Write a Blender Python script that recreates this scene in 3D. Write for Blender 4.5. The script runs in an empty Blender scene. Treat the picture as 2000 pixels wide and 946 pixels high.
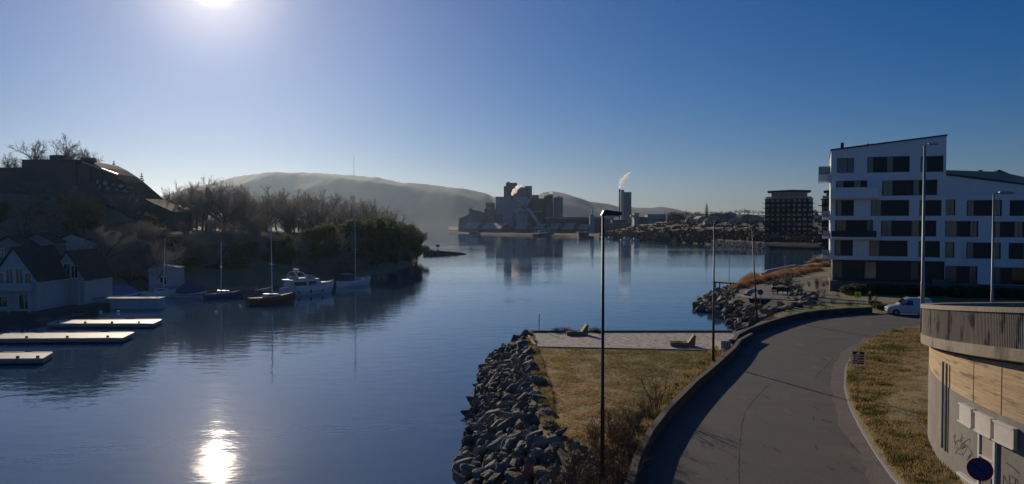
import bpy, math, random
from mathutils import Vector, Matrix, noise
from mathutils.geometry import tessellate_polygon

scene = bpy.context.scene
COL = scene.collection
R = math.radians
PI = math.pi

# ------------------------------------------------------------------ camera, sky, sun, exposure
F_PX = 1480.0
CAM_Z = 12.5
PITCH = math.atan((473 - 435) / F_PX)
cam_data = bpy.data.cameras.new('camera')
cam = bpy.data.objects.new('camera', cam_data)
COL.objects.link(cam)
cam_data.sensor_fit = 'HORIZONTAL'
cam_data.sensor_width = 36.0
cam_data.lens = 36.0 * F_PX / 2000.0
cam_data.clip_start = 0.2
cam_data.clip_end = 30000.0
cam.location = (0, 0, CAM_Z)
cam.rotation_euler = (PI / 2 - PITCH, 0, 0)
scene.camera = cam

SUN_AZ = R(-21.4)      # from +Y towards +X
SUN_EL = R(16.6)
SUN_DIR = Vector((math.sin(SUN_AZ) * math.cos(SUN_EL), math.cos(SUN_AZ) * math.cos(SUN_EL), math.sin(SUN_EL)))

world = bpy.data.worlds.new('World')
scene.world = world
world.use_nodes = True
wn, wl = world.node_tree.nodes, world.node_tree.links
wn.clear()
w_out = wn.new('ShaderNodeOutputWorld')
w_bg = wn.new('ShaderNodeBackground')
sky = wn.new('ShaderNodeTexSky')
sky.sky_type = 'NISHITA'
sky.sun_disc = False
sky.sun_elevation = SUN_EL
sky.sun_rotation = SUN_AZ
sky.altitude = 0
sky.air_density = 1.0
sky.dust_density = 0.15
sky.ozone_density = 5.0
w_bg.inputs['Strength'].default_value = 0.064
# aureole: the bright ring of forward-scattered light round the real sun, by angle from the sun's direction
w_tc = wn.new('ShaderNodeTexCoord')
w_nrm = wn.new('ShaderNodeVectorMath'); w_nrm.operation = 'NORMALIZE'
w_dot = wn.new('ShaderNodeVectorMath'); w_dot.operation = 'DOT_PRODUCT'
w_dot.inputs[1].default_value = SUN_DIR
wl.new(w_tc.outputs['Generated'], w_nrm.inputs[0])
wl.new(w_nrm.outputs[0], w_dot.inputs[0])
w_max = wn.new('ShaderNodeMath'); w_max.operation = 'MAXIMUM'; w_max.inputs[1].default_value = 0.0
wl.new(w_dot.outputs['Value'], w_max.inputs[0])
AUREOLE = [(4.0, 0.95), (40.0, 2.2), (420.0, 14.0), (9000.0, 500.0)]
prev = None
for power, amp in AUREOLE:
    pw = wn.new('ShaderNodeMath'); pw.operation = 'POWER'; pw.inputs[1].default_value = power
    wl.new(w_max.outputs[0], pw.inputs[0])
    ml = wn.new('ShaderNodeMath'); ml.operation = 'MULTIPLY'; ml.inputs[1].default_value = amp
    wl.new(pw.outputs[0], ml.inputs[0])
    if prev is None:
        prev = ml
    else:
        ad = wn.new('ShaderNodeMath'); ad.operation = 'ADD'
        wl.new(prev.outputs[0], ad.inputs[0]); wl.new(ml.outputs[0], ad.inputs[1])
        prev = ad
w_glow = wn.new('ShaderNodeVectorMath'); w_glow.operation = 'SCALE'
w_glow.inputs[0].default_value = (1.0, 0.82, 0.64)
wl.new(prev.outputs[0], w_glow.inputs['Scale'])
w_add = wn.new('ShaderNodeVectorMath'); w_add.operation = 'ADD'
w_hs = wn.new('ShaderNodeHueSaturation'); w_hs.inputs['Saturation'].default_value = 1.34; w_hs.inputs['Value'].default_value = 0.90
wl.new(sky.outputs['Color'], w_hs.inputs['Color'])
w_wb = wn.new('ShaderNodeVectorMath'); w_wb.operation = 'MULTIPLY'; w_wb.inputs[1].default_value = (1.0, 0.97, 1.25)
wl.new(w_hs.outputs['Color'], w_wb.inputs[0])
wl.new(w_wb.outputs[0], w_add.inputs[0]); wl.new(w_glow.outputs[0], w_add.inputs[1])
wl.new(w_add.outputs[0], w_bg.inputs['Color'])
wl.new(w_bg.outputs[0], w_out.inputs['Surface'])

sun_data = bpy.data.lights.new('sun', 'SUN')
sun_data.energy = 5.0
sun_data.angle = R(0.53)
sun_data.color = (1.0, 0.84, 0.64)
sun = bpy.data.objects.new('sun', sun_data)
COL.objects.link(sun)
sun.rotation_euler = SUN_DIR.to_track_quat('Z', 'Y').to_euler()
sun.location = (-60, 100, 80)

scene.view_settings.view_transform = 'Standard'
scene.view_settings.look = 'None'
scene.view_settings.exposure = -0.58
scene.view_settings.gamma = 1.0
scene.view_settings.use_curve_mapping = False
scene.cycles.use_denoising = True
scene.cycles.max_bounces = 6
scene.cycles.diffuse_bounces = 2
scene.cycles.glossy_bounces = 3
scene.cycles.transmission_bounces = 4
scene.cycles.transparent_max_bounces = 8
scene.cycles.volume_bounces = 1
scene.cycles.sample_clamp_indirect = 6.0
scene.cycles.caustics_reflective = False
scene.cycles.caustics_refractive = False

# ------------------------------------------------------------------ helpers
def ray(px, py):
    X = (px - 1000.0) / F_PX
    Z = -(py - 473.0) / F_PX
    c, s = math.cos(PITCH), math.sin(PITCH)
    return Vector((X, c + s * Z, -s + c * Z))

def P(px, py, d):
    r = ray(px, py)
    return Vector((0, 0, CAM_Z)) + r * (d / r.y)

def G(px, py, z):
    r = ray(px, py)
    return Vector((0, 0, CAM_Z)) + r * ((z - CAM_Z) / r.z)

def XZ(px, py, d):
    p = P(px, py, d)
    return p.x, p.z

class MB:
    def __init__(self):
        self.v = []; self.f = []; self.m = []
    def add(self, vs, fs, mi=0):
        o = len(self.v)
        self.v.extend([tuple(a) for a in vs])
        self.f.extend([tuple(i + o for i in q) for q in fs])
        self.m.extend([mi] * len(fs))
        return self
    def box(self, x0, x1, y0, y1, z0, z1, mi=0):
        return self.add([(x0,y0,z0),(x1,y0,z0),(x1,y1,z0),(x0,y1,z0),(x0,y0,z1),(x1,y0,z1),(x1,y1,z1),(x0,y1,z1)],
                        [(0,3,2,1),(4,5,6,7),(0,1,5,4),(1,2,6,5),(2,3,7,6),(3,0,4,7)], mi)
    def bar(self, a, b, w, h=None, mi=0):
        a, b = Vector(a), Vector(b); h = h or w
        d = (b - a).normalized()
        s = d.cross(Vector((0, 0, 1)))
        if s.length < 1e-3: s = Vector((1, 0, 0))
        s.normalize(); u = s.cross(d)
        vs = []
        for p in (a, b):
            for i, j in ((-1,-1),(1,-1),(1,1),(-1,1)):
                vs.append(p + s * (i * w / 2) + u * (j * h / 2))
        return self.add(vs, [(0,1,2,3),(7,6,5,4),(0,4,5,1),(1,5,6,2),(2,6,7,3),(3,7,4,0)], mi)
    def tube(self, pts, rads, n=8, cap=True, mi=0):
        pts = [Vector(p) for p in pts]
        if not isinstance(rads, (list, tuple)): rads = [rads] * len(pts)
        vs = []; fs = []
        for k, p in enumerate(pts):
            d = (pts[min(k+1, len(pts)-1)] - pts[max(k-1, 0)]).normalized()
            s = d.cross(Vector((0.13, 0.29, 0.95)))
            if s.length < 1e-3: s = d.cross(Vector((1, 0, 0)))
            s.normalize(); u = s.cross(d)
            for i in range(n):
                a = 2 * PI * i / n
                vs.append(p + (s * math.cos(a) + u * math.sin(a)) * rads[k])
        for k in range(len(pts) - 1):
            for i in range(n):
                j = (i + 1) % n
                fs.append((k*n+i, k*n+j, (k+1)*n+j, (k+1)*n+i))
        if cap:
            fs.append(tuple(range(n))[::-1]); fs.append(tuple((len(pts)-1)*n + i for i in range(n)))
        return self.add(vs, fs, mi)
    def cyl(self, a, b, r, n=12, mi=0):
        return self.tube([a, b], [r, r], n, True, mi)
    def prism(self, poly, z0, z1, mi=0):
        """poly: list of (x,y) counter-clockwise; z0,z1 numbers or lists"""
        n = len(poly)
        zb = z0 if isinstance(z0, (list, tuple)) else [z0] * n
        zt = z1 if isinstance(z1, (list, tuple)) else [z1] * n
        vs = [(p[0], p[1], zb[i]) for i, p in enumerate(poly)] + [(p[0], p[1], zt[i]) for i, p in enumerate(poly)]
        fs = [(i, (i+1) % n, n + (i+1) % n, n + i) for i in range(n)]
        tris = tessellate_polygon([[Vector((p[0], p[1], 0)) for p in poly]])
        fs += [tuple(n + i for i in t) for t in tris] + [tuple(t)[::-1] for t in tris]
        return self.add(vs, fs, mi)
    def sheet(self, poly, z, mi=0):
        zs = z if isinstance(z, (list, tuple)) else [z] * len(poly)
        tris = tessellate_polygon([[Vector((p[0], p[1], 0)) for p in poly]])
        out = []
        for t in tris:
            a, b, c = [Vector((poly[i][0], poly[i][1], 0)) for i in t]
            out.append(tuple(t) if (b-a).cross(c-a).z > 0 else tuple(t)[::-1])
        return self.add([(p[0], p[1], zs[i]) for i, p in enumerate(poly)], out, mi)
    def xzprism(self, prof, y0, y1, mi=0):
        """prof: list of (x,z) outline extruded along y"""
        n = len(prof)
        vs = [(x, y0, z) for x, z in prof] + [(x, y1, z) for x, z in prof]
        fs = [((i+1) % n, i, n + i, n + (i+1) % n) for i in range(n)]
        tris = tessellate_polygon([[Vector((x, z, 0)) for x, z in prof]])
        fs += [tuple(t)[::-1] for t in tris] + [tuple(n + i for i in t) for t in tris]
        return self.add(vs, fs, mi)
    def ribbon(self, a, b, mi=0):
        n = len(a)
        return self.add(list(a) + list(b), [(i, i+1, n+i+1, n+i) for i in range(n-1)], mi)
    def build(self, name, mats, parent=None, smooth=False, fix=False):
        me = bpy.data.meshes.new(name)
        me.from_pydata([tuple(v) for v in self.v], [], self.f)
        if not isinstance(mats, (list, tuple)): mats = [mats]
        for m in mats: me.materials.append(m)
        if len(mats) > 1:
            me.polygons.foreach_set('material_index', self.m)
        if smooth:
            me.polygons.foreach_set('use_smooth', [True] * len(me.polygons))
        if fix:
            import bmesh
            bm = bmesh.new(); bm.from_mesh(me)
            bmesh.ops.recalc_face_normals(bm, faces=bm.faces[:])
            bm.to_mesh(me); bm.free()
        me.update()
        o = bpy.data.objects.new(name, me)
        COL.objects.link(o)
        if parent is not None: o.parent = parent
        return o

def tag(o, label=None, cat=None, group=None, kind=None):
    if label: o['label'] = label
    if cat: o['category'] = cat
    if group: o['group'] = group
    if kind: o['kind'] = kind
    return o

def struct(o, label=None):
    o['kind'] = 'structure'
    if label: o['label'] = label
    return o

def thing(name, label, cat, loc=(0,0,0), rz=0.0, group=None):
    o = bpy.data.objects.new(name, None)
    COL.objects.link(o)
    o.location = loc; o.rotation_euler = (0, 0, rz)
    return tag(o, label, cat, group)

CHILD = {}
def copy_thing(o, loc, rz=0.0, s=1.0, label=None, group=None):
    def kids(x): return [c for c in ALLKIDS.get(x.name, [])]
    r = o.copy(); COL.objects.link(r)
    r.location = loc; r.rotation_euler = (0, 0, rz)
    r.scale = (s, s, s) if not isinstance(s, (tuple, list)) else s
    if label: r['label'] = label
    if group: r['group'] = group
    for ch in o.children:
        c = ch.copy(); COL.objects.link(c); c.parent = r
        for g in ch.children:
            d = g.copy(); COL.objects.link(d); d.parent = c
    return r

# ------------------------------------------------------------------ materials
def mat(name, col, rough=0.8, col2=None, scale=3.0, amount=0.5, bump=0.0, bscale=None, metal=0.0, stretch=None, spec=0.5, detail=6.0, coat=0.0, emit=None):
    m = bpy.data.materials.new(name); m.use_nodes = True
    n, l = m.node_tree.nodes, m.node_tree.links
    b = n['Principled BSDF']
    b.inputs['Roughness'].default_value = rough
    b.inputs['Metallic'].default_value = metal
    b.inputs['Specular IOR Level'].default_value = spec
    if coat: b.inputs['Coat Weight'].default_value = coat
    b.inputs['Base Color'].default_value = (*col, 1)
    if emit:
        b.inputs['Emission Color'].default_value = (*emit[0], 1)
        b.inputs['Emission Strength'].default_value = emit[1]
    tc = n.new('ShaderNodeTexCoord')
    mp = n.new('ShaderNodeMapping')
    if stretch: mp.inputs['Scale'].default_value = stretch
    l.new(tc.outputs['Object'], mp.inputs['Vector'])
    if col2 is not None:
        t = n.new('ShaderNodeTexNoise'); t.inputs['Scale'].default_value = scale
        t.inputs['Detail'].default_value = detail; t.inputs['Roughness'].default_value = 0.62
        l.new(mp.outputs[0], t.inputs['Vector'])
        cr = n.new('ShaderNodeValToRGB')
        cr.color_ramp.elements[0].position = 0.5 - 0.3 * amount - 0.02
        cr.color_ramp.elements[1].position = 0.5 + 0.3 * amount + 0.02
        cr.color_ramp.elements[0].color = (*col, 1); cr.color_ramp.elements[1].color = (*col2, 1)
        l.new(t.outputs['Fac'], cr.inputs['Fac'])
        l.new(cr.outputs['Color'], b.inputs['Base Color'])
        m['ramp'] = 1
    if bump:
        t2 = n.new('ShaderNodeTexNoise'); t2.inputs['Scale'].default_value = bscale or scale * 3
        t2.inputs['Detail'].default_value = 8
        l.new(mp.outputs[0], t2.inputs['Vector'])
        bp = n.new('ShaderNodeBump'); bp.inputs['Strength'].default_value = bump
        bp.inputs['Distance'].default_value = 0.05
        l.new(t2.outputs['Fac'], bp.inputs['Height'])
        l.new(bp.outputs[0], b.inputs['Normal'])
    return m

def mixnode(m, fac_out, col_b):
    """mix another colour over a material's base colour by a 0..1 socket"""
    n, l = m.node_tree.nodes, m.node_tree.links
    b = n['Principled BSDF']
    mx = n.new('ShaderNodeMix'); mx.data_type = 'RGBA'
    l.new(fac_out, mx.inputs[0])
    if b.inputs['Base Color'].links:
        l.new(b.inputs['Base Color'].links[0].from_socket, mx.inputs[6])
    else:
        mx.inputs[6].default_value = b.inputs['Base Color'].default_value
    mx.inputs[7].default_value = (*col_b, 1)
    l.new(mx.outputs[2], b.inputs['Base Color'])

def noise_mask(m, scale, lo, hi, stretch=None, detail=5.0, seed=(0,0,0)):
    n, l = m.node_tree.nodes, m.node_tree.links
    tc = n.new('ShaderNodeTexCoord'); mp = n.new('ShaderNodeMapping')
    mp.inputs['Location'].default_value = seed
    if stretch: mp.inputs['Scale'].default_value = stretch
    t = n.new('ShaderNodeTexNoise'); t.inputs['Scale'].default_value = scale; t.inputs['Detail'].default_value = detail
    t.inputs['Roughness'].default_value = 0.6
    l.new(tc.outputs['Object'], mp.inputs['Vector']); l.new(mp.outputs[0], t.inputs['Vector'])
    r = n.new('ShaderNodeMapRange'); r.inputs['From Min'].default_value = lo; r.inputs['From Max'].default_value = hi
    l.new(t.outputs['Fac'], r.inputs['Value'])
    return r.outputs[0]

M = {}
M['asphalt'] = mat('asphalt', (0.068,0.065,0.062), 0.85, (0.105,0.098,0.09), 0.35, 0.9, bump=0.25, bscale=18)
mixnode(M['asphalt'], noise_mask(M['asphalt'], 0.9, 0.60, 0.72, (1,0.35,1)), (0.125,0.118,0.108))
mixnode(M['asphalt'], noise_mask(M['asphalt'], 0.13, 0.60, 0.72, seed=(2,9,0)), (0.135,0.118,0.098))
mixnode(M['asphalt'], noise_mask(M['asphalt'], 0.22, 0.62, 0.70, (1,0.3,1), seed=(7,3,0)), (0.05,0.05,0.052))
mixnode(M['asphalt'], noise_mask(M['asphalt'], 11.0, 0.56, 0.70, seed=(5,5,0)), (0.13,0.125,0.115))
mixnode(M['asphalt'], noise_mask(M['asphalt'], 1.6, 0.63, 0.66, (1,0.25,1), seed=(15,2,0)), (0.045,0.044,0.044))
M['path'] = mat('path_asphalt', (0.10,0.098,0.095), 0.85, (0.15,0.145,0.14), 0.8, 0.8, bump=0.2, bscale=20)
M['kerb'] = mat('kerb_concrete', (0.34,0.33,0.31), 0.8, (0.46,0.44,0.41), 2.0, 0.8)
M['grass'] = mat('winter_grass', (0.15,0.14,0.045), 0.9, (0.29,0.22,0.10), 0.22, 0.7, bump=1.0, bscale=5)
mixnode(M['grass'], noise_mask(M['grass'], 2.6, 0.52, 0.66), (0.055,0.06,0.018))
M['tuft'] = mat('grass_blades', (0.15,0.16,0.04), 0.8, (0.36,0.28,0.10), 0.20, 0.6)
mixnode(M['tuft'], noise_mask(M['tuft'], 9.0, 0.45, 0.7), (0.07,0.085,0.02))
def tan_side(m, tan):
    n, l = m.node_tree.nodes, m.node_tree.links
    g = n.new('ShaderNodeNewGeometry'); sp = n.new('ShaderNodeSeparateXYZ'); l.new(g.outputs['Position'], sp.inputs[0])
    nz = noise_mask(m, 0.35, 0.3, 0.7, seed=(4,4,0))
    def mth(op, a, b):
        k = n.new('ShaderNodeMath'); k.operation = op
        for i, s_ in enumerate((a, b)):
            if isinstance(s_, (int, float)): k.inputs[i].default_value = s_
            else: l.new(s_, k.inputs[i])
        return k.outputs[0]
    v = mth('ADD', mth('MULTIPLY', sp.outputs['X'], 0.16), mth('MULTIPLY', sp.outputs['Y'], 0.035))
    v = mth('ADD', v, mth('MULTIPLY', nz, 0.9))
    r = n.new('ShaderNodeMapRange'); r.inputs['From Min'].default_value = 2.4; r.inputs['From Max'].default_value = 3.5
    r.inputs['To Min'].default_value = 0.92; r.inputs['To Max'].default_value = 0.12
    l.new(v, r.inputs['Value'])
    mixnode(m, r.outputs[0], tan)
tan_side(M['grass'], (0.40,0.27,0.12)); tan_side(M['tuft'], (0.46,0.33,0.16))
M['dry'] = mat('dry_grass', (0.22,0.165,0.07), 0.9, (0.37,0.28,0.13), 0.6, 0.8, bump=1.0, bscale=6)
mixnode(M['dry'], noise_mask(M['dry'], 1.6, 0.53, 0.66), (0.10,0.10,0.03))
M['dry_tuft'] = mat('dry_blades', (0.27,0.205,0.09), 0.85, (0.44,0.33,0.165), 1.5, 0.8)
mixnode(M['dry_tuft'], noise_mask(M['dry_tuft'], 0.5, 0.52, 0.6), (0.13,0.13,0.04))
M['rust'] = mat('rust_grass', (0.26,0.14,0.07), 0.85, (0.38,0.23,0.12), 1.2, 0.8)
M['gravel'] = mat('pale_gravel', (0.40,0.34,0.28), 0.9, (0.66,0.58,0.49), 7.0, 0.6, bump=1.0, bscale=5)
mixnode(M['gravel'], noise_mask(M['gravel'], 3.5, 0.50, 0.60, (0.6,1,1)), (0.20,0.17,0.14))
M['rock'] = mat('riprap_rock', (0.10,0.098,0.085), 0.9, (0.34,0.305,0.25), 2.2, 0.7, bump=1.0, bscale=6)
mixnode(M['rock'], noise_mask(M['rock'], 1.1, 0.60, 0.68, seed=(3,1,5)), (0.34,0.31,0.26))
mixnode(M['rock'], noise_mask(M['rock'], 4.5, 0.64, 0.72, seed=(9,1,5)), (0.24,0.25,0.13))
_n, _l = M['rock'].node_tree.nodes, M['rock'].node_tree.links
_oi = _n.new('ShaderNodeObjectInfo'); _mr = _n.new('ShaderNodeMapRange'); _mr.inputs['To Min'].default_value = 0.45; _mr.inputs['To Max'].default_value = 1.35
_l.new(_oi.outputs['Random'], _mr.inputs['Value'])
_vs = _n.new('ShaderNodeVectorMath'); _vs.operation = 'SCALE'
_l.new(_n['Principled BSDF'].inputs['Base Color'].links[0].from_socket, _vs.inputs[0]); _l.new(_mr.outputs[0], _vs.inputs['Scale'])
_l.new(_vs.outputs[0], _n['Principled BSDF'].inputs['Base Color'])
M['rock_far'] = mat('far_riprap', (0.16,0.15,0.14), 0.85, (0.34,0.31,0.27), 0.6, 0.7, bump=0.8, bscale=2)
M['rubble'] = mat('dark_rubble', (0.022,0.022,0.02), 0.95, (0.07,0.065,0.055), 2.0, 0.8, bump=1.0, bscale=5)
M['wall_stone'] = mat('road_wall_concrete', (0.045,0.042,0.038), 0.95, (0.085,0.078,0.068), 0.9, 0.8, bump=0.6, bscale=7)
M['concrete'] = mat('parapet_concrete', (0.22,0.19,0.15), 0.85, (0.36,0.31,0.25), 0.6, 0.8, bump=0.4, bscale=9, stretch=(1,1,0.35))
M['wood'] = mat('bleached_timber', (0.42,0.36,0.27), 0.7, (0.58,0.50,0.39), 3.0, 0.8)
M['brownwood'] = mat('brown_timber', (0.22,0.135,0.055), 0.8, (0.34,0.215,0.09), 3.0, 0.8)
M['darkmetal'] = mat('dark_painted_steel', (0.02,0.021,0.023), 0.5, metal=0.0)
M['galv'] = mat('galvanised_steel', (0.24,0.25,0.26), 0.55, (0.32,0.33,0.34), 2.0, 0.8, metal=0.55)
M['white'] = mat('white_render', (0.76,0.77,0.78), 0.85, (0.82,0.83,0.84), 0.3, 0.8)
mixnode(M['white'], noise_mask(M['white'], 0.5, 0.58, 0.78, (1,1,0.18)), (0.62,0.63,0.63))
M['whitepaint'] = mat('white_paint', (0.72,0.72,0.70), 0.45, (0.80,0.80,0.78), 1.0, 0.8)
M['gel'] = mat('white_gelcoat', (0.70,0.71,0.72), 0.4, (0.78,0.79,0.79), 1.0, 0.6)
M['boatdeck'] = mat('boat_deck', (0.30,0.30,0.30), 0.85, (0.38,0.37,0.36), 1.0, 0.6, spec=0.2)
M['glass'] = mat('window_glass', (0.012,0.016,0.022), 0.06, spec=0.9)
M['curtain'] = mat('pane_with_pale_curtain', (0.025,0.038,0.06), 0.12, (0.085,0.105,0.14), 0.8, 0.9, stretch=(6,1,0.4), spec=0.9)
M['panel'] = mat('black_cladding_panel', (0.010,0.010,0.013), 0.45, (0.016,0.015,0.018), 3, 0.8)
M['frame'] = mat('grey_window_frame', (0.10,0.11,0.125), 0.5)
M['roofdark'] = mat('dark_roof', (0.03,0.035,0.05), 0.6, (0.05,0.055,0.07), 1, 0.8)
M['slate'] = mat('slate_roof', (0.035,0.036,0.04), 0.9, (0.06,0.06,0.065), 0.8, 0.8, spec=0.1)
M['plinth'] = mat('grey_plinth', (0.11,0.11,0.11), 0.85, (0.17,0.165,0.16), 0.6, 0.9)
M['bark'] = mat('winter_bark', (0.07,0.058,0.045), 0.9, (0.13,0.11,0.085), 2.0, 0.8)
M['twig'] = mat('bare_twigs', (0.24,0.22,0.19), 0.9, (0.35,0.32,0.275), 0.3, 0.8)
M['brush'] = mat('brown_brush_twigs', (0.10,0.062,0.035), 0.9, (0.20,0.13,0.08), 0.9, 0.8)
M['leaf'] = mat('evergreen_leaves', (0.075,0.09,0.04), 0.7, (0.17,0.18,0.085), 0.9, 0.9)
M['needle'] = mat('conifer_needles', (0.02,0.035,0.015), 0.8, (0.05,0.07,0.03), 1.5, 0.8)
M['bank'] = mat('woodland_floor', (0.13,0.12,0.08), 0.95, (0.25,0.21,0.14), 0.15, 0.8, bump=1.0, bscale=0.8)
M['lawn'] = mat('bright_lawn', (0.14,0.17,0.04), 0.9, (0.22,0.22,0.07), 0.4, 0.8, bump=0.6, bscale=3)
M['hill'] = mat('haze_blue_heath', (0.022,0.032,0.042), 0.95, (0.036,0.046,0.055), 0.004, 0.8, bump=0.0)  # blue of the distance haze is put into the base colour
M['farland'] = mat('far_shore_ground', (0.022,0.018,0.012), 0.95, (0.045,0.034,0.022), 0.03, 0.7, bump=0.8, bscale=0.3)
M['quay'] = mat('quay_concrete', (0.055,0.055,0.055), 0.9, (0.10,0.098,0.094), 0.2, 0.8)
M['indwhite'] = mat('factory_white_cladding', (0.33,0.36,0.40), 0.9, (0.41,0.44,0.48), 0.05, 0.8)
M['indgrey'] = mat('factory_grey_cladding', (0.15,0.17,0.20), 0.9, (0.21,0.235,0.27), 0.06, 0.8)
M['inddark'] = mat('factory_dark_cladding', (0.05,0.06,0.08), 0.9, (0.085,0.10,0.125), 0.08, 0.8)
M['indbrown'] = mat('factory_brown_cladding', (0.20,0.15,0.11), 0.8, (0.30,0.24,0.18), 0.08, 0.8)
M['shedroof'] = mat('shed_roof_sheet', (0.34,0.32,0.27), 0.6, (0.46,0.43,0.36), 0.1, 0.8)
M['red'] = mat('dull_red_hull', (0.22,0.035,0.03), 0.4, (0.28,0.06,0.05), 1, 0.8)
M['navy'] = mat('dark_blue_cover', (0.03,0.05,0.14), 0.7, (0.05,0.08,0.20), 1, 0.8)
M['blue'] = mat('blue_tarpaulin', (0.07,0.12,0.34), 0.55, (0.12,0.18,0.44), 1, 0.8, bump=0.5, bscale=2)
M['pierdeck'] = mat('pale_pier_planks', (0.42,0.36,0.28), 0.6, (0.60,0.53,0.43), 2.5, 0.6, stretch=(6,0.5,1))
M['black'] = mat('black_rubber', (0.012,0.012,0.012), 0.7)
M['tower'] = mat('dark_tower_cladding', (0.018,0.022,0.032), 0.9, (0.032,0.036,0.05), 0.4, 0.8, spec=0.1)
M['towerbrown'] = mat('brown_tower_cladding', (0.03,0.022,0.019), 0.9, (0.05,0.038,0.032), 0.4, 0.8, spec=0.1)
M['slabedge'] = mat('balcony_slab', (0.10,0.11,0.13), 0.7)
M['paleglass'] = mat('pale_reflecting_glass', (0.16,0.20,0.25), 0.15, spec=0.8)

def translucent(m, f=0.5):
    n, l = m.node_tree.nodes, m.node_tree.links
    b = n['Principled BSDF']; b.inputs['Specular IOR Level'].default_value = 0.1
    t = n.new('ShaderNodeBsdfTranslucent'); mx = n.new('ShaderNodeMixShader'); mx.inputs[0].default_value = f
    if b.inputs['Base Color'].links: l.new(b.inputs['Base Color'].links[0].from_socket, t.inputs['Color'])
    else: t.inputs['Color'].default_value = b.inputs['Base Color'].default_value
    l.new(b.outputs[0], mx.inputs[1]); l.new(t.outputs[0], mx.inputs[2])
    l.new(mx.outputs[0], n['Material Output'].inputs['Surface'])
for k in ('tuft', 'dry_tuft', 'rust'): translucent(M[k], 0.55)
translucent(M['leaf'], 0.55)
translucent(M['twig'], 0.28)

# water
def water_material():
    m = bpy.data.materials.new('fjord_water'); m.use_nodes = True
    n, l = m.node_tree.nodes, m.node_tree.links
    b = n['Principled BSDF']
    b.inputs['Base Color'].default_value = (0.050, 0.110, 0.190, 1)  # base colour lifted to stand in for veiling glare and ripple reflections
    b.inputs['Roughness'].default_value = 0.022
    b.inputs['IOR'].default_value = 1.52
    tc = n.new('ShaderNodeTexCoord')
    def wave(scale, stretch, detail, seed):
        mp = n.new('ShaderNodeMapping'); mp.inputs['Scale'].default_value = stretch
        mp.inputs['Rotation'].default_value = (0, 0, R(12)); mp.inputs['Location'].default_value = (seed, seed * 2, 0)
        t = n.new('ShaderNodeTexNoise'); t.inputs['Scale'].default_value = scale; t.inputs['Detail'].default_value = detail
        t.inputs['Roughness'].default_value = 0.5
        l.new(tc.outputs['Object'], mp.inputs['Vector']); l.new(mp.outputs[0], t.inputs['Vector'])
        return t.outputs['Fac']
    big = wave(0.10, (0.5, 1.0, 1), 2, 3.0)
    mid = wave(0.75, (0.55, 1.0, 1), 3, 11.0)
    fine = wave(3.2, (0.6, 1.0, 1), 2, 5.0)
    patch = wave(0.018, (0.4, 1.3, 1), 3, 31.0)
    def math_(op, a, bb):
        k = n.new('ShaderNodeMath'); k.operation = op
        for i, s in enumerate((a, bb)):
            if isinstance(s, (int, float)): k.inputs[i].default_value = s
            else: l.new(s, k.inputs[i])
        return k.outputs[0]
    pr = n.new('ShaderNodeMapRange'); pr.inputs['From Min'].default_value = 0.42; pr.inputs['From Max'].default_value = 0.60
    pr.inputs['To Min'].default_value = 0.35; pr.inputs['To Max'].default_value = 1.0
    l.new(patch, pr.inputs['Value'])
    h = math_('ADD', math_('MULTIPLY', big, 0.025), math_('MULTIPLY', math_('ADD', math_('MULTIPLY', mid, 0.036), math_('MULTIPLY', fine, 0.006)), pr.outputs[0]))
    bp = n.new('ShaderNodeBump'); bp.inputs['Strength'].default_value = 1.0; bp.inputs['Distance'].default_value = 1.0
    l.new(h, bp.inputs['Height']); l.new(bp.outputs[0], b.inputs['Normal'])
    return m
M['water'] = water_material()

# haze: one closed box of thin air round the camera and everything else
mb = MB().box(-6500, 6500, -400, 7500, -2.0, 330.0)
haze_m = bpy.data.materials.new('haze_air'); haze_m.use_nodes = True
hn, hl = haze_m.node_tree.nodes, haze_m.node_tree.links
hn.clear()
ho = hn.new('ShaderNodeOutputMaterial'); hv = hn.new('ShaderNodeVolumePrincipled')
hv.inputs['Color'].default_value = (0.62, 0.80, 1.0, 1)
hv.inputs['Density'].default_value = 0.000036
hv.inputs['Anisotropy'].default_value = 0.70
hl.new(hv.outputs[0], ho.inputs['Volume'])
haze = mb.build('haze', haze_m)
haze['kind'] = 'stuff'; haze['label'] = 'thin pale haze over the fjord and the far hills'

# ------------------------------------------------------------------ water and hills
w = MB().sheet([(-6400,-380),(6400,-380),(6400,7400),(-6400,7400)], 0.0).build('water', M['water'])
struct(w, 'calm blue fjord water')

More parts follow.
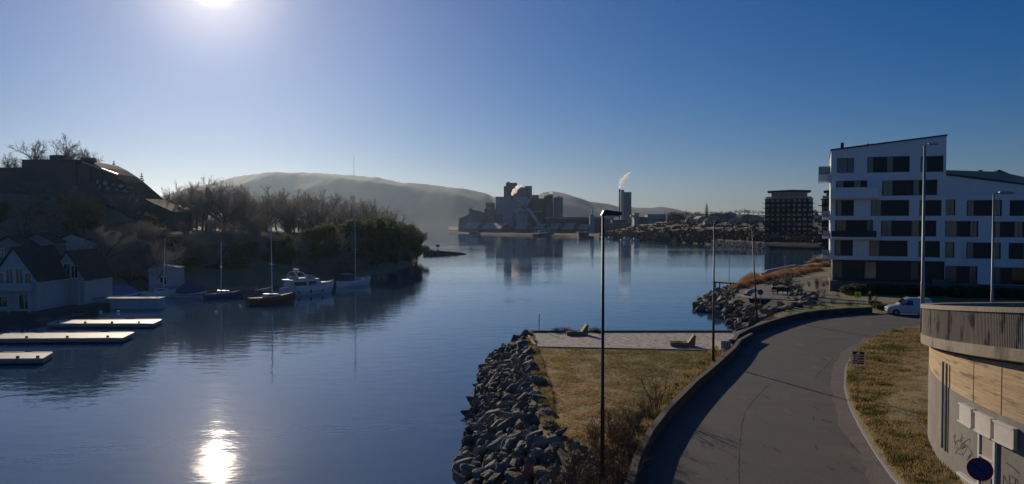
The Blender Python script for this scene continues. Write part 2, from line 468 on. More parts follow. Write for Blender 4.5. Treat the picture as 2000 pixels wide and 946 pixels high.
def ridge(name, pts, d, depth, seed, label, base_d=None):
    """a mountain as a height field whose skyline runs through pts"""
    mb = MB()
    x0, x1 = pts[0][0], pts[-1][0]
    n = int((x1 - x0) / 4) + 1
    rows = 22
    vs = []
    for i in range(n):
        px = x0 + (x1 - x0) * i / (n - 1)
        for k in range(len(pts) - 1):
            if pts[k][0] <= px <= pts[k+1][0]:
                t = (px - pts[k][0]) / (pts[k+1][0] - pts[k][0]); break
        py = pts[k][1] + (pts[k+1][1] - pts[k][1]) * t
        py += 1.1 * noise.noise(Vector((px * 0.06, seed, 0))) + 0.6 * noise.noise(Vector((px * 0.25, seed, 3)))
        for r in range(rows):
            f = r / (rows - 1)
            if f < 0.6:
                g = f / 0.6; dd = d + depth * 0.6 * g; hh = math.sin(g * PI / 2) ** 1.15
            else:
                g = (f - 0.6) / 0.4; dd = d + depth * (0.6 + 0.4 * g); hh = math.cos(g * PI / 2)
            dr = d + depth * 0.6
            X = (px - 1000) / F_PX * dr
            Zt = CAM_Z + (435 - py) / F_PX * dr
            z = Zt * hh - 3
            if 0 < r < rows - 1 and f < 0.57:
                z *= 1 + 0.13 * noise.noise(Vector((X * 0.006, dd * 0.006, seed))) * math.sin(PI * min(1, f / 0.6))
                z += 4 * noise.noise(Vector((X * 0.02, dd * 0.02, seed + 5))) * hh * (1 - hh) * 2
            vs.append((X * (0.75 + 0.25 * dd / dr) if False else X, dd, z))
    fs = [(i*rows+r, (i+1)*rows+r, (i+1)*rows+r+1, i*rows+r+1) for i in range(n-1) for r in range(rows-1)]
    mb.add(vs, fs)
    o = mb.build(name, M['hill'], smooth=True)
    return struct(o, label)

ridge('hill', [(-700,400),(-400,370),(-100,395),(150,400),(290,388),(340,386),(400,372),(440,356),(480,346),(520,341),(560,338),(600,337),(650,340),(700,343),(745,347),(790,358),(850,362),(905,368),(950,377),(966,385),(985,384),(1010,392),(1060,405),(1110,430)],
      2700, 1500, 1.7, 'long blue-grey mountain ridge across the fjord')
ridge('hill', [(960,430),(1000,398),(1020,394),(1040,387),(1060,377),(1078,373),(1100,377),(1122,384),(1142,393),(1158,395),(1176,397),(1200,403),(1250,410),(1300,425)],
      3300, 1500, 4.1, 'rounded blue hill behind the factory')
ridge('hill', [(1120,415),(1170,405),(1200,402),(1230,404),(1260,406),(1285,404),(1300,405),(1318,409),(1332,415),(1400,420),(1600,418),(2000,410),(2400,400),(2700,420)],
      4200, 1500, 7.7, 'low blue hills at the right of the factory')
# ------------------------------------------------------------------ near land
def poly_px(pts, z):
    return [(G(x, y, z).x, G(x, y, z).y) for x, y in pts]

LZ = 2.5
# top edge of the land, from below the camera round the grass plot, the inlet, the point and the promenade
coast_top = [(2.4,4),(2.5,20),(2.7,30),(2.4,33),(1.5,35.5),(1.35,41),(1.25,52),(1.0,62),(1.2,69.0),
             (10,69.2),(20.5,69.2),(23.0,72.5),(27.0,80),(31.5,87),(34,94),(33.5,101),(34.5,108),(37.5,117),(43,127),(47,134),
             (52,142),(60,152),(72,172),(86,200),(104,228),(126,262),(150,290)]
coast_out = [(-2.0,4),(-2.0,20),(-2.1,30),(-2.3,36),(-2.5,41),(-2.6,52),(-2.4,62),(-1.6,70.6),
             (10,72.2),(21,72.5),(21.5,74.5),(24.6,83),(26.5,90),(27.6,97),(26.6,103),(26.4,110),(30,121),(35.5,134),(42,145),
             (48.5,154),(57,164),(68,184),(82,212),(100,240),(122,272),(146,298)]
# make both the same number of points by resampling
def resample(pts, n):
    L = [0]
    for a, b in zip(pts, pts[1:]): L.append(L[-1] + math.dist(a, b))
    out = []
    k = 0
    for i in range(n):
        t = L[-1] * i / (n - 1)
        while k < len(pts) - 2 and L[k+1] < t: k += 1
        u = (t - L[k]) / max(1e-9, L[k+1] - L[k])
        out.append(tuple(pts[k][j] + (pts[k+1][j] - pts[k][j]) * u for j in range(len(pts[0]))))
    return out
land_poly = coast_top + [(400,300),(400,4)]
base = MB().sheet([(x, y) for x, y in land_poly], LZ)
ground = base.build('ground', M['dry'])
struct(ground, 'dry winter ground of the near shore')
NS = 26
ct = coast_top; 
pair = []
for p in ct:   # nearest point on the outer line
    best = None
    for a, b in zip(coast_out, coast_out[1:]):
        ax, ay = a; bx, by = b
        t = max(0, min(1, ((p[0]-ax)*(bx-ax)+(p[1]-ay)*(by-ay)) / ((bx-ax)**2+(by-ay)**2)))
        q = (ax+(bx-ax)*t, ay+(by-ay)*t)
        dd = math.dist(p, q)
        if best is None or dd < best[0]: best = (dd, q)
    pair.append(best[1])
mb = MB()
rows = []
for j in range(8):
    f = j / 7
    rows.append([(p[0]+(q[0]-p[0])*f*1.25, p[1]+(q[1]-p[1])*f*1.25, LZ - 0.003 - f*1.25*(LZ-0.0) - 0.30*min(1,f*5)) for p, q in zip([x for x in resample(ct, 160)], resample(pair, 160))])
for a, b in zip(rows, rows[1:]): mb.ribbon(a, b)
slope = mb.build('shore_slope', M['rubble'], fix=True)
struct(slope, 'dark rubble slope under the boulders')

# road
road_left = [(1225,980),(1235,946),(1250,890),(1275,840),(1310,795),(1360,745),(1400,712),(1437,678)]
wallz = LZ + 0.64
W1 = [G(x, y, wallz) for x, y in road_left]
W1 = [Vector((3.2, 20.0, wallz)), Vector((2.2, 6.0, wallz))][::-1] + W1 + [G(1447,664,wallz), G(1470,651,wallz)]
W2 = [G(x, y, wallz) for x, y in [(1436,664),(1442,653),(1462,643),(1482,635),(1512,625),(1540,617),(1570,610),(1600,606),(1650,602),(1704,600)]]
road_right_px = [(1790,985),(1745,940),(1710,890),(1680,840),(1660,800),(1648,760),(1650,720),(1665,690),(1700,665),(1760,645),(1830,634)]
rr = [G(x, y, LZ) for x, y in road_right_px]
rl = [(v.x, v.y) for v in W1[:-1]] + [(v.x, v.y) for v in W2[2:]]
road_poly = rl + [(G(1760,611,LZ).x, G(1760,611,LZ).y), (62, 84), (95, 80), (95, 70)] + [(v.x, v.y) for v in rr[::-1]] + [(13.5, 18), (10, 5)]
struct(MB().sheet(road_poly, LZ + 0.012).build('road', M['asphalt']), 'worn grey asphalt road with a crack along the middle')

# dusty pale margin of the road and the longitudinal crack
def strip(pts, w0, w1, z):
    mb = MB(); A = []; B = []
    for i, p in enumerate(pts):
        a = pts[max(i-1, 0)]; b = pts[min(i+1, len(pts)-1)]
        d = Vector((b[0]-a[0], b[1]-a[1])).normalized(); nn = Vector((-d.y, d.x))
        A.append((p[0]+nn.x*w0, p[1]+nn.y*w0, z)); B.append((p[0]+nn.x*w1, p[1]+nn.y*w1, z))
    mb.ribbon(B, A)
    return mb
M['dust'] = mat('dusty_road_margin', (0.12,0.11,0.10), 0.95, (0.20,0.175,0.15), 1.2, 0.8, bump=0.6, bscale=14)
rre = resample([(v.x, v.y) for v in rr], 60)
mb = MB(); A = []; B = []
for i, p in enumerate(rre):
    a = rre[max(i-1,0)]; b = rre[min(i+1,59)]
    d = Vector((b[0]-a[0], b[1]-a[1])).normalized(); nn = Vector((-d.y, d.x))
    wd = 0.75 + 0.4 * noise.noise(Vector((i*0.23, 1, 0))) + 0.18 * noise.noise(Vector((i*1.1, 4, 0)))
    A.append((p[0]+nn.x*wd, p[1]+nn.y*wd, LZ+0.017)); B.append((p[0]-nn.x*0.05, p[1]-nn.y*0.05, LZ+0.017))
mb.ribbon(B, A)
struct(mb.build('road_margin', M['dust']), 'pale dusty strip along the right side of the road')
mb = strip([(v[0], v[1]) for v in rre], -0.14, 0.0, LZ + 0.06)
mb2 = MB()
A = [(x, y, LZ+0.06) for x, y in rre]; 
ins = []
for i, p in enumerate(rre):
    a = rre[max(i-1,0)]; b = rre[min(i+1,59)]
    d = Vector((b[0]-a[0], b[1]-a[1])).normalized(); nn = Vector((-d.y, d.x))
    ins.append((p[0]-nn.x*0.14, p[1]-nn.y*0.14, LZ+0.06))
mb2.ribbon(A, ins); mb2.ribbon([(x, y, LZ-0.05) for x, y, z in A], A)
struct(mb2.build('kerb', M['kerb']), 'low pale kerb along the grass verge')

crack_px = [(1444,946),(1443,900),(1446,860),(1449,830),(1455,806),(1468,788),(1482,772),(1496,757),(1504,748)]
mb = MB()
cp = resample([(G(x,y,LZ).x, G(x,y,LZ).y) for x,y in crack_px], 90)
random.seed(5)
A=[];B=[]
for i,(x,y) in enumerate(cp):
    o = 0.07*noise.noise(Vector((i*0.35,0,2))); wd = 0.010+0.030*abs(noise.noise(Vector((i*0.4,5,1))))
    A.append((x+o-wd,y,LZ+0.0165)); B.append((x+o+wd,y,LZ+0.0165))
mb.ribbon(A,B)
M['crack'] = mat('open_asphalt_crack', (0.015,0.015,0.015), 1.0)
struct(mb.build('road_crack', M['crack']), 'long jagged crack down the middle of the road')
mb = MB()
for seg in ([(1628,700),(1612,718),(1600,728),(1592,740)],[(1588,812),(1590,822)],[(1592,870),(1597,882)],[(1345,650),(1352,651)]):
    cp = resample([(G(x,y,LZ).x, G(x,y,LZ).y) for x,y in seg], 14)
    A=[];B=[]
    for i,(x,y) in enumerate(cp):
        o = 0.05*noise.noise(Vector((i*0.5,seg[0][0],2)))
        A.append((x+o-0.02,y,LZ+0.0165)); B.append((x+o+0.02,y,LZ+0.0165))
    mb.ribbon(A,B)
struct(mb.build('road_crack', M['crack']), 'short cracks in the right lane of the road')

# low walls along the road
M['wallcap'] = mat('mossy_wall_cap', (0.07,0.062,0.048), 0.9, (0.13,0.115,0.09), 1.2, 0.8, bump=0.5, bscale=8)
def road_wall(name, pts, label, lean_left=True):
    root = thing(name, label, 'wall', (pts[0].x, pts[0].y, LZ))
    pts = resample([(p.x, p.y, p.z) for p in pts], max(12, len(pts)*5))
    body = MB(); cap = MB()
    th = 0.22
    rowsb = [[], [], [], []]; rowsc = [[], [], [], []]
    for i, p in enumerate(pts):
        a = pts[max(i-1,0)]; b = pts[min(i+1,len(pts)-1)]
        d = Vector((b[0]-a[0], b[1]-a[1])).normalized(); nn = Vector((-d.y, d.x))
        ox, oy = root.location.x, root.location.y
        z1 = p[2] - LZ - 0.10 + 0.02*noise.noise(Vector((i*0.3,0,0)))
        def q(k, z): return (p[0]-ox+nn.x*k, p[1]-oy+nn.y*k, z)
        for r, (k, z) in zip(rowsb, ((0,-0.2),(0,z1),(th,z1),(th,-0.2))): r.append(q(k, z))
        for r, (k, z) in zip(rowsc, ((-0.04,z1),(-0.04,z1+0.10),(th+0.04,z1+0.10),(th+0.04,z1))): r.append(q(k, z+0.001))
    for rows_, m_ in ((rowsb, body), (rowsc, cap)):
        for a, b in zip(rows_, rows_[1:] + rows_[:1]): m_.ribbon(b, a)
        for e in (0, -1):
            m_.add([r[e] for r in rows_], [(0,1,2,3)])
    body.build('wall_body', M['wall_stone'], root, fix=True)
    cap.build('coping', M['wallcap'], root, fix=True)
    return root
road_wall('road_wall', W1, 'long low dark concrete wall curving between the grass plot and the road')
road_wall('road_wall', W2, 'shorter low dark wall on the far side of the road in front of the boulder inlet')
# concrete kink at the wall joint
jp = G(1440, 684, LZ)
tg = thing('wall_end_block', 'small pale concrete step where the two road walls meet', 'concrete block', (jp.x-0.9, jp.y+1.2, LZ))
mbb = MB().box(-0.35,0.2,-1.4,1.4,0,0.55).box(-0.45,0.25,-1.45,-0.9,0,0.75)
mbb.build('block', M['kerb'], tg)

# verge between the road and the ramp
verge_poly = [(v.x+0.02, v.y) for v in rr] + [(40,72),(40,60),(40,20),(30,5),(11,5),(14,18)]
vz = LZ + 0.028
verge = MB()
def ramp_x(d):  # left face of the ramp wall
    return 38.6 - math.sqrt(max(1, 22*22 - (d-24.4)**2))
A=[];rowsv=[[] for _ in range(9)]
for i in range(50):
    t = i/49; y = 14 + t*60
    xs = None
    for a, b in zip(rre, rre[1:]):
        if min(a[1],b[1]) <= y <= max(a[1],b[1]):
            xs = a[0]+(b[0]-a[0])*((y-a[1])/(b[1]-a[1]+1e-9)); break
    if xs is None: xs = rre[0][0] - (rre[0][1]-y)*0.25 if y < rre[0][1] else rre[-1][0]
    xe = ramp_x(y)+0.8 if y < 42 else 30 + (y-42)*1.2
    if xe < xs + 0.5: xe = xs + 0.5
    for j in range(9):
        f = j/8
        x = xs + 0.12 + (xe-xs)*f
        z = vz + 0.05 + 0.35*math.sin(f*PI)*min(1,(xe-xs)/6) + 0.10*noise.noise(Vector((x*0.6,y*0.6,0)))*math.sin(f*PI) 
        rowsv[j].append((x, y, z))
for a, b in zip(rowsv, rowsv[1:]): verge.ribbon(b, a)
struct(verge.build('verge', M['dry'], smooth=True, fix=True), 'dry tufted grass verge between the road and the ramp wall')

# grass plot and gravel bed
plot = [(1.6,36.3),(1.6,52),(1.5,59.4)] + [(1.5,59.9),(16.4,59.2)] + [(W1[k].x-0.45, W1[k].y) for k in range(len(W1)-3, 1, -1)] + [(2.9,27),(3.0,33.5)]
plot = [(1.7,36.4),(1.6,52),(1.5,60.2),(15.6,59.2)] + [(W1[k].x-0.46, W1[k].y+0.05) for k in range(len(W1)-4, 3, -1)] + [(3.1,31.5),(2.2,34.4)]
struct(MB().sheet(plot, LZ+0.02).build('grass_plot', M['grass']), 'short green and straw coloured lawn beside the road wall')
grav = [(1.9,60.5),(17.0,58.6),(17.6,62.5),(20.2,66.0),(19.8,68.6),(1.2,68.6)]
struct(MB().sheet(grav, LZ+0.034).build('gravel_bed', M['gravel']), 'pale shell gravel bed with a timber edge by the water')
# timber edging round the gravel
te = thing('timber_edging', 'bleached timber kerb framing the gravel bed', 'edging', (1.2, 68.6, LZ))
def beam(parent, name, a, b, w, h, m):
    a = Vector((a[0]-parent.location.x, a[1]-parent.location.y, h/2)); b = Vector((b[0]-parent.location.x, b[1]-parent.location.y, h/2))
    return MB().bar(a, b, w, h).build(name, m, parent)
beam(te, 'side_board', (1.15,68.5), (1.85,60.5), 0.16, 0.26, M['wood'])
beam(te, 'front_board', (1.90,60.40), (17.0,58.5), 0.12, 0.12, M['wood'])
beam(te, 'corner_board', (17.1,58.6), (17.6,62.5), 0.14, 0.22, M['wood'])
beam(te, 'end_board', (17.65,62.6), (20.3,66.0), 0.14, 0.22, M['wood'])
beam(te, 'back_board', (1.2,68.65), (20.0,68.75), 0.14, 0.2, M['brownwood'])
# gravel path at the right of the bed
struct(MB().sheet([(17.9,57.2),(18.6,58.6),(20.2,62.5),(22.4,70.5),(20.5,68.4),(20.5,65.8),(17.8,62.3),(17.2,58.3),(15.8,58.4),(15.6,56.0)], LZ+0.03).build('gravel_path', M['path']), 'grey gravel footpath between the bed and the wall')

# sun loungers of timber
def lounger(px, py, rz, label):
    p = G(px, py, LZ)
    t = thing('timber_lounger', label, 'sun lounger', (p.x, p.y, LZ+0.034), rz, 'timber sun loungers on the gravel bed')
    prof = [(-0.95,0.0),(-0.95,0.28),(-0.5,0.32),(0.0,0.26),(0.25,0.30),(0.35,0.30),(0.35,0.0)]
    MB().xzprism(prof, -0.35, 0.35).build('seat', M['brownwood'], t, fix=True)
    prof = [(0.36,0.0),(0.36,0.30),(0.80,0.92),(0.98,0.92),(0.90,0.0)]
    MB().xzprism(prof, -0.35, 0.35).build('backrest', M['brownwood'], t, fix=True)
    for s in (-0.36, 0.36):
        MB().xzprism([(-1.0,0.0),(-1.0,0.33),(-0.5,0.37),(0.0,0.31),(0.3,0.35),(0.3,0.0)], s-0.02, s+0.02).build('side_panel', M['brownwood'], t, fix=True)
    return t
lounger(1127, 655, R(8), 'brown timber lounger at the back edge of the gravel bed')
lounger(1334, 677, R(-6), 'brown timber lounger at the front edge of the gravel bed')

# white marker post at the corner of the plot
p = G(1053, 648, LZ)
t = thing('marker_post', 'slim white post standing at the water corner of the gravel bed', 'post', (p.x, p.y, LZ))
MB().tube([(0,0,0),(0,0,1.5)], [0.055,0.055], 8).build('post_shaft', M['whitepaint'], t)
MB().tube([(0,0,1.501),(0,0,1.58),(0,0,1.62)], [0.075,0.075,0.03], 8).build('cap', M['whitepaint'], t)

# ------------------------------------------------------------------ boulders
def boulder_mesh(seed):
    import bmesh
    random.seed(seed)
    bm = bmesh.new()
    bmesh.ops.create_icosphere(bm, subdivisions=3, radius=0.5)
    planes = []
    for k in range(15):
        n = Vector((random.gauss(0,1), random.gauss(0,1), random.gauss(0,1))).normalized()
        planes.append((n, random.uniform(0.20, 0.37)))
    for v in bm.verts:
        for n, h in planes:
            dd = v.co.dot(n)
            if dd > h: v.co -= n * (dd - h)
        v.co *= 1 + 0.08 * noise.noise(v.co * 3 + Vector((seed*3, 0, 0))) + 0.11*noise.noise(v.co*8)
        v.co.x *= 1.25; v.co.y *= 0.9; v.co.z *= 0.75
    me = bpy.data.meshes.new('boulder')
    bm.to_mesh(me); bm.free()
    me.materials.append(M['rock'])
    return me
BM = [boulder_mesh(k) for k in range(9)]
cand = []
random.seed(11)
def strip_points(top, out, n, f0, f1, smin, smax, zone):
    T = resample(top, 200); O = resample(out, 200)
    for _ in range(n):
        k = random.random() * 198.99; i = int(k); u = k - i
        tx = T[i][0]+(T[i+1][0]-T[i][0])*u; ty = T[i][1]+(T[i+1][1]-T[i][1])*u
        ox = O[i][0]+(O[i+1][0]-O[i][0])*u; oy = O[i][1]+(O[i+1][1]-O[i][1])*u
        f = random.uniform(f0, f1)
        x = tx+(ox-tx)*f; y = ty+(oy-ty)*f; z = LZ*(1-f)
        s = random.uniform(smin, smax)
        cand.append((x, y, z, s, zone))
near_top = coast_top[1:9]; near_out = coast_out[1:8]
# poisson-like: reject when too near another
def fill(top, out, n, f0, f1, smin, smax, zone, sep):
    T = resample(top, 200); O = resample(out, 200)
    cnt = 0
    for _ in range(n):
        k = random.random() * 198.99; i = int(k); u = k - i
        tx = T[i][0]+(T[i+1][0]-T[i][0])*u; ty = T[i][1]+(T[i+1][1]-T[i][1])*u
        ox = O[i][0]+(O[i+1][0]-O[i][0])*u; oy = O[i][1]+(O[i+1][1]-O[i][1])*u
        f = random.uniform(f0, f1)
        x = tx+(ox-tx)*f; y = ty+(oy-ty)*f; z = LZ*(1-f)
        s = random.uniform(smin, smax)*random.uniform(0.8,1.0)
        if all((x-c[0])**2+(y-c[1])**2 > (sep*(s+c[3])/2)**2 for c in cand if c[4] == zone):
            cand.append((x, y, z, s, zone)); cnt += 1
    return cnt
fill([(3.6,24),(3.4,29),(3.2,32.6),(1.9,35.6),(1.6,41),(1.5,52),(1.2,62),(1.2,68)], [(-2.2,24),(-2.2,30),(-2.3,36),(-2.6,41),(-2.7,52),(-2.5,62),(-1.8,70.2)], 1900, -0.02, 1.02, 0.85, 1.7, 'n', 0.50)
fill([(3.6,24),(3.4,29),(3.2,32.6),(1.9,35.6),(1.6,41),(1.5,52),(1.2,62),(1.2,68)], [(-2.2,24),(-2.2,30),(-2.3,36),(-2.6,41),(-2.7,52),(-2.5,62),(-1.8,70.2)], 2600, -0.02, 1.02, 0.4, 0.75, 'n2', 0.62)
print('near boulders', len(cand))
inlet_top = coast_top[11:21]; inlet_out = coast_out[10:20]
inlet_top = [(x-0.2+0, y) for x, y in inlet_top]
fill([(23.5,74.5),(29,84),(36,92),(40,100),(41,108),(42,117),(46,127),(49,134),(54,142)], [(21.5,75),(24.6,83),(26.5,90),(27.6,97),(26.6,103),(26.4,110),(30,121),(35.5,134),(42,145),(48,152)], 2500, 0.0, 1.0, 1.3, 2.4, 'i', 0.50)
print('all boulders', len(cand))
fill(coast_top[21:26], coast_out[20:25], 260, 0.0, 1.05, 1.3, 2.2, 'f', 0.6)
cand.sort(key=lambda c: -c[3] / c[1] * (1 if c[4] != 'n2' else 0.7))
ones, rest = cand[:296], cand[296:]
Btag = {'n': ('dark jagged grey boulder in the steep riprap bank beside the grass plot', 'boulders of the riprap bank by the grass plot'),
        'i': ('dark angular boulder in the bank round the small inlet beyond the road wall', 'boulders round the inlet'),
        'f': ('grey boulder on the shore below the promenade', 'boulders below the promenade')}
Btag['n2'] = Btag['n']
random.seed(3)
def bxf(c):
    x, y, z, s, zone = c
    return (x, y, z + 0.02 + s*0.08), (random.uniform(-0.5,0.5), random.uniform(-0.4,0.4) + (-0.45 if zone[0] == 'n' else 0), random.uniform(0, 6.28)), (s*random.uniform(0.9,1.35), s*random.uniform(0.7,1.0), s*random.uniform(0.65,1.0))
def boulder_label(c):
    x, y, z, s, zone = c
    if zone[0] == 'n':
        a_ = 'in the foreground' if y < 36 else ('along the middle of the grass plot' if y < 55 else 'at the far end beside the gravel bed')
        b_ = 'at the waterline' if z < 0.75 else ('halfway up the bank' if z < 1.75 else 'along the grass edge')
        sz = 'small' if zone == 'n2' or s < 1.05 else ('medium' if s < 1.35 else 'large')
        l_ = '%s grey riprap boulder %s %s' % (sz, b_, a_)
    elif zone == 'i':
        b_ = 'at the waterline' if z < 0.9 else 'up the bank'
        a_ = 'nearest the road wall' if y < 95 else ('on the rocky point' if y < 120 else 'towards the jetty')
        l_ = 'dark angular boulder %s of the small inlet, %s' % (b_, a_)
    else: l_ = Btag['f'][0]
    return l_
for c in ones:
    o = bpy.data.objects.new('boulder', random.choice(BM)); COL.objects.link(o)
    o.location, o.rotation_euler, o.scale = bxf(c)
    _l = boulder_label(c); tag(o, _l, 'boulder', _l.replace('boulder', 'boulders'))
from mathutils import Euler
mb = MB()
for c in rest:
    loc, rot, sc = bxf(c)
    me = random.choice(BM)
    mt = Matrix.Translation(loc) @ Euler(rot).to_matrix().to_4x4() @ Matrix.Diagonal((*sc, 1))
    mb.add([mt @ v.co for v in me.vertices], [tuple(p.vertices) for p in me.polygons])
if rest:
    o = mb.build('riprap', M['rock'])
    tag(o, 'smaller stones filling the boulder banks along the shore', 'rocks', kind='stuff')

# ------------------------------------------------------------------ grass tufts (stuff)
def tufts(name, region, n, h0, h1, m, label, z=LZ, blades=5, dens=None):
    random.seed(hash(name) % 1000 if False else len(name)*7)
    xs = [p[0] for p in region]; ys = [p[1] for p in region]
    def inside(x, y):
        c = False; j = len(region)-1
        for i in range(len(region)):
            if (region[i][1] > y) != (region[j][1] > y) and x < (region[j][0]-region[i][0])*(y-region[i][1])/(region[j][1]-region[i][1])+region[i][0]: c = not c
            j = i
        return c
    mb = MB(); k = 0; tries = 0
    while k < n and tries < n*6:
        tries += 1
        x = random.uniform(min(xs), max(xs)); y = random.uniform(min(ys), max(ys))
        if not inside(x, y): continue
        if random.random() < (y-min(ys))/(max(ys)-min(ys))*0.35: continue
        cl = noise.noise(Vector((x*0.7, y*0.7, 1.0)))*0.5+0.5
        if random.random() > 0.25 + 1.1*cl: continue
        k += 1
        zz = z(x, y) if callable(z) else z
        for b in range(blades):
            a = random.uniform(0, 6.28); h = random.uniform(h0, h1)*(0.5+cl); wv = h*0.13
            bx, by = x+random.uniform(-0.08,0.08), y+random.uniform(-0.08,0.08)
            lx, ly = math.cos(a)*h*0.55, math.sin(a)*h*0.55
            px_, py_ = -math.sin(a)*wv, math.cos(a)*wv
            mb.add([(bx-px_,by-py_,zz),(bx+px_,by+py_,zz),(bx+lx,by+ly,zz+h)], [(0,1,2)])
    o = mb.build(name, m)
    return tag(o, label, 'grass', kind='stuff')
tufts('lawn_grass', plot, 15000, 0.05, 0.12, M['tuft'], 'short lawn grass on the plot', LZ+0.02)
edge = [(1.5,36.4),(2.0,36.4),(2.3,44),(2.1,55),(1.9,60),(1.75,68.4),(1.25,68.4),(1.35,52)]
tufts('edge_grass', edge, 3500, 0.12, 0.3, M['dry_tuft'], 'longer straw coloured grass along the top of the riprap bank', LZ)
wl_ = [(W1[k].x-0.45, W1[k].y) for k in range(3, len(W1)-1)]
edge2 = wl_ + [(x-1.5, y+0.4) for x, y in wl_[::-1]]
tufts('wall_foot_grass', edge2, 3500, 0.12, 0.32, M['dry_tuft'], 'straw coloured grass along the foot of the road wall', LZ)
vp = [(v.x+0.2, v.y) for v in rr[1:-1]] + [(30,60),(24,45),(21,38),(19.0,35),(17.4,31),(16.6,26),(16.5,22),(13.8,22)]
vp = vp[:len(rr)-2] + [(38,69),(33.5,60),(27.5,48),(22.5,40)] + vp[len(rr)+1:]
def vzf(x, y): return LZ + 0.1
tufts('verge_grass', vp, 26000, 0.07, 0.23, M['dry_tuft'], 'long dead grass lying over the verge', lambda x, y: LZ+0.22)

# ------------------------------------------------------------------ ramp wall (curved bridge ramp)
RC = (38.6, 24.4)
def ramp_pt(ang, r=22.0):
    return (RC[0] - r*math.cos(ang), RC[1] + r*math.sin(ang))
def ramp_top(ang):
    # height of the parapet top along the curve
    d = RC[1] + 22*math.sin(ang)
    s = (35 - d)
    return 8.72 + 0.098 * s
a0, a1 = math.asin((10-RC[1])/22), R(75)
NA = 70
angs = [a0 + (a1-a0)*i/(NA-1) for i in range(NA)]
ramp = thing('curved_ramp', 'curved concrete bridge ramp with a ribbed parapet over a board-marked wall', 'ramp', (RC[0], RC[1], LZ))
def arc_part(name, rows_fn, m, smooth=False):
    mb = MB(); rows_ = None
    for a in angs:
        pts = rows_fn(a)
        if rows_ is None: rows_ = [[] for _ in pts]
        for r_, (rad, z) in zip(rows_, pts):
            x, y = ramp_pt(a, rad); r_.append((x-RC[0], y-RC[1], z-LZ))
    for a, b in zip(rows_, rows_[1:]+rows_[:1]): mb.ribbon(a, b)
    for e in (0, -1): mb.add([r_[e] for r_ in rows_], [tuple(range(len(rows_)))])
    return mb.build(name, m, ramp, fix=True)

# lower smooth wall, upper board-marked wall, edge beam, ribbed parapet, coping
def split(a): return 5.95
M['wall_low'] = mat('smooth_grey_concrete', (0.20,0.185,0.16), 0.85, (0.30,0.28,0.24), 0.8, 0.9, bump=0.25, bscale=5)
mixnode(M['wall_low'], noise_mask(M['wall_low'], 0.5, 0.55, 0.75, (1,1,0.25)), (0.17,0.15,0.125))
mixnode(M['wall_low'], noise_mask(M['wall_low'], 1.2, 0.66, 0.74, (3,3,0.15), seed=(3,8,0)), (0.11,0.10,0.09))
M['wall_board'] = mat('board_marked_concrete', (0.42,0.29,0.155), 0.85, (0.68,0.49,0.29), 1.0, 0.9, bump=0.9, bscale=3, stretch=(0.25,0.25,3.0))
mixnode(M['wall_board'], noise_mask(M['wall_board'], 1.0, 0.56, 0.66, (0.5,0.5,5.0), seed=(2,2,2)), (0.20,0.15,0.09))
M['ribbed'] = mat('ribbed_parapet', (0.24,0.20,0.15), 0.9, (0.36,0.31,0.24), 0.8, 0.9, bump=0.3, bscale=6)
mixnode(M['ribbed'], noise_mask(M['ribbed'], 1.3, 0.56, 0.64, (1.5,1.5,0.5), seed=(1,5,0)), (0.07,0.062,0.055))
M['beam'] = mat('stained_edge_beam', (0.26,0.21,0.16), 0.9, (0.40,0.34,0.26), 0.9, 0.8, bump=0.3, bscale=6)
mixnode(M['beam'], noise_mask(M['beam'], 0.9, 0.52, 0.66, (1,1,0.6), seed=(6,5,0)), (0.13,0.11,0.09))
arc_part('lower_wall', lambda a: [(22.0, LZ-0.6),(22.0, split(a)),(21.2, split(a)),(21.2, LZ-0.6)], M['wall_low'])
arc_part('upper_wall', lambda a: [(21.98, split(a)+0.002),(21.98, ramp_top(a)-1.88),(21.2, ramp_top(a)-1.88),(21.2, split(a)+0.002)], M['wall_board'])
arc_part('edge_beam', lambda a: [(22.34, ramp_top(a)-1.74),(22.34, ramp_top(a)-1.34),(21.9, ramp_top(a)-1.34),(21.0, ramp_top(a)-1.86),(21.9, ramp_top(a)-1.86),(22.1,ramp_top(a)-1.80)], M['beam'])
arc_part('coping', lambda a: [(22.36, ramp_top(a)-0.17),(22.36, ramp_top(a)),(21.90, ramp_top(a)),(21.90, ramp_top(a)-0.17)], M['concrete'])
# ribbed face
mb = MB()
NR = 1000
top=[];bot=[]
for i in range(NR*2):
    a = a0 + (a1-a0)*i/(NR*2-1)
    rad = 22.30 if (i//2) % 2 else 22.285
    x, y = ramp_pt(a, rad)
    top.append((x-RC[0], y-RC[1], ramp_top(a)-0.172-LZ)); bot.append((x-RC[0], y-RC[1], ramp_top(a)-1.342-LZ))
mb.ribbon(bot, top)
it=[];ib=[]
for i in range(NR*2):
    a = a0 + (a1-a0)*i/(NR*2-1)
    x, y = ramp_pt(a, 22.0)
    it.append((x-RC[0], y-RC[1], ramp_top(a)-0.172-LZ)); ib.append((x-RC[0], y-RC[1], ramp_top(a)-1.342-LZ))
mb.ribbon(it, ib)
mb.build('ribbed_parapet', M['ribbed'], ramp, fix=True)
# deck of the ramp
arc_part('ramp_deck', lambda a: [(21.88, ramp_top(a)-1.36),(21.88, ramp_top(a)-1.06),(13.5, ramp_top(a)-1.06),(13.5, ramp_top(a)-1.36)], M['asphalt'])
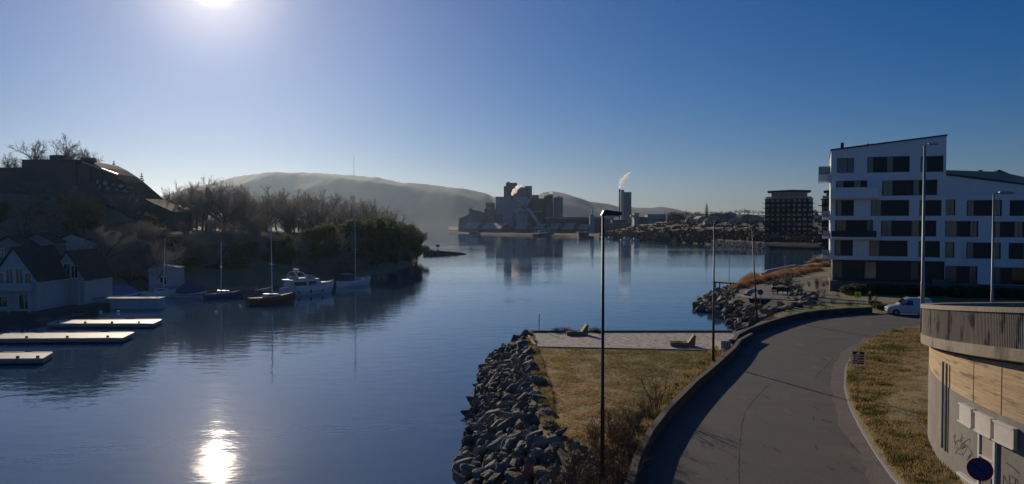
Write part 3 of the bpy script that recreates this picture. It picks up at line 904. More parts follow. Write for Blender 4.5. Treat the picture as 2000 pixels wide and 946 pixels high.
# vertical formwork joints and the downpipe on the wall
for ang in (R(12), R(17.5), R(23)):
    x, y = ramp_pt(ang, 22.0)
def ang_at(px):
    r_ = (px-1000)/F_PX
    A_ = r_*r_+1; B_ = -2*(r_*RC[0]+RC[1]); C_ = RC[0]**2+RC[1]**2-22.0**2
    d = (-B_-math.sqrt(max(0, B_*B_-4*A_*C_)))/(2*A_)
    return math.asin((d-RC[1])/22.0), d
for px in (1849, 1856):
    a, d = ang_at(px)
    x, y = ramp_pt(a, 22.06)
    MB().cyl((x-RC[0],y-RC[1],0.9),(x-RC[0],y-RC[1],4.4), 0.045, 8).build('cable_duct', M['galv'], ramp)
for px in (1905, 1960):
    a, d = ang_at(px); x, y = ramp_pt(a, 21.982)
    x2, y2 = ramp_pt(a+0.0012, 21.982)
    MB().bar((x-RC[0],y-RC[1],split(a)-LZ),(x-RC[0],y-RC[1],ramp_top(a)-1.9-LZ), 0.02, 0.02).build('formwork_joint', M['beam'], ramp)

def wall_patch(px0, px1, z0, z1, off0, off1, parent, name, m, n=6):
    """a box that follows the curve of the wall between two image columns"""
    A0, _ = ang_at(px0); A1, _ = ang_at(px1)
    if A0 > A1: A0, A1 = A1, A0
    mb = MB(); rws = [[],[],[],[]]
    for i in range(n+1):
        a = A0+(A1-A0)*i/n
        for r_, (rad, z) in zip(rws, ((22+off0,z0),(22+off1,z0),(22+off1,z1),(22+off0,z1))):
            x, y = ramp_pt(a, rad); r_.append((x-parent.location.x, y-parent.location.y, z-parent.location.z))
    for a, b in zip(rws, rws[1:]+rws[:1]): mb.ribbon(a, b)
    for e in (0,-1): mb.add([r_[e] for r_ in rws], [(0,1,2,3)])
    return mb.build(name, m, parent, fix=True)
def wall_thing(name, label, cat, px, z, group=None):
    a, d = ang_at(px); x, y = ramp_pt(a, 22.0)
    return thing(name, label, cat, (x, y, z), 0, group)
M['signwhite'] = mat('cream_sign_face', (0.66,0.60,0.52), 0.6, (0.74,0.68,0.60), 2.0, 0.5)
for k, (p0, p1, lab) in enumerate(((1888,1914,'leftmost of three cream box signs on the curved ramp wall'),(1919,1953,'middle one of three cream box signs, above the door in the ramp wall'),(1957,1999,'rightmost of three cream box signs on the curved ramp wall'))):
    t = wall_thing('box_sign', lab, 'sign', (p0+p1)/2, 5.05, 'cream box signs on the ramp wall')
    wall_patch(p0, p1-3, 5.09, 5.70, 0.03, 0.16, t, 'sign_face', M['signwhite'])
    wall_patch(p0-1, p1-2, 5.705, 5.75, 0.02, 0.20, t, 'hood', M['whitepaint'])
    wall_patch(p0-2, p1-2, 5.04, 5.085, 0.02, 0.20, t, 'rail', M['whitepaint'])
t = wall_thing('metal_door', 'cream metal door in the curved ramp wall with a vertical slatted lower half', 'door', 1938, LZ)
M['doorcream'] = mat('cream_door', (0.36,0.32,0.26), 0.6, (0.44,0.39,0.32), 1.5, 0.8)
wall_patch(1925, 1951, LZ+0.02, 4.22, 0.01, 0.05, t, 'lower_leaf', M['doorcream'])
wall_patch(1925, 1951, 4.26, 4.95, 0.01, 0.045, t, 'upper_panel', M['doorcream'])
for q in range(9):
    wall_patch(1926.5+q*2.7, 1927.6+q*2.7, LZ+0.1, 4.1, 0.052, 0.075, t, 'slat', M['doorcream'], 1)
wall_patch(1921.5, 1924.5, LZ, 5.0, 0.005, 0.10, t, 'jamb', M['whitepaint'], 1)
wall_patch(1951.6, 1955.5, LZ, 5.0, 0.005, 0.10, t, 'jamb', M['whitepaint'], 1)
wall_patch(1925, 1951, 4.222, 4.258, 0.005, 0.11, t, 'transom', M['whitepaint'], 2)
wall_patch(1948.0, 1950.0, 3.45, 3.65, 0.08, 0.13, t, 'handle', M['galv'], 1)
t = wall_thing('wall_panel', 'low cream panel with a white rail at the foot of the ramp wall', 'panel', 1900, LZ)
wall_patch(1888, 1919, LZ+0.0, 3.05, 0.01, 0.09, t, 'board', M['doorcream'])
wall_patch(1886, 1920, 3.055, 3.12, 0.01, 0.2, t, 'rail', M['whitepaint'])
t = wall_thing('wall_panel', 'second low cream panel right of the door in the ramp wall', 'panel', 1975, LZ)
wall_patch(1960, 1990, LZ+0.0, 3.35, 0.01, 0.05, t, 'board', M['wall_low'])

# graffiti: dark scribbled strokes on the wall
M['spray'] = mat('dark_spray_paint', (0.075,0.065,0.06), 0.9)
def spray(strokes, label, pxc, zc, wdt=0.035):
    t = wall_thing('graffiti', label, 'graffiti', pxc, zc)
    mb = MB()
    for st in strokes:
        pts = []
        for px, py in st:
            a, d = ang_at(px); z = P(px, py, d).z
            pts.append((a, z))
        pts = resample(pts, 14)
        L=[];U=[]
        for i,(a,z) in enumerate(pts):
            b0 = pts[max(i-1,0)]; b1 = pts[min(i+1,len(pts)-1)]
            da = (b1[0]-b0[0])*22; dz = b1[1]-b0[1]; ln = math.hypot(da,dz) or 1
            na, nz = -dz/ln*wdt/2/22, da/ln*wdt/2
            for lst, s in ((L,-1),(U,1)):
                x, y = ramp_pt(a+na*s, 22.006); lst.append((x-t.location.x, y-t.location.y, z+nz*s-t.location.z))
        mb.ribbon(L, U)
    mb.build('paint_strokes', M['spray'], t)
    return t
random.seed(8)
sc = []
for k in range(16):
    x0 = random.uniform(1872,1902); y0 = 835+(x0-1872)*0.5+random.uniform(0,40)
    sc.append([(x0,y0),(x0+random.uniform(-8,8),y0+random.uniform(-3,12)),(x0+random.uniform(-8,8),y0+random.uniform(4,20)),(x0+random.uniform(-4,8),y0+random.uniform(8,22))])
spray(sc, 'faint tangled graffiti scrawl on the grey ramp wall left of the door', 1888, 4.2, 0.022)
spray([[(1968,945),(1968,927),(1976,944),(1981,948)],[(1980,928),(1980,944),(1990,948),(1992,934),(1984,930)],[(1994,936),(1999,950)],[(1972,903),(1985,912),(1999,925)]],
      'angular dark graffiti letters on the ramp wall right of the door', 1982, 3.4, 0.05)
# ------------------------------------------------------------------ right side: apartment building
B_ROT = R(-22.0)
BO = P(1622, 435, 110.0); BO = Vector((BO.x, BO.y, LZ))
bu = Vector((math.cos(B_ROT), math.sin(B_ROT))); bn = Vector((-bu.y, bu.x))   # along the facade, and inward
def FA(px, py, off=0.0):
    """image point to (s, z) on the facade plane, z above the ground"""
    r_ = ray(px, py)
    o = Vector((BO.x + bn.x*off, BO.y + bn.y*off))
    t = (o.x*bn.x + o.y*bn.y) / (r_.x*bn.x + r_.y*bn.y)
    p = Vector((r_.x*t, r_.y*t))
    return ((p.x-BO.x)*bu.x + (p.y-BO.y)*bu.y, CAM_Z + r_.z*t - LZ)
def rect(px0, py0, px1, py1):
    s0, zt = FA(px0, (py0)); s1, zt2 = FA(px1, py0)
    _, zb = FA(px0, py1); _, zb2 = FA(px1, py1)
    return (s0, s1, (zb+zb2)/2, (zt+zt2)/2)

bld = thing('apartment_building', 'large white rendered apartment block with black window bands and slanted roofs', 'building', BO, B_ROT)
def holed_wall(mb, x0, x1, z0, z1, y, depth, holes):
    xs = sorted({x0, x1} | {h[0] for h in holes} | {h[1] for h in holes}); xs = [x for x in xs if x0 <= x <= x1]
    zs = sorted({z0, z1} | {h[2] for h in holes} | {h[3] for h in holes}); zs = [z for z in zs if z0 <= z <= z1]
    for a, b in zip(xs, xs[1:]):
        for c, d in zip(zs, zs[1:]):
            cx, cz = (a+b)/2, (c+d)/2
            if not any(h[0] < cx < h[1] and h[2] < cz < h[3] for h in holes):
                mb.add([(a,y,c),(b,y,c),(b,y,d),(a,y,d)], [(0,1,2,3)])
    for h in holes:
        a, b, c, d = h
        mb.add([(a,y,c),(b,y,c),(b,y,d),(a,y,d),(a,y+depth,c),(b,y+depth,c),(b,y+depth,d),(a,y+depth,d)], [(0,4,5,1),(1,5,6,2),(2,6,7,3),(3,7,4,0)])

rows_main = [
 [(1635,309,1668,338),(1694,306,1777,337),(1798,305,1843,336)],
 [(1633,353,1694,369),(1723,352,1831,382)],
 [(1632,391,1668,422),(1701,391,1776,422),(1796,391,1839,422)],
 [(1631,430,1705,463),(1721,431,1829,462)],
 [(1630,469,1666,500),(1698,470,1773,501),(1794,471,1836,503)]]
rows_wing = [
 [(1847,390,1867,421),(1889,391,1958,422),(1973,391,2030,422)],
 [(1846,432,1912,463),(1942,433,2010,464)],
 [(1845,473,1865,504),(1888,474,1956,506),(1971,475,2030,507)],
 [(1847,520,1910,555),(1941,523,2015,557)]]
holes_m = [rect(*r) for row in rows_main for r in row]
holes_w = [rect(*r) for row in rows_wing for r in row]
sL = 0.0; sM = FA(1847, 400)[0]; sR = FA(2000, 400)[0] + 14
zbot_m = FA(1730, 509)[1]; 
zroofL = FA(1627, 292)[1]; zroofR = FA(1848, 263)[1]; zbase = FA(1650, 546)[1]
zw_top = [h for h in (FA(1848, 341)[1], FA(2000, 360)[1])]
main = MB()
hmax = min(zroofL-0.35, 99)
holed_wall(main, sL, sM, zbot_m, hmax, 0.0, 0.32, holes_m)
# sloping gable piece over the rectangular part
main.xzprism([(sL, hmax), (sM, hmax), (sM, zroofR-0.18), (sL, zroofL-0.18)], 0.0, 0.3)
main.add([(sL,0,zbot_m),(sL,16,zbot_m),(sL,16,zroofL-0.18),(sL,0,zroofL-0.18)], [(0,1,2,3)])
main.add([(sM,0,zbot_m),(sM,16,zbot_m),(sM,16,zroofR-0.18),(sM,0,zroofR-0.18)], [(0,3,2,1)])
main.add([(sL,0,zbot_m),(sM,0,zbot_m),(sM,16,zbot_m),(sL,16,zbot_m)], [(0,3,2,1)])
main.add([(sL,16,zbot_m),(sM,16,zbot_m),(sM,16,zroofR-0.18),(sL,16,zroofL-0.18)], [(0,3,2,1)])
main.build('main_wall', M['white'], bld)
MB().xzprism([(sL-0.12, zroofL-0.178), (sM+0.1, zroofR-0.178), (sM+0.1, zroofR+0.02), (sL-0.12, zroofL+0.02)], -0.18, 16.1).build('main_roof', M['roofdark'], bld, fix=True)
# roof things of the main block
rf = None
def roofz(s): return zroofL + (zroofR-zroofL)*(s-sL)/(sM-sL)
for px, h, wd in ((1646, 1.05, 0.22),):
    s = FA(px, 300)[0]
    MB().box(s-wd, s+wd, 3.0, 3.5, roofz(s)-0.3, roofz(s)+h).build('chimney', M['roofdark'], bld)
for px, h, wd in ((1693,0.5,0.12),(1699,0.6,0.14),(1706,0.5,0.12),(1714,0.45,0.12)):
    s = FA(px, 295)[0]
    MB().cyl((s,5,roofz(s)-0.3),(s,5,roofz(s)+h), wd, 8).build('roof_vent', M['darkmetal'], bld)
s = FA(1636,290)[0]
MB().xzprism([(s-0.8, roofz(s)-0.1),(s+0.6, roofz(s)),(s+0.6, roofz(s)+0.45)], 4, 6.5).build('roof_hatch', M['roofdark'], bld, fix=True)

wing = MB()
ywing = 0.22
zwb = FA(1900, 557)[1]
def wroof(s): return zw_top[0] + (zw_top[1]-zw_top[0])*(s-sM)/(FA(2000,360)[0]-sM)
hw = wroof(sR)-0.3
wx0 = sM+0.003
holed_wall(wing, wx0, sR, zwb, FA(1900,385)[1], ywing, 0.32, holes_w)
z385 = FA(1900,385)[1]
wing.xzprism([(wx0, z385),(sR, z385),(sR, max(z385+0.2, wroof(sR)-0.12)),(wx0, wroof(sM)-0.12)], ywing, ywing+0.3)
wing.add([(sR,ywing,zwb),(sR,16,zwb),(sR,16,wroof(sR)),(sR,ywing,wroof(sR))], [(0,1,2,3)])
wing.add([(wx0,16,zwb),(sR,16,zwb),(sR,16,wroof(sR)-0.12),(wx0,16,wroof(sM)-0.12)], [(0,1,2,3)])
wing.build('wing_wall', M['white'], bld)
MB().xzprism([(wx0+0.1, wroof(sM)-0.118),(sR+0.2, wroof(sR)-0.118),(sR+0.2, wroof(sR)+0.14),(wx0+0.1, wroof(sM)+0.14)], ywing-0.14, 16.05).build('wing_roof', M['roofdark'], bld, fix=True)
# the paler roof of the rear block seen over the wing
a0_ = FA(1852, 334, 10); a1_ = FA(1955, 338, 10); a2_ = FA(1978, 348, 10); a3_ = FA(1852, 348, 10)
MB().xzprism([(sM+0.25, a0_[1]-0.9),(a2_[0]+3, a2_[1]-0.9),(a2_[0]+2.2, a2_[1]-0.1),(a1_[0], a1_[1]+0.15),(sM+0.25, a0_[1]+0.2)], 10.0, 15.5).build('rear_roof', M['shedroof'], bld, fix=True)
MB().xzprism([(a1_[0]-0.7, a1_[1]+0.1),(a2_[0]+1.4, a2_[1]-0.1),(a1_[0], a1_[1]+0.55)], 11, 15).build('roof_hatch', M['roofdark'], bld, fix=True)
for px in (1913, 1917, 1951):
    s, z = FA(px, 336, 11)
    MB().cyl((s,11,z-0.6),(s,11,z+0.25), 0.16, 8).build('roof_vent', M['darkmetal'], bld)

# windows: black bands with glazed bays
def window(r, y, panes, curtain=True):
    a, b, c, d = r
    w_ = MB().box(a+0.002, b-0.002, y+0.30, y+0.36, c+0.002, d-0.002).build('window', M['panel'], bld)
    e = 0.05
    fr = MB()
    fr.box(a+0.01, b-0.01, y+0.20, y+0.295, c+0.01, c+e).box(a+0.01, b-0.01, y+0.20, y+0.295, d-e, d-0.01)
    fr.box(a+0.01, a+e, y+0.20, y+0.295, c+e, d-e).box(b-e, b-0.01, y+0.20, y+0.295, c+e, d-e)
    W = b-a
    for (f0, f1, kind) in panes:
        x0, x1 = a+W*f0+0.06, a+W*f1-0.06
        for xx in (x0-0.05, x1):
            fr.box(xx, xx+0.05, y+0.22, y+0.296, c+e, d-e)
        if kind in (1, 3):
            zz = c+(d-c)*0.34
            fr.box(x0+(x1-x0)*0.5, x1, y+0.22, y+0.294, zz, zz+0.05)
            fr.box(x0+(x1-x0)*0.48, x0+(x1-x0)*0.48+0.05, y+0.22, y+0.294, c+e, d-e)
        MB().box(x0, x1, y+0.26, y+0.285, c+e, d-e).build('pane', M['curtain'] if kind < 3 else M['glass'], w_)
    fr.build('frame', M['frame'], w_)
pane_sets = {
 (0,0): [(0.02,0.62,1),(0.62,0.98,4)], (0,1): [(0.01,0.15,2),(0.47,0.62,1)], (0,2): [(0.02,0.3,2)],
 (1,0): [(0.03,0.25,2),(0.58,0.80,1)], (1,1): [(0.02,0.20,1),(0.57,0.68,2)],
 (2,0): [(0.05,0.35,2)], (2,1): [(0.01,0.28,1)], (2,2): [(0.02,0.22,1)],
 (3,0): [(0.03,0.30,3),(0.85,0.97,1)], (3,1): [(0.02,0.20,1),(0.56,0.70,2)],
 (4,0): [(0.05,0.35,2)], (4,1): [(0.02,0.27,1)], (4,2): [(0.02,0.22,4)]}
for i, row in enumerate(rows_main):
    for j, r_ in enumerate(row):
        window(rect(*r_), 0.0, pane_sets[(i,j)])
pw = {(0,0):[(0.05,0.92,1)],(0,1):[(0.03,0.22,1),(0.72,0.97,2)],(0,2):[(0.5,0.7,1)],
      (1,0):[(0.03,0.38,2),(0.76,0.97,1)],(1,1):[(0.04,0.2,2),(0.6,0.85,1)],
      (2,0):[(0.08,0.92,4)],(2,1):[(0.03,0.22,1),(0.76,0.97,4)],(2,2):[(0.5,0.7,1)],
      (3,0):[(0.03,0.36,2),(0.76,0.96,1)],(3,1):[(0.04,0.2,2),(0.5,0.97,4)]}
for i, row in enumerate(rows_wing):
    for j, r_ in enumerate(row):
        window(rect(*r_), ywing, pw[(i,j)])

# recessed dark ground floor with glazed bays, and the plinth below
MB().box(sL+0.35, sM-0.003, 0.9, 15.9, zbase-0.2, zbot_m-0.002).build('ground_floor', M['panel'], bld)
for px0, px1 in ((1627,1644),(1690,1711),(1781,1793)):
    x0 = FA(px0,525)[0]; x1 = FA(px1,525)[0]
    g_ = MB().box(x0, x1, 0.80, 0.885, zbase+0.2, zbot_m-0.3).build('ground_floor_window', M['curtain'], bld)
    MB().box(x0-0.06, x0, 0.76, 0.86, zbase+0.1, zbot_m-0.2).box(x1, x1+0.06, 0.76, 0.86, zbase+0.1, zbot_m-0.2).build('frame', M['frame'], g_)
MB().box(sL+0.02, sR-0.05, 0.05, 16.2, -0.3, zbase-0.203).build('plinth', M['plinth'], bld)
MB().box(sM-1.6, sM+0.6, -0.5, 0.04, 0.0, zbase+0.3).build('entrance_block', M['plinth'], bld)
# balconies
def balcony(px0, px1, pyt, pyb, out, rail_py=None, glass=False, y0=0.0):
    s0, zt = FA(px0, pyt); s1, zb = FA(px1, pyb)
    sl = MB().box(s0, s1, -out, y0-0.003, zb, zt).build('balcony', M['white'], bld)
    if rail_py:
        zr = FA(px0, rail_py)[1]
        MB().box(s0+0.05, s1-0.05, -out+0.03, -out+0.06, zt+0.01, zr).build('railing_glass', M['paleglass'] if glass else M['panel'], sl)
    return sl
balcony(1622, 1714, 368, 388, 1.5)
balcony(1623, 1711, 463, 467, 1.6, 451)
# balconies on the water side
def side_balcony(py0, py1, out, rail=None, y0=1.2, y1=6.0):
    _, zt = FA(1622, py0); _, zb = FA(1622, py1)
    sl = MB().box(-out, -0.003, y0, y1, zb, zt).build('balcony', M['white'], bld)
    if rail:
        zr = FA(1622, rail)[1]
        MB().box(-out+0.02, -out+0.05, y0+0.05, y1-0.05, zt+0.01, zr).build('railing_glass', M['paleglass'], sl)
        MB().box(-out+0.02, -0.05, y0+0.02, y0+0.05, zt+0.01, zr).build('railing_glass', M['paleglass'], sl)
    return sl
sb = side_balcony(340, 354, 1.7, 324)
MB().box(-1.66, -1.2, 5.0, 5.9, FA(1622,339)[1]+0.01, FA(1622,326)[1]).build('privacy_screen', M['panel'], sb)
side_balcony(424, 430, 1.1, 412)
side_balcony(462, 467, 1.0, 451)
side_balcony(500, 506, 1.1, 489)

# ------------------------------------------------------------------ street lamps
def lamp(name, label, px, base, h, r0, r1, head, m, arm=0.0, rz=0.0, lean=(0,0), group=None):
    t = thing(name, label, 'street lamp', base, rz, group)
    top = Vector((lean[0], lean[1], h))
    n = 14
    MB().tube([Vector((0,0,0)), top*0.30, top*0.305, top], [r0, r0*0.93, r0*0.78, r1], n).build('pole', m, t, smooth=True)
    MB().cyl((0,0,0.001),(0,0,0.35), r0*1.35, n).build('base_collar', m, t)
    if head == 'box':
        L = head_len = 0.95
        prof = [(-0.09,h-0.02),(0.0,h+0.16),(0.08,h+0.19),(0.66,h+0.11),(0.71,h+0.01),(0.66,h-0.03)]
        hd = MB().xzprism(prof, -0.15, 0.15).build('lamp_head', m, t, fix=True)
        MB().xzprism([(0.05,h-0.07),(0.60,h-0.08),(0.65,h-0.033),(0.0,h-0.028)], -0.12, 0.12).build('lens', M['paleglass'], hd, fix=True)
    elif head == 'arm':
        tx, ty = top.x, top.y
        MB().tube([(tx,ty,h-0.02),(tx+0.12,ty,h+0.06),(tx+0.35,ty,h+0.08)], 0.045, 8).build('arm', m, t)
        hd = MB().xzprism([(tx+0.2,h+0.03),(tx+0.28,h+0.16),(tx+0.75,h+0.17),(tx+1.05,h+0.09),(tx+1.02,h+0.03)], ty-0.16, ty+0.16).build('lamp_head', m, t, fix=True)
        MB().box(tx+0.35, tx+0.95, ty-0.12, ty+0.12, h+0.0, h+0.027).build('lens', M['paleglass'], hd)
    return t
# tall dark lamp in the foreground, foot just below the frame
pt = P(1178, 435, 29.0)
lamp('street_lamp', 'tall black street lamp with a box head in the foreground', 1178, (pt.x, pt.y, LZ), CAM_Z-LZ+0.30, 0.085, 0.05, 'box', M['darkmetal'], rz=R(4))
pt = G(1393, 709, LZ)
lamp('street_lamp', 'thin black street lamp rising beside the road wall where it meets the gravel path', 1393, (pt.x, pt.y, LZ), 9.9, 0.09, 0.045, 'arm', M['darkmetal'], rz=R(64))
pt = G(1478, 618, LZ)
lamp('street_lamp', 'leaning thin black street lamp behind the far road wall by the inlet boulders', 1478, (pt.x, pt.y, LZ), 9.4, 0.09, 0.05, 'arm', M['darkmetal'], rz=R(60), lean=(-0.95,0.35))
pt = P(1804, 435, 64.0)
lamp('street_lamp', 'tall galvanised street lamp standing on the verge beside the end of the ramp parapet', 1804, (pt.x, pt.y, LZ+0.05), P(1804,284,64.0).z-LZ-0.05, 0.17, 0.09, 'arm', M['galv'], rz=R(-15))
pt = P(1940, 435, 44.0)
lamp('street_lamp', 'galvanised street lamp rising behind the ramp parapet in front of the white building', 1940, (pt.x, pt.y, 6.0), P(1940,380,44.0).z-6.0, 0.085, 0.05, 'arm', M['galv'], rz=R(-15))
# small path lamps
def path_lamp(label, px, py, d_z, h):
    p = G(px, py, d_z)
    t = thing('path_lamp', label, 'lamp', (p.x, p.y, d_z))
    MB().tube([(0,0,0),(0,0,h)], [0.06,0.04], 8).build('pole', M['galv'], t)
    MB().tube([(0,0,h+0.002),(0,0,h+0.10),(0,0,h+0.16)], [0.10,0.24,0.05], 12).build('lamp_shade', M['galv'], t)
    return t
path_lamp('small grey path lamp among the rust coloured grass on the promenade', 1533, 553, LZ, 4.3)
path_lamp('small grey lamp at the outer end of the wooden jetty', 1424, 549, 1.2, 5.6)

# ------------------------------------------------------------------ traffic signs
def round_sign(label, base, zc, r, cat='road sign', rz=0.0):
    t = thing('no_parking_sign', label, cat, base, rz)
    M.setdefault('signblue', mat('sign_blue', (0.015,0.04,0.16), 0.45))
    M.setdefault('signred', mat('sign_red', (0.20,0.012,0.018), 0.45))
    MB().cyl((0,0.05,0),(0,0.05,zc+r*0.8), 0.03, 10).build('post', M['galv'], t)
    def disc(rad, y0, y1):
        return MB().tube([(0,y0,zc),(0,y1,zc)], rad, 40)
    MB().tube([(0,-0.012,zc),(0,0.008,zc)], r, 40).build('rim', M['signred'], t)
    MB().tube([(0,-0.018,zc),(0,-0.013,zc)], r*0.78, 40).build('face', M['signblue'], t)
    q = r*0.80*0.707
    MB().bar((-q,-0.0215,zc+q),(q,-0.0215,zc-q), r*0.17, 0.004).build('slash', M['signred'], t)
    return t
p = P(1914, 917, 20.5)
round_sign('large no-parking sign in front of the door in the ramp wall', (p.x, p.y, LZ+0.2), p.z-LZ-0.2, 0.315, rz=R(-38))
p = G(1485, 594, LZ)
round_sign('small distant no-parking sign behind the boulder inlet beside the leaning lamp', (p.x, p.y, LZ), P(1485,571,p.y).z-LZ, 0.34, rz=R(-18))

# brown information sign on the verge
p = G(1675, 797, LZ)
t = thing('information_sign', 'brown and white information sign on a slim pole at the edge of the verge', 'sign', (p.x, p.y, LZ+0.05), R(-20))
z1 = P(1675,686,p.y).z-LZ-0.05; z0 = P(1675,712,p.y).z-LZ-0.05
M['signbrown'] = mat('sign_maroon', (0.105,0.018,0.022), 0.5)
MB().cyl((0,0.03,0),(0,0.03,z1), 0.03, 8).build('pole', M['galv'], t)
pan = MB().box(-0.31,0.31,-0.02,0.0,z0,z1).build('sign_panel', M['whitepaint'], t)
H = z1-z0
MB().box(-0.29,0.29,-0.026,-0.0205,z1-0.27*H,z1-0.03*H).build('header_field', M['signbrown'], pan)
MB().xzprism([(-0.10,z1-0.22*H),(0.10,z1-0.22*H),(0.07,z1-0.14*H),(0.0,z1-0.08*H),(-0.07,z1-0.14*H)], -0.032, -0.027).build('pictogram', M['whitepaint'], pan, fix=True)
for k, (fa, fb, x0, x1) in enumerate(((0.32,0.46,-0.24,0.29),(0.50,0.64,-0.22,0.29),(0.69,0.80,-0.29,0.0),(0.69,0.80,0.03,0.29),(0.84,0.97,-0.29,0.29))):
    MB().box(x0,x1,-0.026,-0.0205,z1-fb*H,z1-fa*H).build('text_field', M['signbrown'], pan)
for (fa, fb, x0, x1) in ((0.37,0.41,-0.18,0.05),(0.55,0.59,-0.16,0.0),(0.88,0.92,-0.22,-0.05)):
    MB().box(x0,x1,-0.031,-0.0265,z1-fb*H,z1-fa*H).build('text_line', M['whitepaint'], pan)

# yellow-green pedestrian sign
p = G(1675, 600, LZ)
t = thing('warning_sign', 'bright yellow-green square sign on a pole by the footpath', 'sign', (p.x, p.y, LZ), R(-20))
M['fluor'] = mat('fluorescent_yellow_green', (0.50,0.72,0.04), 0.5)
zc = P(1675,576,p.y).z-LZ
MB().cyl((0,0.03,0),(0,0.03,zc+0.3),0.03,8).build('pole', M['galv'], t)
MB().box(-0.33,0.33,-0.02,0.0,zc-0.35,zc+0.35).build('sign_panel', M['fluor'], t)
MB().xzprism([(-0.1,zc-0.2),(0.1,zc-0.2),(0.04,zc+0.05),(0.1,zc+0.2),(-0.1,zc+0.2),(-0.04,zc+0.05)], -0.027,-0.0205).build('pictogram', M['black'], t, fix=True)

# ------------------------------------------------------------------ van
def van():
    p = G(1743, 615.5, LZ)
    q = G(1806, 614, LZ)
    rz = math.atan2(q.y-p.y, q.x-p.x)
    ang = R(-13)
    t = thing('panel_van', 'white panel van facing left at the far edge of the road beside the ramp', 'van', (p.x-0.45, p.y+0.6, LZ+0.02), ang)
    # x: 0 front .. 4.4 rear ; y: half width 0.88
    def ring(x, zb, zbelt, zroof, wb, wr):
        return [(x,-wb*0.96,zb),(x,-wb,zb+0.15),(x,-wb,zbelt),(x,-wr,zroof-0.12),(x,-wr+0.14,zroof),
                (x,wr-0.14,zroof),(x,wr,zroof-0.12),(x,wb,zbelt),(x,wb,zb+0.15),(x,wb*0.96,zb)]
    st = [ring(0.0,0.32,0.66,0.70,0.72,0.70), ring(0.10,0.22,0.78,0.82,0.82,0.78), ring(0.45,0.20,0.92,0.97,0.88,0.80),
          ring(1.00,0.20,1.00,1.08,0.89,0.80), ring(1.12,0.20,1.02,1.13,0.89,0.80), ring(1.80,0.20,1.08,1.72,0.89,0.74),
          ring(2.10,0.20,1.08,1.82,0.89,0.74), ring(2.9,0.20,1.08,1.86,0.89,0.76), ring(4.25,0.22,1.06,1.82,0.89,0.78), ring(4.42,0.30,1.02,1.72,0.86,0.76)]
    mb = MB(); n = 10
    vs = [v for r_ in st for v in r_]
    fs = []
    for k in range(len(st)-1):
        for i in range(n):
            j = (i+1) % n
            fs.append((k*n+i, (k+1)*n+i, (k+1)*n+j, k*n+j))
    fs.append(tuple(range(n))); fs.append(tuple((len(st)-1)*n+i for i in range(n))[::-1])
    mb.add(vs, fs)
    body = mb.build('body', M['vanpaint'], t, fix=True)
    bv = body.modifiers.new('bevel', 'BEVEL'); bv.width = 0.03; bv.segments = 2; bv.limit_method = 'ANGLE'; bv.angle_limit = R(20)
    for s in (-1, 1):
        y = s*0.885
        # side window follows the slope from belt to roof
        def sp(x, z):   # point on the upper side
            f = (z-1.08)/(1.72-1.08)
            return (x, s*(0.895-0.145*f+0.006), z)
        pts = [sp(1.62,1.12), sp(2.55,1.10), sp(2.50,1.60), sp(2.05,1.62)]
        MB().add(pts, [(0,1,2,3) if s<0 else (3,2,1,0)]).build('side_window', M['glass'], t)
        MB().add([(1.25,s*0.893,1.08),(1.56,s*0.896,1.10),(1.86,s*0.80,1.55),(1.80,s*0.81,1.52)], [(0,1,2,3)]).build('quarter_window', M['glass'], t)
        MB().bar((1.45,s*0.93,1.12),(1.45,s*1.08,1.16),0.10,0.16).build('mirror', M['black'], t)
        MB().box(1.5,4.1,s*0.893-0.006,s*0.893+0.006,0.52,0.60).build('side_moulding', M['vanpaint'], t)
        MB().box(2.12,2.26,s*0.90-0.01,s*0.90+0.01,0.98,1.01).build('door_handle', M['black'], t)
        # lights
        MB().add([(0.03,s*0.70,0.68),(0.10,s*0.80,0.80),(0.42,s*0.875,0.90),(0.35,s*0.878,0.72),(0.10,s*0.815,0.62)], [(0,1,2,3,4)]).build('headlight', M['headlamp'], t)
        MB().cyl((0.04,s*0.62,0.42),(0.10,s*0.62,0.42),0.07,12).build('fog_light', M['headlamp'], t)
        MB().box(4.36,4.44,s*0.80-0.06,s*0.80+0.06,0.85,1.45).build('tail_light', M['signred'], t)
    MB().add([(1.16,-0.72,1.16),(1.16,0.72,1.16),(1.79,0.64,1.725),(1.79,-0.64,1.725)], [(0,1,2,3)]).build('windscreen', M['glass'], t)
    MB().box(-0.02,0.03,-0.40,0.40,0.60,0.68).build('grille', M['black'], t)
    MB().box(-0.03,0.10,-0.60,0.60,0.28,0.40).build('bumper', M['black'], t)
    MB().box(-0.035,-0.028,-0.25,0.25,0.44,0.54).build('number_plate', M['whitepaint'], t)
    for x in (0.85, 3.55):
        for s in (-1, 1):
            y = s*0.80
            ar = MB().tube([(x,y-0.095,0.30),(x,y+0.098,0.30)], 0.36, 24).build('wheel_arch', M['black'], t)
            w_ = MB().tube([(x,y-0.10,0.30),(x,y-0.085,0.30),(x,y+0.085,0.30),(x,y+0.105,0.30)], [0.27,0.31,0.31,0.27], 24).build('wheel', M['black'], t)
            MB().cyl((x,y+s*0.06,0.30),(x,y+s*0.115,0.30),0.19,16).build('rim', M['galv'], w_)
    for x in (2.2, 3.4):
        MB().bar((x,-0.66,1.92),(x,0.66,1.92),0.05,0.03).build('roof_bar', M['galv'], t)
    return t
M['vanpaint'] = mat('van_white_paint', (0.58,0.59,0.60), 0.3, coat=0.5)
M['headlamp'] = mat('headlamp_glass', (0.55,0.55,0.55), 0.1, spec=0.9)
van()

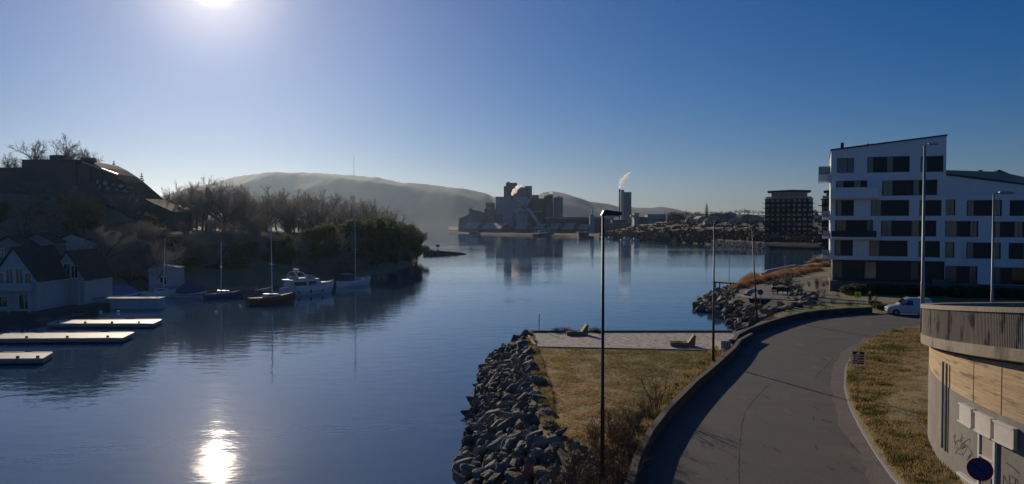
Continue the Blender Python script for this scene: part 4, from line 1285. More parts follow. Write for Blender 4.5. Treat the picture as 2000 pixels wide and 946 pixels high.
# ------------------------------------------------------------------ person by the path (skin modifier body)
def person(base, rz, label):
    t = thing('person', label, 'person', base, rz)
    P_ = {'pel':(0,0,0.93),'sp':(0,0.0,1.15),'ch':(0,0.01,1.36),'nk':(0,0,1.50),'hd':(0,-0.02,1.60),'tp':(0,-0.01,1.72),
          'hl':(0.10,0,0.88),'kl':(0.11,-0.03,0.48),'al':(0.12,0.02,0.08),'tl':(0.13,-0.14,0.03),
          'hr':(-0.10,0,0.88),'kr':(-0.13,0.02,0.48),'ar':(-0.15,0.08,0.08),'tr':(-0.16,-0.08,0.03),
          'sl':(0.19,0.01,1.42),'el':(0.25,0.05,1.13),'wl':(0.23,-0.10,0.93),'fl':(0.22,-0.14,0.85),
          'sr':(-0.19,0.01,1.42),'er':(-0.27,0.03,1.14),'wr':(-0.28,-0.14,1.02),'fr':(-0.27,-0.19,0.95)}
    Rr = {'pel':0.145,'sp':0.13,'ch':0.15,'nk':0.065,'hd':0.095,'tp':0.07,'hl':0.095,'kl':0.062,'al':0.045,'tl':0.035,'hr':0.095,'kr':0.062,'ar':0.045,'tr':0.035,
          'sl':0.07,'el':0.05,'wl':0.034,'fl':0.028,'sr':0.07,'er':0.05,'wr':0.034,'fr':0.028}
    E = [('pel','sp'),('sp','ch'),('ch','nk'),('nk','hd'),('hd','tp'),('pel','hl'),('hl','kl'),('kl','al'),('al','tl'),('pel','hr'),('hr','kr'),('kr','ar'),('ar','tr'),
         ('ch','sl'),('sl','el'),('el','wl'),('wl','fl'),('ch','sr'),('sr','er'),('er','wr'),('wr','fr')]
    names = list(P_)
    def skin(nm, keys, mul, m, sub=2, dz=0):
        ks = [k for k in names if k in keys]
        me = bpy.data.meshes.new(nm)
        me.from_pydata([P_[k] for k in ks], [(ks.index(a), ks.index(b)) for a, b in E if a in ks and b in ks], [])
        o = bpy.data.objects.new(nm, me); COL.objects.link(o); o.parent = t
        sk = o.modifiers.new('skin', 'SKIN')
        for i, k in enumerate(ks):
            me.skin_vertices[0].data[i].radius = (Rr[k]*mul, Rr[k]*mul*(0.75 if k in ('pel','sp','ch') else 1))
        me.skin_vertices[0].data[0].use_root = True
        sb_ = o.modifiers.new('sub', 'SUBSURF'); sb_.levels = sub; sb_.render_levels = sub
        me.materials.append(m)
        return o
    skin('body', set(names), 1.0, M['skintone'])
    skin('jacket', {'pel','sp','ch','sl','el','wl','sr','er','wr'}, 1.22, M['darkcloth'])
    skin('trousers', {'pel','hl','kl','al','hr','kr','ar'}, 1.16, M['black'])
    skin('shoe', {'al','tl'}, 1.25, M['black'], 1); skin('shoe', {'ar','tr'}, 1.25, M['black'], 1)
    hair = MB().tube([(0,0.0,1.62),(0,0.005,1.68),(0,0.0,1.74),(0,0,1.765)], [0.102,0.105,0.075,0.02], 14).build('hair', M['hairm'], t, smooth=True)
    return t
M['skintone'] = mat('skin', (0.42,0.27,0.20), 0.6)
M['darkcloth'] = mat('dark_jacket_cloth', (0.015,0.017,0.022), 0.8)
M['hairm'] = mat('fair_hair', (0.35,0.27,0.17), 0.7)
p = G(1699, 598, LZ)
person((p.x, p.y, LZ+0.03), R(-30), 'person in dark jacket and trousers standing by the footpath')
p = G(1709, 597, LZ)
t = thing('tilted_board', 'small white board tilted on a short post next to the person', 'sign board', (p.x, p.y, LZ), R(-22))
MB().cyl((0,0.03,0),(0,0.03,0.9),0.025,8).build('post', M['galv'], t)
MB().add([(-0.22,-0.01,0.62),(0.12,-0.01,0.50),(0.34,-0.01,1.02),(0.02,-0.01,1.16),(-0.22,0.015,0.62),(0.12,0.015,0.50),(0.34,0.015,1.02),(0.02,0.015,1.16)],
         [(0,1,2,3),(7,6,5,4),(0,4,5,1),(1,5,6,2),(2,6,7,3),(3,7,4,0)]).build('board', M['whitepaint'], t)

# ------------------------------------------------------------------ path, promenade, planting
pathp = poly_px([(1441,577),(1446,568),(1462,561),(1500,553),(1545,546),(1590,541),(1621,539),(1621,544),(1560,549),(1518,554),(1506,560),(1508,566),(1530,573),(1570,580),(1620,585),(1700,590),(1790,592),(1860,595),(1860,600),(1790,597),(1700,595),(1620,592),(1560,588),(1510,585),(1470,583)], LZ)
struct(MB().sheet(pathp, LZ+0.02).build('path', M['path']), 'grey footpath looping along the shore')
def kerb_line(pts, label, w=0.22, h=0.14):
    q = resample([(G(x,y,LZ).x, G(x,y,LZ).y) for x,y in pts], 40)
    mb = MB(); rows_ = [[],[],[],[]]
    for i, p_ in enumerate(q):
        a = q[max(i-1,0)]; b = q[min(i+1,39)]
        d = Vector((b[0]-a[0], b[1]-a[1])).normalized(); nn = Vector((-d.y, d.x))
        for r_, (k, z) in zip(rows_, ((0,LZ-0.05),(0,LZ+h),(w,LZ+h),(w,LZ-0.05))): r_.append((p_[0]+nn.x*k, p_[1]+nn.y*k, z))
    for a, b in zip(rows_, rows_[1:]+rows_[:1]): mb.ribbon(b, a)
    return struct(mb.build('kerb', M['kerb'], fix=True), label)
kerb_line([(1560,549),(1518,554),(1506,560),(1508,566),(1530,573),(1570,580),(1620,585),(1690,590)], 'pale kerb on the inside of the path loop')
kerb_line([(1441,577),(1470,583),(1510,585.5),(1560,588.5),(1620,592.5),(1700,595.5)], 'pale kerb on the water side of the footpath')
kerb_line([(1458,578),(1460,573),(1468,569),(1478,567)], 'short curved kerb at the turn of the path', 0.3, 0.3)
terr = poly_px([(1492,537),(1500,531),(1530,525),(1555,520),(1560,526),(1545,531),(1520,536),(1500,541)], LZ)
struct(MB().sheet(terr, LZ+0.02).build('terrace', M['path']), 'rounded paved terrace at the water')
kerb_line([(1492,537),(1500,531),(1530,525),(1555,520)], 'pale kerb round the water terrace', 0.4, 0.35)
struct(MB().sheet(poly_px([(1560,520),(1590,512),(1621,508),(1621,530),(1600,528),(1570,528)],LZ), LZ+0.02).build('terrace', M['dry']), 'straw coloured slope of the promenade')
kerb_line([(1572,515),(1590,512),(1621,511)], 'pale step on the promenade', 0.4, 0.3)
kerb_line([(1560,522),(1600,519),(1621,518)], 'second pale step on the promenade', 0.4, 0.3)

# island bed with shrubs
bed = poly_px([(1510,562),(1518,556),(1560,551),(1621,546),(1640,584),(1570,578),(1530,571)], LZ)
struct(MB().sheet(bed, LZ+0.03).build('planting_bed', M['bank']), 'dark planting bed inside the path loop')
vgp = poly_px([(1560,592),(1700,598),(1790,600),(1800,612),(1725,612),(1700,606),(1600,611),(1540,620),(1520,612)], LZ)
struct(MB().sheet([(p_[0], p_[1]) for p_ in vgp], LZ+0.018).build('grass_strip', M['lawn']), 'olive grass strip behind the far road wall')

def bench(px, py, label):
    p = G(px, py, LZ)
    t = thing('bench', label, 'bench', (p.x, p.y, LZ+0.02), R(-15))
    MB().box(-0.8,0.8,-0.25,0.25,0.42,0.50).build('seat', M['black'], t)
    MB().box(-0.8,0.8,0.25,0.31,0.55,0.95).build('backrest', M['black'], t)
    for x in (-0.65,0.65): MB().box(x-0.05,x+0.05,-0.22,0.30,0.0,0.419).build('leg', M['black'], t)
bench(1519, 575, 'left one of two dark benches on the shore path loop')
bench(1528, 576, 'right one of two dark benches on the shore path loop')

# wooden jetty
p = G(1395, 552, 0.8)
jx0 = G(1395,551,1.0); jx1 = G(1446,556,1.0)
t = thing('jetty', 'short dark wooden jetty reaching out from the boulder point', 'jetty', (jx0.x, jx0.y, 0))
dv = Vector((jx1.x-jx0.x+3, jx1.y-jx0.y, 0)); 
MB().bar((0,0,1.0),(dv.x,dv.y,1.0),2.0,0.25).build('deck', M['brownwood'], t)
for f in (0.08,0.45,0.85):
    for s in (-0.85,0.85):
        nx = Vector((-dv.y, dv.x, 0)).normalized()*s
        MB().cyl((dv.x*f+nx.x,dv.y*f+nx.y,-0.5),(dv.x*f+nx.x,dv.y*f+nx.y,0.874),0.12,8).build('pile', M['black'], t)
p = G(1600, 530, LZ)

# ------------------------------------------------------------------ twigs, shrubs and trees
def shrub_mesh(name, seed, h, spread, stems, m, twig=3, r=0.018, sub=5):
    random.seed(seed)
    mb = MB()
    for s_ in range(stems):
        a = random.uniform(0, 6.283); out = random.uniform(0.1, 1)*spread
        x0, y0 = math.cos(a)*out*0.25, math.sin(a)*out*0.25
        hh = h*random.uniform(0.55, 1.0)
        pts = []
        for k in range(5):
            f = k/4
            pts.append(Vector((x0+math.cos(a)*out*f**1.3*0.9+random.gauss(0,0.03*h*f), y0+math.sin(a)*out*f**1.3*0.9+random.gauss(0,0.03*h*f), hh*f)))
        mb.tube(pts, [r*(1-0.8*k/4) for k in range(5)], 3, False)
        for q in range(sub):
            f = random.uniform(0.25, 1.0); k = min(3, int(f*4)); b0 = pts[k].lerp(pts[k+1], f*4-k)
            d = Vector((random.gauss(0,1), random.gauss(0,1), abs(random.gauss(0.6,0.6)))).normalized()
            L = h*random.uniform(0.15, 0.38)
            e = b0+d*L; md = b0.lerp(e,0.5)+Vector((0,0,0.04*h))
            mb.tube([b0, md, e], [r*0.45, r*0.3, r*0.1], 3, False)
            for w_ in range(twig):
                c = b0.lerp(e, random.uniform(0.3,1)); d2 = (d+Vector((random.gauss(0,.7),random.gauss(0,.7),random.gauss(0,.5)))).normalized()
                e2 = c+d2*L*random.uniform(0.25,0.5); sd = d2.cross(Vector((0,1,0.2)))*r*0.28
                mb.add([c-sd, c+sd, e2], [(0,1,2)])
    me_o = mb.build(name, m)
    me = me_o.data
    bpy.data.objects.remove(me_o)
    return me

def place(name, mesh, loc, s, rz, label, cat, group):
    o = bpy.data.objects.new(name, mesh); COL.objects.link(o)
    o.location = loc; o.rotation_euler = (0,0,rz); o.scale = (s,s,s) if not isinstance(s, tuple) else s
    return tag(o, label, cat, group)
brush = [shrub_mesh('bare_shrub', 20+k, 1.7, 1.0, 34, M['brush'], 3, 0.014, 7) for k in range(4)]
random.seed(44)
spots = [(1105,985),(1130,930),(1150,960),(1165,905),(1195,935),(1205,890),(1225,870),(1215,960),(1180,985),(1145,1000),(1235,905),(1095,1010),(1192,860),(1160,870),(1240,840),(1262,812),(1200,1010)]
for k, (px, py) in enumerate(spots):
    p = G(px, py, LZ)
    place('bare_shrub', brush[k % 4], (p.x, p.y, LZ-0.05), random.uniform(0.75,1.1), random.uniform(0,6), 'bare brown shrub in the thicket between the boulder bank and the road wall', 'shrub', 'bare shrubs in the corner of the grass plot')
sap = shrub_mesh('bare_sapling', 77, 2.6, 1.5, 11, M['brush'], 3, 0.022, 7)
p = G(1283, 805, LZ)
place('bare_sapling', sap, (p.x, p.y, LZ), 0.95, 0.4, 'open leafless sapling on the lawn close to the road wall', 'sapling', None)
red_me = shrub_mesh('red_shrub', 91, 0.9, 0.7, 26, mat('reddish_twigs', (0.20,0.05,0.035), 0.9), 3, 0.012, 6)
p = G(1035, 950, 1.2)
place('red_shrub', red_me, (p.x, p.y, 1.3), 1.0, 0, 'small reddish shrub growing among the foreground boulders', 'shrub', None)
# low tufts behind the gravel bed
tuf = shrub_mesh('low_bush', 12, 0.55, 0.9, 60, M['tuft'], 2, 0.02, 4)
for px, lab in ((1088,'leftmost low grassy bush at the back edge of the gravel bed'),(1105,'low grassy bush just left of the back lounger'),(1165,'low grassy bush right of the back lounger by the tall lamp')):
    p = G(px, 651, LZ)
    place('low_bush', tuf, (p.x, p.y+0.3, LZ), (1.0,0.6,0.9), px, lab, 'bush', None)
# rusty grasses on the promenade
reed = []
for k in range(3):
    random.seed(60+k); mb = MB()
    for q in range(900):
        x, y = random.gauss(0,0.75), random.gauss(0,0.6); h = random.uniform(0.7,1.5)*max(0.35,1-0.25*(x*x+y*y))
        a = random.uniform(0,6.28)
        mb.add([(x-0.03*math.sin(a),y-0.03*math.cos(a),0),(x+0.03*math.sin(a),y+0.03*math.cos(a),0),(x+0.3*math.cos(a)*h,y+0.3*math.sin(a)*h,h)], [(0,1,2)])
    o = mb.build('grass_clump', M['rust']); reed.append(o.data); bpy.data.objects.remove(o)
random.seed(9)
gl = [(1448,562),(1455,558),(1463,554),(1470,550),(1478,553),(1488,549),(1497,548),(1507,545),(1516,543),(1524,541),(1534,540),(1544,539),(1554,538),(1563,536),(1572,533),(1580,531),(1588,530),(1597,529),(1472,545),(1462,548),(1575,527),(1585,525),(1560,531),(1594,513),(1604,511),(1614,510),(1598,522),(1610,521),(1541,533),(1530,536)]
for k, (px, py) in enumerate(gl):
    p = G(px, py, LZ)
    s = random.uniform(0.65,1.15)*(1.2 if p.y > 170 else 1)
    place('grass_clump', reed[k % 3], (p.x, p.y, LZ-0.05), s, random.uniform(0,6), 'clump of rust coloured ornamental grass along the promenade', 'ornamental grass', 'rust coloured grasses on the promenade')
# dark shrubs in the island bed and at the foot of the building
for k in range(18):
    px = random.uniform(1535,1640); py = random.uniform(556,576)
    if py > 562 + (px-1530)*0.2: py -= 8
    p = G(px, py, LZ)
    place('bare_shrub', brush[k % 4], (p.x, p.y, LZ), random.uniform(0.4,0.8), random.uniform(0,6), 'dark leafless shrub in the planting bed of the path loop', 'shrub', 'shrubs in the path loop bed')
# brush on the inlet slope behind the far wall
for k in range(46):
    px = random.uniform(1415,1690); py = random.uniform(596,636) - (px-1415)*0.085
    p = G(px, py, LZ)
    if p.y < 66: continue
    place('bare_shrub', brush[k % 4], (p.x, p.y, LZ-0.35), random.uniform(0.45,0.75), random.uniform(0,6), 'brown leafless shrub in the brush behind the far road wall', 'shrub', 'brush between the far road wall and the inlet')
# round clipped bush at the end of the wall
def leaf_cloud(seed, n, rx, ry, rz, size, core=0.55, zc=None):
    random.seed(seed); mb = MB(); zc = rz if zc is None else zc
    lob = [(Vector((random.uniform(-.55,.55)*rx, random.uniform(-.55,.55)*ry, zc+random.uniform(-.45,.5)*rz)), random.uniform(0.4,0.65)) for _ in range(9)]
    for _ in range(n):
        c, rr_ = random.choice(lob)
        d = Vector((random.gauss(0,1), random.gauss(0,1), random.gauss(0,1))).normalized()
        f = random.uniform(core, 1.0)
        p_ = c + Vector((d.x*rx, d.y*ry, d.z*rz))*rr_*f
        a = Vector((random.gauss(0,1), random.gauss(0,1), random.gauss(0,1))).normalized(); b = a.cross(d).normalized()
        s = size*random.uniform(0.6,1.4)
        mb.add([p_-a*s, p_+b*s*0.7, p_+a*s, p_-b*s*0.7], [(0,1,2,3)])
    return mb
for px, lab in ((1721,'small round clipped bush left of the van'),(1712,'low dark hedge clump behind the wall end left of the van')):
    p = G(px, 611 if px == 1721 else 603, LZ)
    o = leaf_cloud(px, 1500, 0.85, 0.7, 0.55, 0.07).build('round_bush', M['leaf']); o.location = (p.x, p.y, LZ)
    tag(o, lab, 'bush')
# longer dark hedge along the foot of the building
hp = [FA(px, 570)[0] for px in (1640, 2000)]
hm = leaf_cloud(5, 2600, 1.6, 1.0, 0.8, 0.10); ho_ = hm.build('hedge_bush', M['leaf']); hme = ho_.data; bpy.data.objects.remove(ho_)
random.seed(2)
for k in range(14):
    s = hp[0] + (hp[1]-hp[0])*(k+0.5)/14
    x = BO.x + bu.x*s - bn.x*(2.4+random.uniform(-.5,.8)); y = BO.y + bu.y*s - bn.y*(2.4+random.uniform(-.5,.8))
    place('hedge_bush', hme, (x, y, LZ-0.1), random.uniform(0.8,1.15), random.uniform(0,6), 'dark evergreen bush in the row at the foot of the white building', 'bush', 'bushes along the foot of the apartment building')
# ------------------------------------------------------------------ trees
def tree_parts(seed, H, spread, trunk_r, twig_n=7, fork=0.3, upright=0.5):
    """a bare winter tree: returns (trunk mesh, crown mesh)"""
    random.seed(seed)
    tr, cr = MB(), MB()
    def limb(mb, a, d, L, r, n, sides, bend):
        pts = [a.copy()]; rads = [r]
        dd = d.copy()
        for k in range(1, n+1):
            dd = (dd + Vector((random.gauss(0,bend), random.gauss(0,bend), random.gauss(0.05,bend*0.6)))).normalized()
            pts.append(pts[-1] + dd*(L/n)); rads.append(r*(1-0.75*k/n))
        mb.tube(pts, rads, sides, False)
        return pts, rads, dd
    tp, trd, td = limb(tr, Vector((0,0,-0.5)), Vector((0,0,1)), H*(fork+0.12), trunk_r, 4, 7, 0.06)
    limbs = []
    nl = 7
    for i in range(nl):
        a = 6.283*i/nl + random.uniform(-.4,.4)
        f = random.uniform(0.6, 1.0) if i else 1.0
        k = min(3, int(f*4)); st = tp[k].lerp(tp[min(k+1,4)], f*4-k)
        d = Vector((math.cos(a)*spread, math.sin(a)*spread, upright+random.uniform(0,0.7))).normalized()
        if i == 0: d = Vector((random.gauss(0,.15), random.gauss(0,.15), 1)).normalized()
        limbs.append(limb(tr, st, d, H*random.uniform(0.40,0.62), trunk_r*0.5, 5, 5, 0.14))
    for pts, rads, dd in limbs:
        for q in range(11):
            f = random.uniform(0.2, 1.0); k = min(4, int(f*5)); st = pts[k].lerp(pts[k+1], f*5-k)
            base_d = (pts[k+1]-pts[k]).normalized()
            d = (base_d*0.8 + Vector((random.gauss(0,.65), random.gauss(0,.65), random.gauss(0.35,.4)))).normalized()
            L = H*random.uniform(0.16,0.30)*(1.15-0.4*f)
            p2, r2, _ = limb(cr, st, d, L, trunk_r*0.14, 4, 3, 0.16)
            for w in range(twig_n):
                f2 = random.uniform(0.15, 1.0); k2 = min(3, int(f2*4)); s2 = p2[k2].lerp(p2[k2+1], f2*4-k2)
                d2 = ((p2[k2+1]-p2[k2]).normalized() + Vector((random.gauss(0,.6), random.gauss(0,.6), random.gauss(0.25,.4)))).normalized()
                L2 = L*random.uniform(0.3,0.6)
                e = s2 + d2*L2
                sd = d2.cross(Vector((0.2,1,0.1))).normalized()*trunk_r*0.085
                cr.add([s2-sd, s2+sd, e], [(0,1,2)])
                for v in range(4):
                    s3 = s2.lerp(e, random.uniform(0.25,0.95)); d3 = (d2+Vector((random.gauss(0,.8), random.gauss(0,.8), random.gauss(0.2,.5)))).normalized()
                    sd3 = d3.cross(Vector((0.2,1,0.1))).normalized()*trunk_r*0.07
                    cr.add([s3-sd3, s3+sd3, s3+d3*L2*random.uniform(0.35,0.6)], [(0,1,2)])
    return tr, cr

def make_tree(name, tr, cr, mt, mc, label, group):
    t = thing(name, label, 'tree', (0,0,-500), 0, group)
    tr.build('trunk', mt, t, smooth=True); cr.build('crown', mc, t)
    return t
class Kinds:
    """trees of one kind: the first use moves the original, later ones are copies with their own label"""
    def __init__(self, protos): self.p = protos; self.used = [False]*len(protos)
    def put(self, k, loc, rz, s, label, group):
        k %= len(self.p); o = self.p[k]
        if not self.used[k]:
            self.used[k] = True; o.location = loc; o.rotation_euler = (0,0,rz); o.scale = (s,s,s) if not isinstance(s, tuple) else s
            o['label'] = label; o['group'] = group
            return o
        return copy_thing(o, loc, rz, s, label, group)
bare = Kinds([make_tree('bare_tree', *tree_parts(100+k, 10.0, 1.15, 0.26, 9, 0.20, 0.40), M['bark'], M['twig'], 'bare tree', '') for k in range(5)])
open_bare = Kinds([make_tree('bare_tree', *tree_parts(200+k, 10.0, 1.35, 0.34, 16, 0.22, 0.30), M['bark'], M['bark'], 'bare tree', '') for k in range(2)])
def evergreen(seed, H, w, n, size):
    random.seed(seed)
    tr = MB().tube([(0,0,-0.5),(0,0,H*0.35),(0,0,H*0.7)], [0.2,0.15,0.05], 7)
    cr = MB()
    lob = []
    for _ in range(16):
        a = random.uniform(0,6.28); z = random.uniform(0.18,0.92)*H; rr_ = w*math.sqrt(max(0.05,1-((z/H-0.45)/0.62)**2))*random.uniform(0.2,0.75)
        lob.append((Vector((math.cos(a)*rr_, math.sin(a)*rr_, z)), random.uniform(0.18,0.34)*w*1.4))
    for _ in range(n):
        c, r_ = random.choice(lob); d = Vector((random.gauss(0,1),random.gauss(0,1),random.gauss(0,1))).normalized()
        p_ = c+d*r_*random.uniform(0.5,1.05)
        a = Vector((random.gauss(0,1),random.gauss(0,1),random.gauss(0,1))).normalized(); b = a.cross(d).normalized(); s = size*random.uniform(0.5,1.4)
        cr.add([p_-a*s,p_+b*s*.7,p_+a*s,p_-b*s*.7],[(0,1,2,3)])
    return tr, cr
green = Kinds([make_tree('evergreen_tree', *evergreen(300+k, 8.0, 3.4, 5200, 0.19), M['bark'], M['leaf'], 'evergreen', '') for k in range(4)])
def conifer(seed, H, w):
    random.seed(seed)
    tr = MB().tube([(0,0,-0.5),(0,0,H*0.98)], [0.2,0.03], 7)
    cr = MB()
    z = H*0.1
    while z < H:
        r_ = w*(1-z/H)**0.85+0.12
        n = 12
        for i in range(n):
            a = 6.28*i/n+random.uniform(-.25,.25); L = r_*random.uniform(0.75,1.15)
            tip = Vector((math.cos(a)*L, math.sin(a)*L, z-L*0.25+random.uniform(-.1,.1)))
            b0 = Vector((0,0,z))
            sd = Vector((-math.sin(a), math.cos(a), 0))
            for q in range(7):
                f = (q+1)/7; c = b0.lerp(tip, f); ww = 0.30*L*(1.1-f)+0.10
                cr.add([c-sd*ww+Vector((0,0,-0.12)), c.lerp(b0,0.12)+Vector((0,0,0.08)), c+sd*ww+Vector((0,0,-0.12)), c+(tip-b0).normalized()*ww*0.7], [(0,1,2,3)])
        z += H*0.045
    return tr, cr
conif = Kinds([make_tree('conifer', *conifer(400+k, 10.0, 2.3), M['bark'], M['needle'], 'conifer', '') for k in range(2)])

# ------------------------------------------------------------------ left bank terrain
LCOAST = [(-420,60),(-95,82),(-66,90),(-60,97),(-58,108),(-61,118),(-70,124),(-66,132),(-57,137),(-51,143),(-43,153),(-36,167),(-31,190),(-30,230),(-32,268),(-42,300),(-72,340),(-140,400),(-420,470)]
def inpoly(x, y, poly):
    c = False; j = len(poly)-1
    for i in range(len(poly)):
        if (poly[i][1] > y) != (poly[j][1] > y) and x < (poly[j][0]-poly[i][0])*(y-poly[i][1])/(poly[j][1]-poly[i][1])+poly[i][0]: c = not c
        j = i
    return c
def dist_poly(x, y, poly):
    best = 1e9
    for a, b in zip(poly, poly[1:]):
        dx, dy = b[0]-a[0], b[1]-a[1]
        t = max(0, min(1, ((x-a[0])*dx+(y-a[1])*dy)/(dx*dx+dy*dy)))
        q = math.hypot(x-a[0]-dx*t, y-a[1]-dy*t)
        if q < best: best = q
    return best
def lerp_tab(x, tab):
    if x <= tab[0][0]: return tab[0][1]
    for a, b in zip(tab, tab[1:]):
        if x <= b[0]: return a[1]+(b[1]-a[1])*(x-a[0])/(b[0]-a[0])
    return tab[-1][1]
def lh(x, y):
    d = dist_poly(x, y, LCOAST)
    if not inpoly(x, y, LCOAST): return -0.25 - 0.25*d
    px = 1000 + x/y*F_PX
    top = lerp_tab(px, [(-200,19),(100,18),(230,15),(300,10.5),(600,9.6),(720,8),(800,6),(840,4)])
    s0 = 9.0 if px < 190 and y < 125 else 0.6
    base = 0.9 if s0 > 1 else 0.35
    if d < s0: z = base*min(1, d/0.8)
    else: z = base + (d-s0)*0.46
    if z > top: z = top + (z-top)*0.03
    z += 0.5*noise.noise(Vector((x*0.08,y*0.08,0)))*min(1, max(0,(d-s0))/5)
    return z
nx_, ny_ = 150, 160
X0, X1, Y0, Y1 = -330.0, -22.0, 66.0, 440.0
vs = []; 
for j in range(ny_):
    for i in range(nx_):
        u = i/(nx_-1); v = j/(ny_-1)
        x = X1 + (X0-X1)*u**1.6; y = Y0 + (Y1-Y0)*v**1.4
        vs.append((x, y, lh(x, y)))
fs = [(j*nx_+i, (j+1)*nx_+i, (j+1)*nx_+i+1, j*nx_+i+1) for j in range(ny_-1) for i in range(nx_-1)]
struct(MB().add(vs, fs).build('left_bank', M['bank'], smooth=True, fix=False), 'wooded bank rising over the moorings')
# lawn terrace on the bank
lawn = MB(); A=[];Bq=[]
for i in range(40):
    px = 335 + i*(250/39); d = 176 - i*0.45
    x = (px-1000)/F_PX*d; x2 = (px-1000)/F_PX*(d+16)
    A.append((x, d, lh(x,d)+0.25+0.4)); Bq.append((x2, d+16, lh(x2,d+16)+0.35+0.3))
lawn.ribbon(A, Bq)
struct(lawn.build('lawn', M['lawn']), 'sunlit lawn terrace between the trees on the left bank')

def on_bank(px, d, s=0.0):
    x = (px-1000)/F_PX*d
    return (x, d, lh(x, d)-s)
def bank_zone(px):
    return 'above the breakwater' if px < 330 else ('above the small sailing boats' if px < 470 else ('above the red hulled boat' if px < 550 else ('above the motor yacht' if px < 655 else ('right of the tallest mast' if px < 745 else 'at the wooded point'))))
random.seed(101)
cnt = 0
GB = 'bare trees on the left bank'
# crowns whose tops make the skyline: (px, top py, depth)
sky_trees = [(338,372,196),(352,350,200),(368,338,190),(385,334,202),(402,331,194),(420,333,205),(436,338,192),(452,346,200),(466,343,210),(482,350,198),(500,352,214),
             (520,354,206),(540,356,220),(560,356,212),(582,357,224),(604,358,216),(626,360,230),(648,362,222),(668,365,236),(690,370,226),(708,373,240),(724,380,232),(740,386,246),(756,394,238),(770,404,250),(784,418,242),
             (345,378,182),(395,356,184),(440,362,180),(478,368,186),(530,372,190),(575,374,194),(620,378,200),(660,384,204),(700,392,208)]
for k, (px, py, d) in enumerate(sky_trees):
    b = on_bank(px, d)
    H = CAM_Z + (435-py)/F_PX*d - b[2]
    bare.put(k, b, random.uniform(0,6), (H/10.2*random.uniform(0.95,1.1), H/10.2*random.uniform(0.95,1.1), H/10.2), 'bare leafless tree on the crest of the left bank, ' + bank_zone(px), 'crest trees ' + bank_zone(px))
random.seed(333)
for k in range(30):
    d = random.uniform(132, 163); px = random.uniform(-40, 300)
    py = random.uniform(350, 455) if px < 180 else random.uniform(420, 470)
    b = on_bank(px, d)
    if b[1] < 128: continue
    H = max(4.0, min(11.0, CAM_Z + (435-py)/F_PX*d - b[2]))
    kind_ = green if k % 4 == 0 else bare
    kind_.put(k, b, random.uniform(0,6), (H/8.5, H/8.5, H/10.2), ('evergreen' if k % 4 == 0 else 'bare brown tree') + ' on the hillside between the stepped building and the boathouses', 'hillside trees under the stepped building')
# open crowned trees over the roofs at far left
for px, py, d, lab, w in ((112,254,196,'wide spreading bare tree rising above the chimneys at far left',1.15),(22,296,190,'bare tree at the left edge of the photo beside the dark roof',1.0),(168,291,200,'small bare tree behind the stepped roofs at left',0.9),(78,275,205,'bare tree left of the chimneys, half hidden by the wider one',1.0),(143,282,204,'bare tree right of the chimneys, half hidden by the wider one',1.0)):
    b = on_bank(px, d); H = CAM_Z + (435-py)/F_PX*d - b[2]
    open_bare.put(0 if px == 112 else 1, b, px*0.1, (H/10*w,H/10*w,H/10), lab, None)
for px, py, d, lab in ((278,340,188,'tall pointed conifer right of the stepped roofs'),(224,316,196,'dark conifer behind the top of the stepped roofs')):
    b = on_bank(px, d); H = CAM_Z + (435-py)/F_PX*d - b[2]
    conif.put(0 if px == 278 else 1, b, 0.5, (H/10*0.9,H/10*0.9,H/10), lab, None)
for px, py, d in ((250,352,190),(262,360,184),(300,372,196),(310,385,190),(292,388,182),(240,348,186)):
    b = on_bank(px, d); H = CAM_Z + (435-py)/F_PX*d - b[2]
    bare.put(px, b, px, H/10.2, 'bare tree between the conifer and the stepped roofs', 'bare trees beside the stepped roofs')
# evergreen slope above the shore
k = 0
for (px, py, d) in [(215,470,150),(240,462,152),(262,470,148),(285,462,150),(310,468,152),(335,470,150),(360,476,152),(385,474,150),(410,478,152),(435,474,154),(460,472,154),(485,470,156),(510,468,158),(535,462,160),(560,452,162),
                    (585,446,166),(610,440,170),(635,436,172),(660,430,178),(685,426,184),(708,424,190),(728,422,200),(746,424,206),(762,428,214),(776,432,222),(790,436,232),(803,440,240),(814,446,250),
                    (822,462,262),(829,476,270),(230,520,142),(262,528,142),(300,524,143),(340,528,143),(372,524,144),(404,520,146),(436,516,148),(468,512,150),(500,510,153),(530,504,157),
                    (560,498,160),(590,492,163),(618,486,167),(645,480,172),(672,474,177),(698,468,184),(722,462,194),(744,460,204),(764,462,216),(782,466,228),(798,472,240),(812,480,254),
                    (190,500,140),(205,540,133),(700,500,172),(735,494,190),(768,492,208),(790,495,226),(600,520,152),(640,512,160),(670,508,166)]:
    b = on_bank(px, d); H = max(2.5, CAM_Z + (435-py)/F_PX*d - b[2])
    if b[2] < 0: continue
    s = H/8.3
    (green if (k % 3 or px > 700) else bare).put(k, (b[0], b[1], b[2]-0.3), random.uniform(0,6), (max(s,0.75), max(s,0.75), s) if (k % 3 or px > 700) else (s*0.95,s*0.95,s*0.8),
        ('dark evergreen tree on the slope of the left bank, ' if (k % 3 or px > 700) else 'bare tree among evergreens on the left bank slope, ') + bank_zone(px),
        ('slope evergreens ' if (k % 3 or px > 700) else 'bare slope trees ') + bank_zone(px))
    k += 1
# dense brush filling the gaps
brm = shrub_mesh('brush_thicket', 55, 3.6, 2.6, 60, M['twig'], 4, 0.035, 9)
random.seed(77); n = 0
while n < 80:
    px = random.uniform(180, 830); d = random.uniform(136, 262)
    x, y, z = on_bank(px, d)
    if z < 0.2 or (330 < px < 590 and 170 < d < 196): continue
    place('brush_thicket', brm, (x, y, z-0.4), random.uniform(0.8,1.5), random.uniform(0,6), 'leafless brush thicket on the left bank, ' + bank_zone(px), 'brush', 'brush on the left bank ' + bank_zone(px)); n += 1

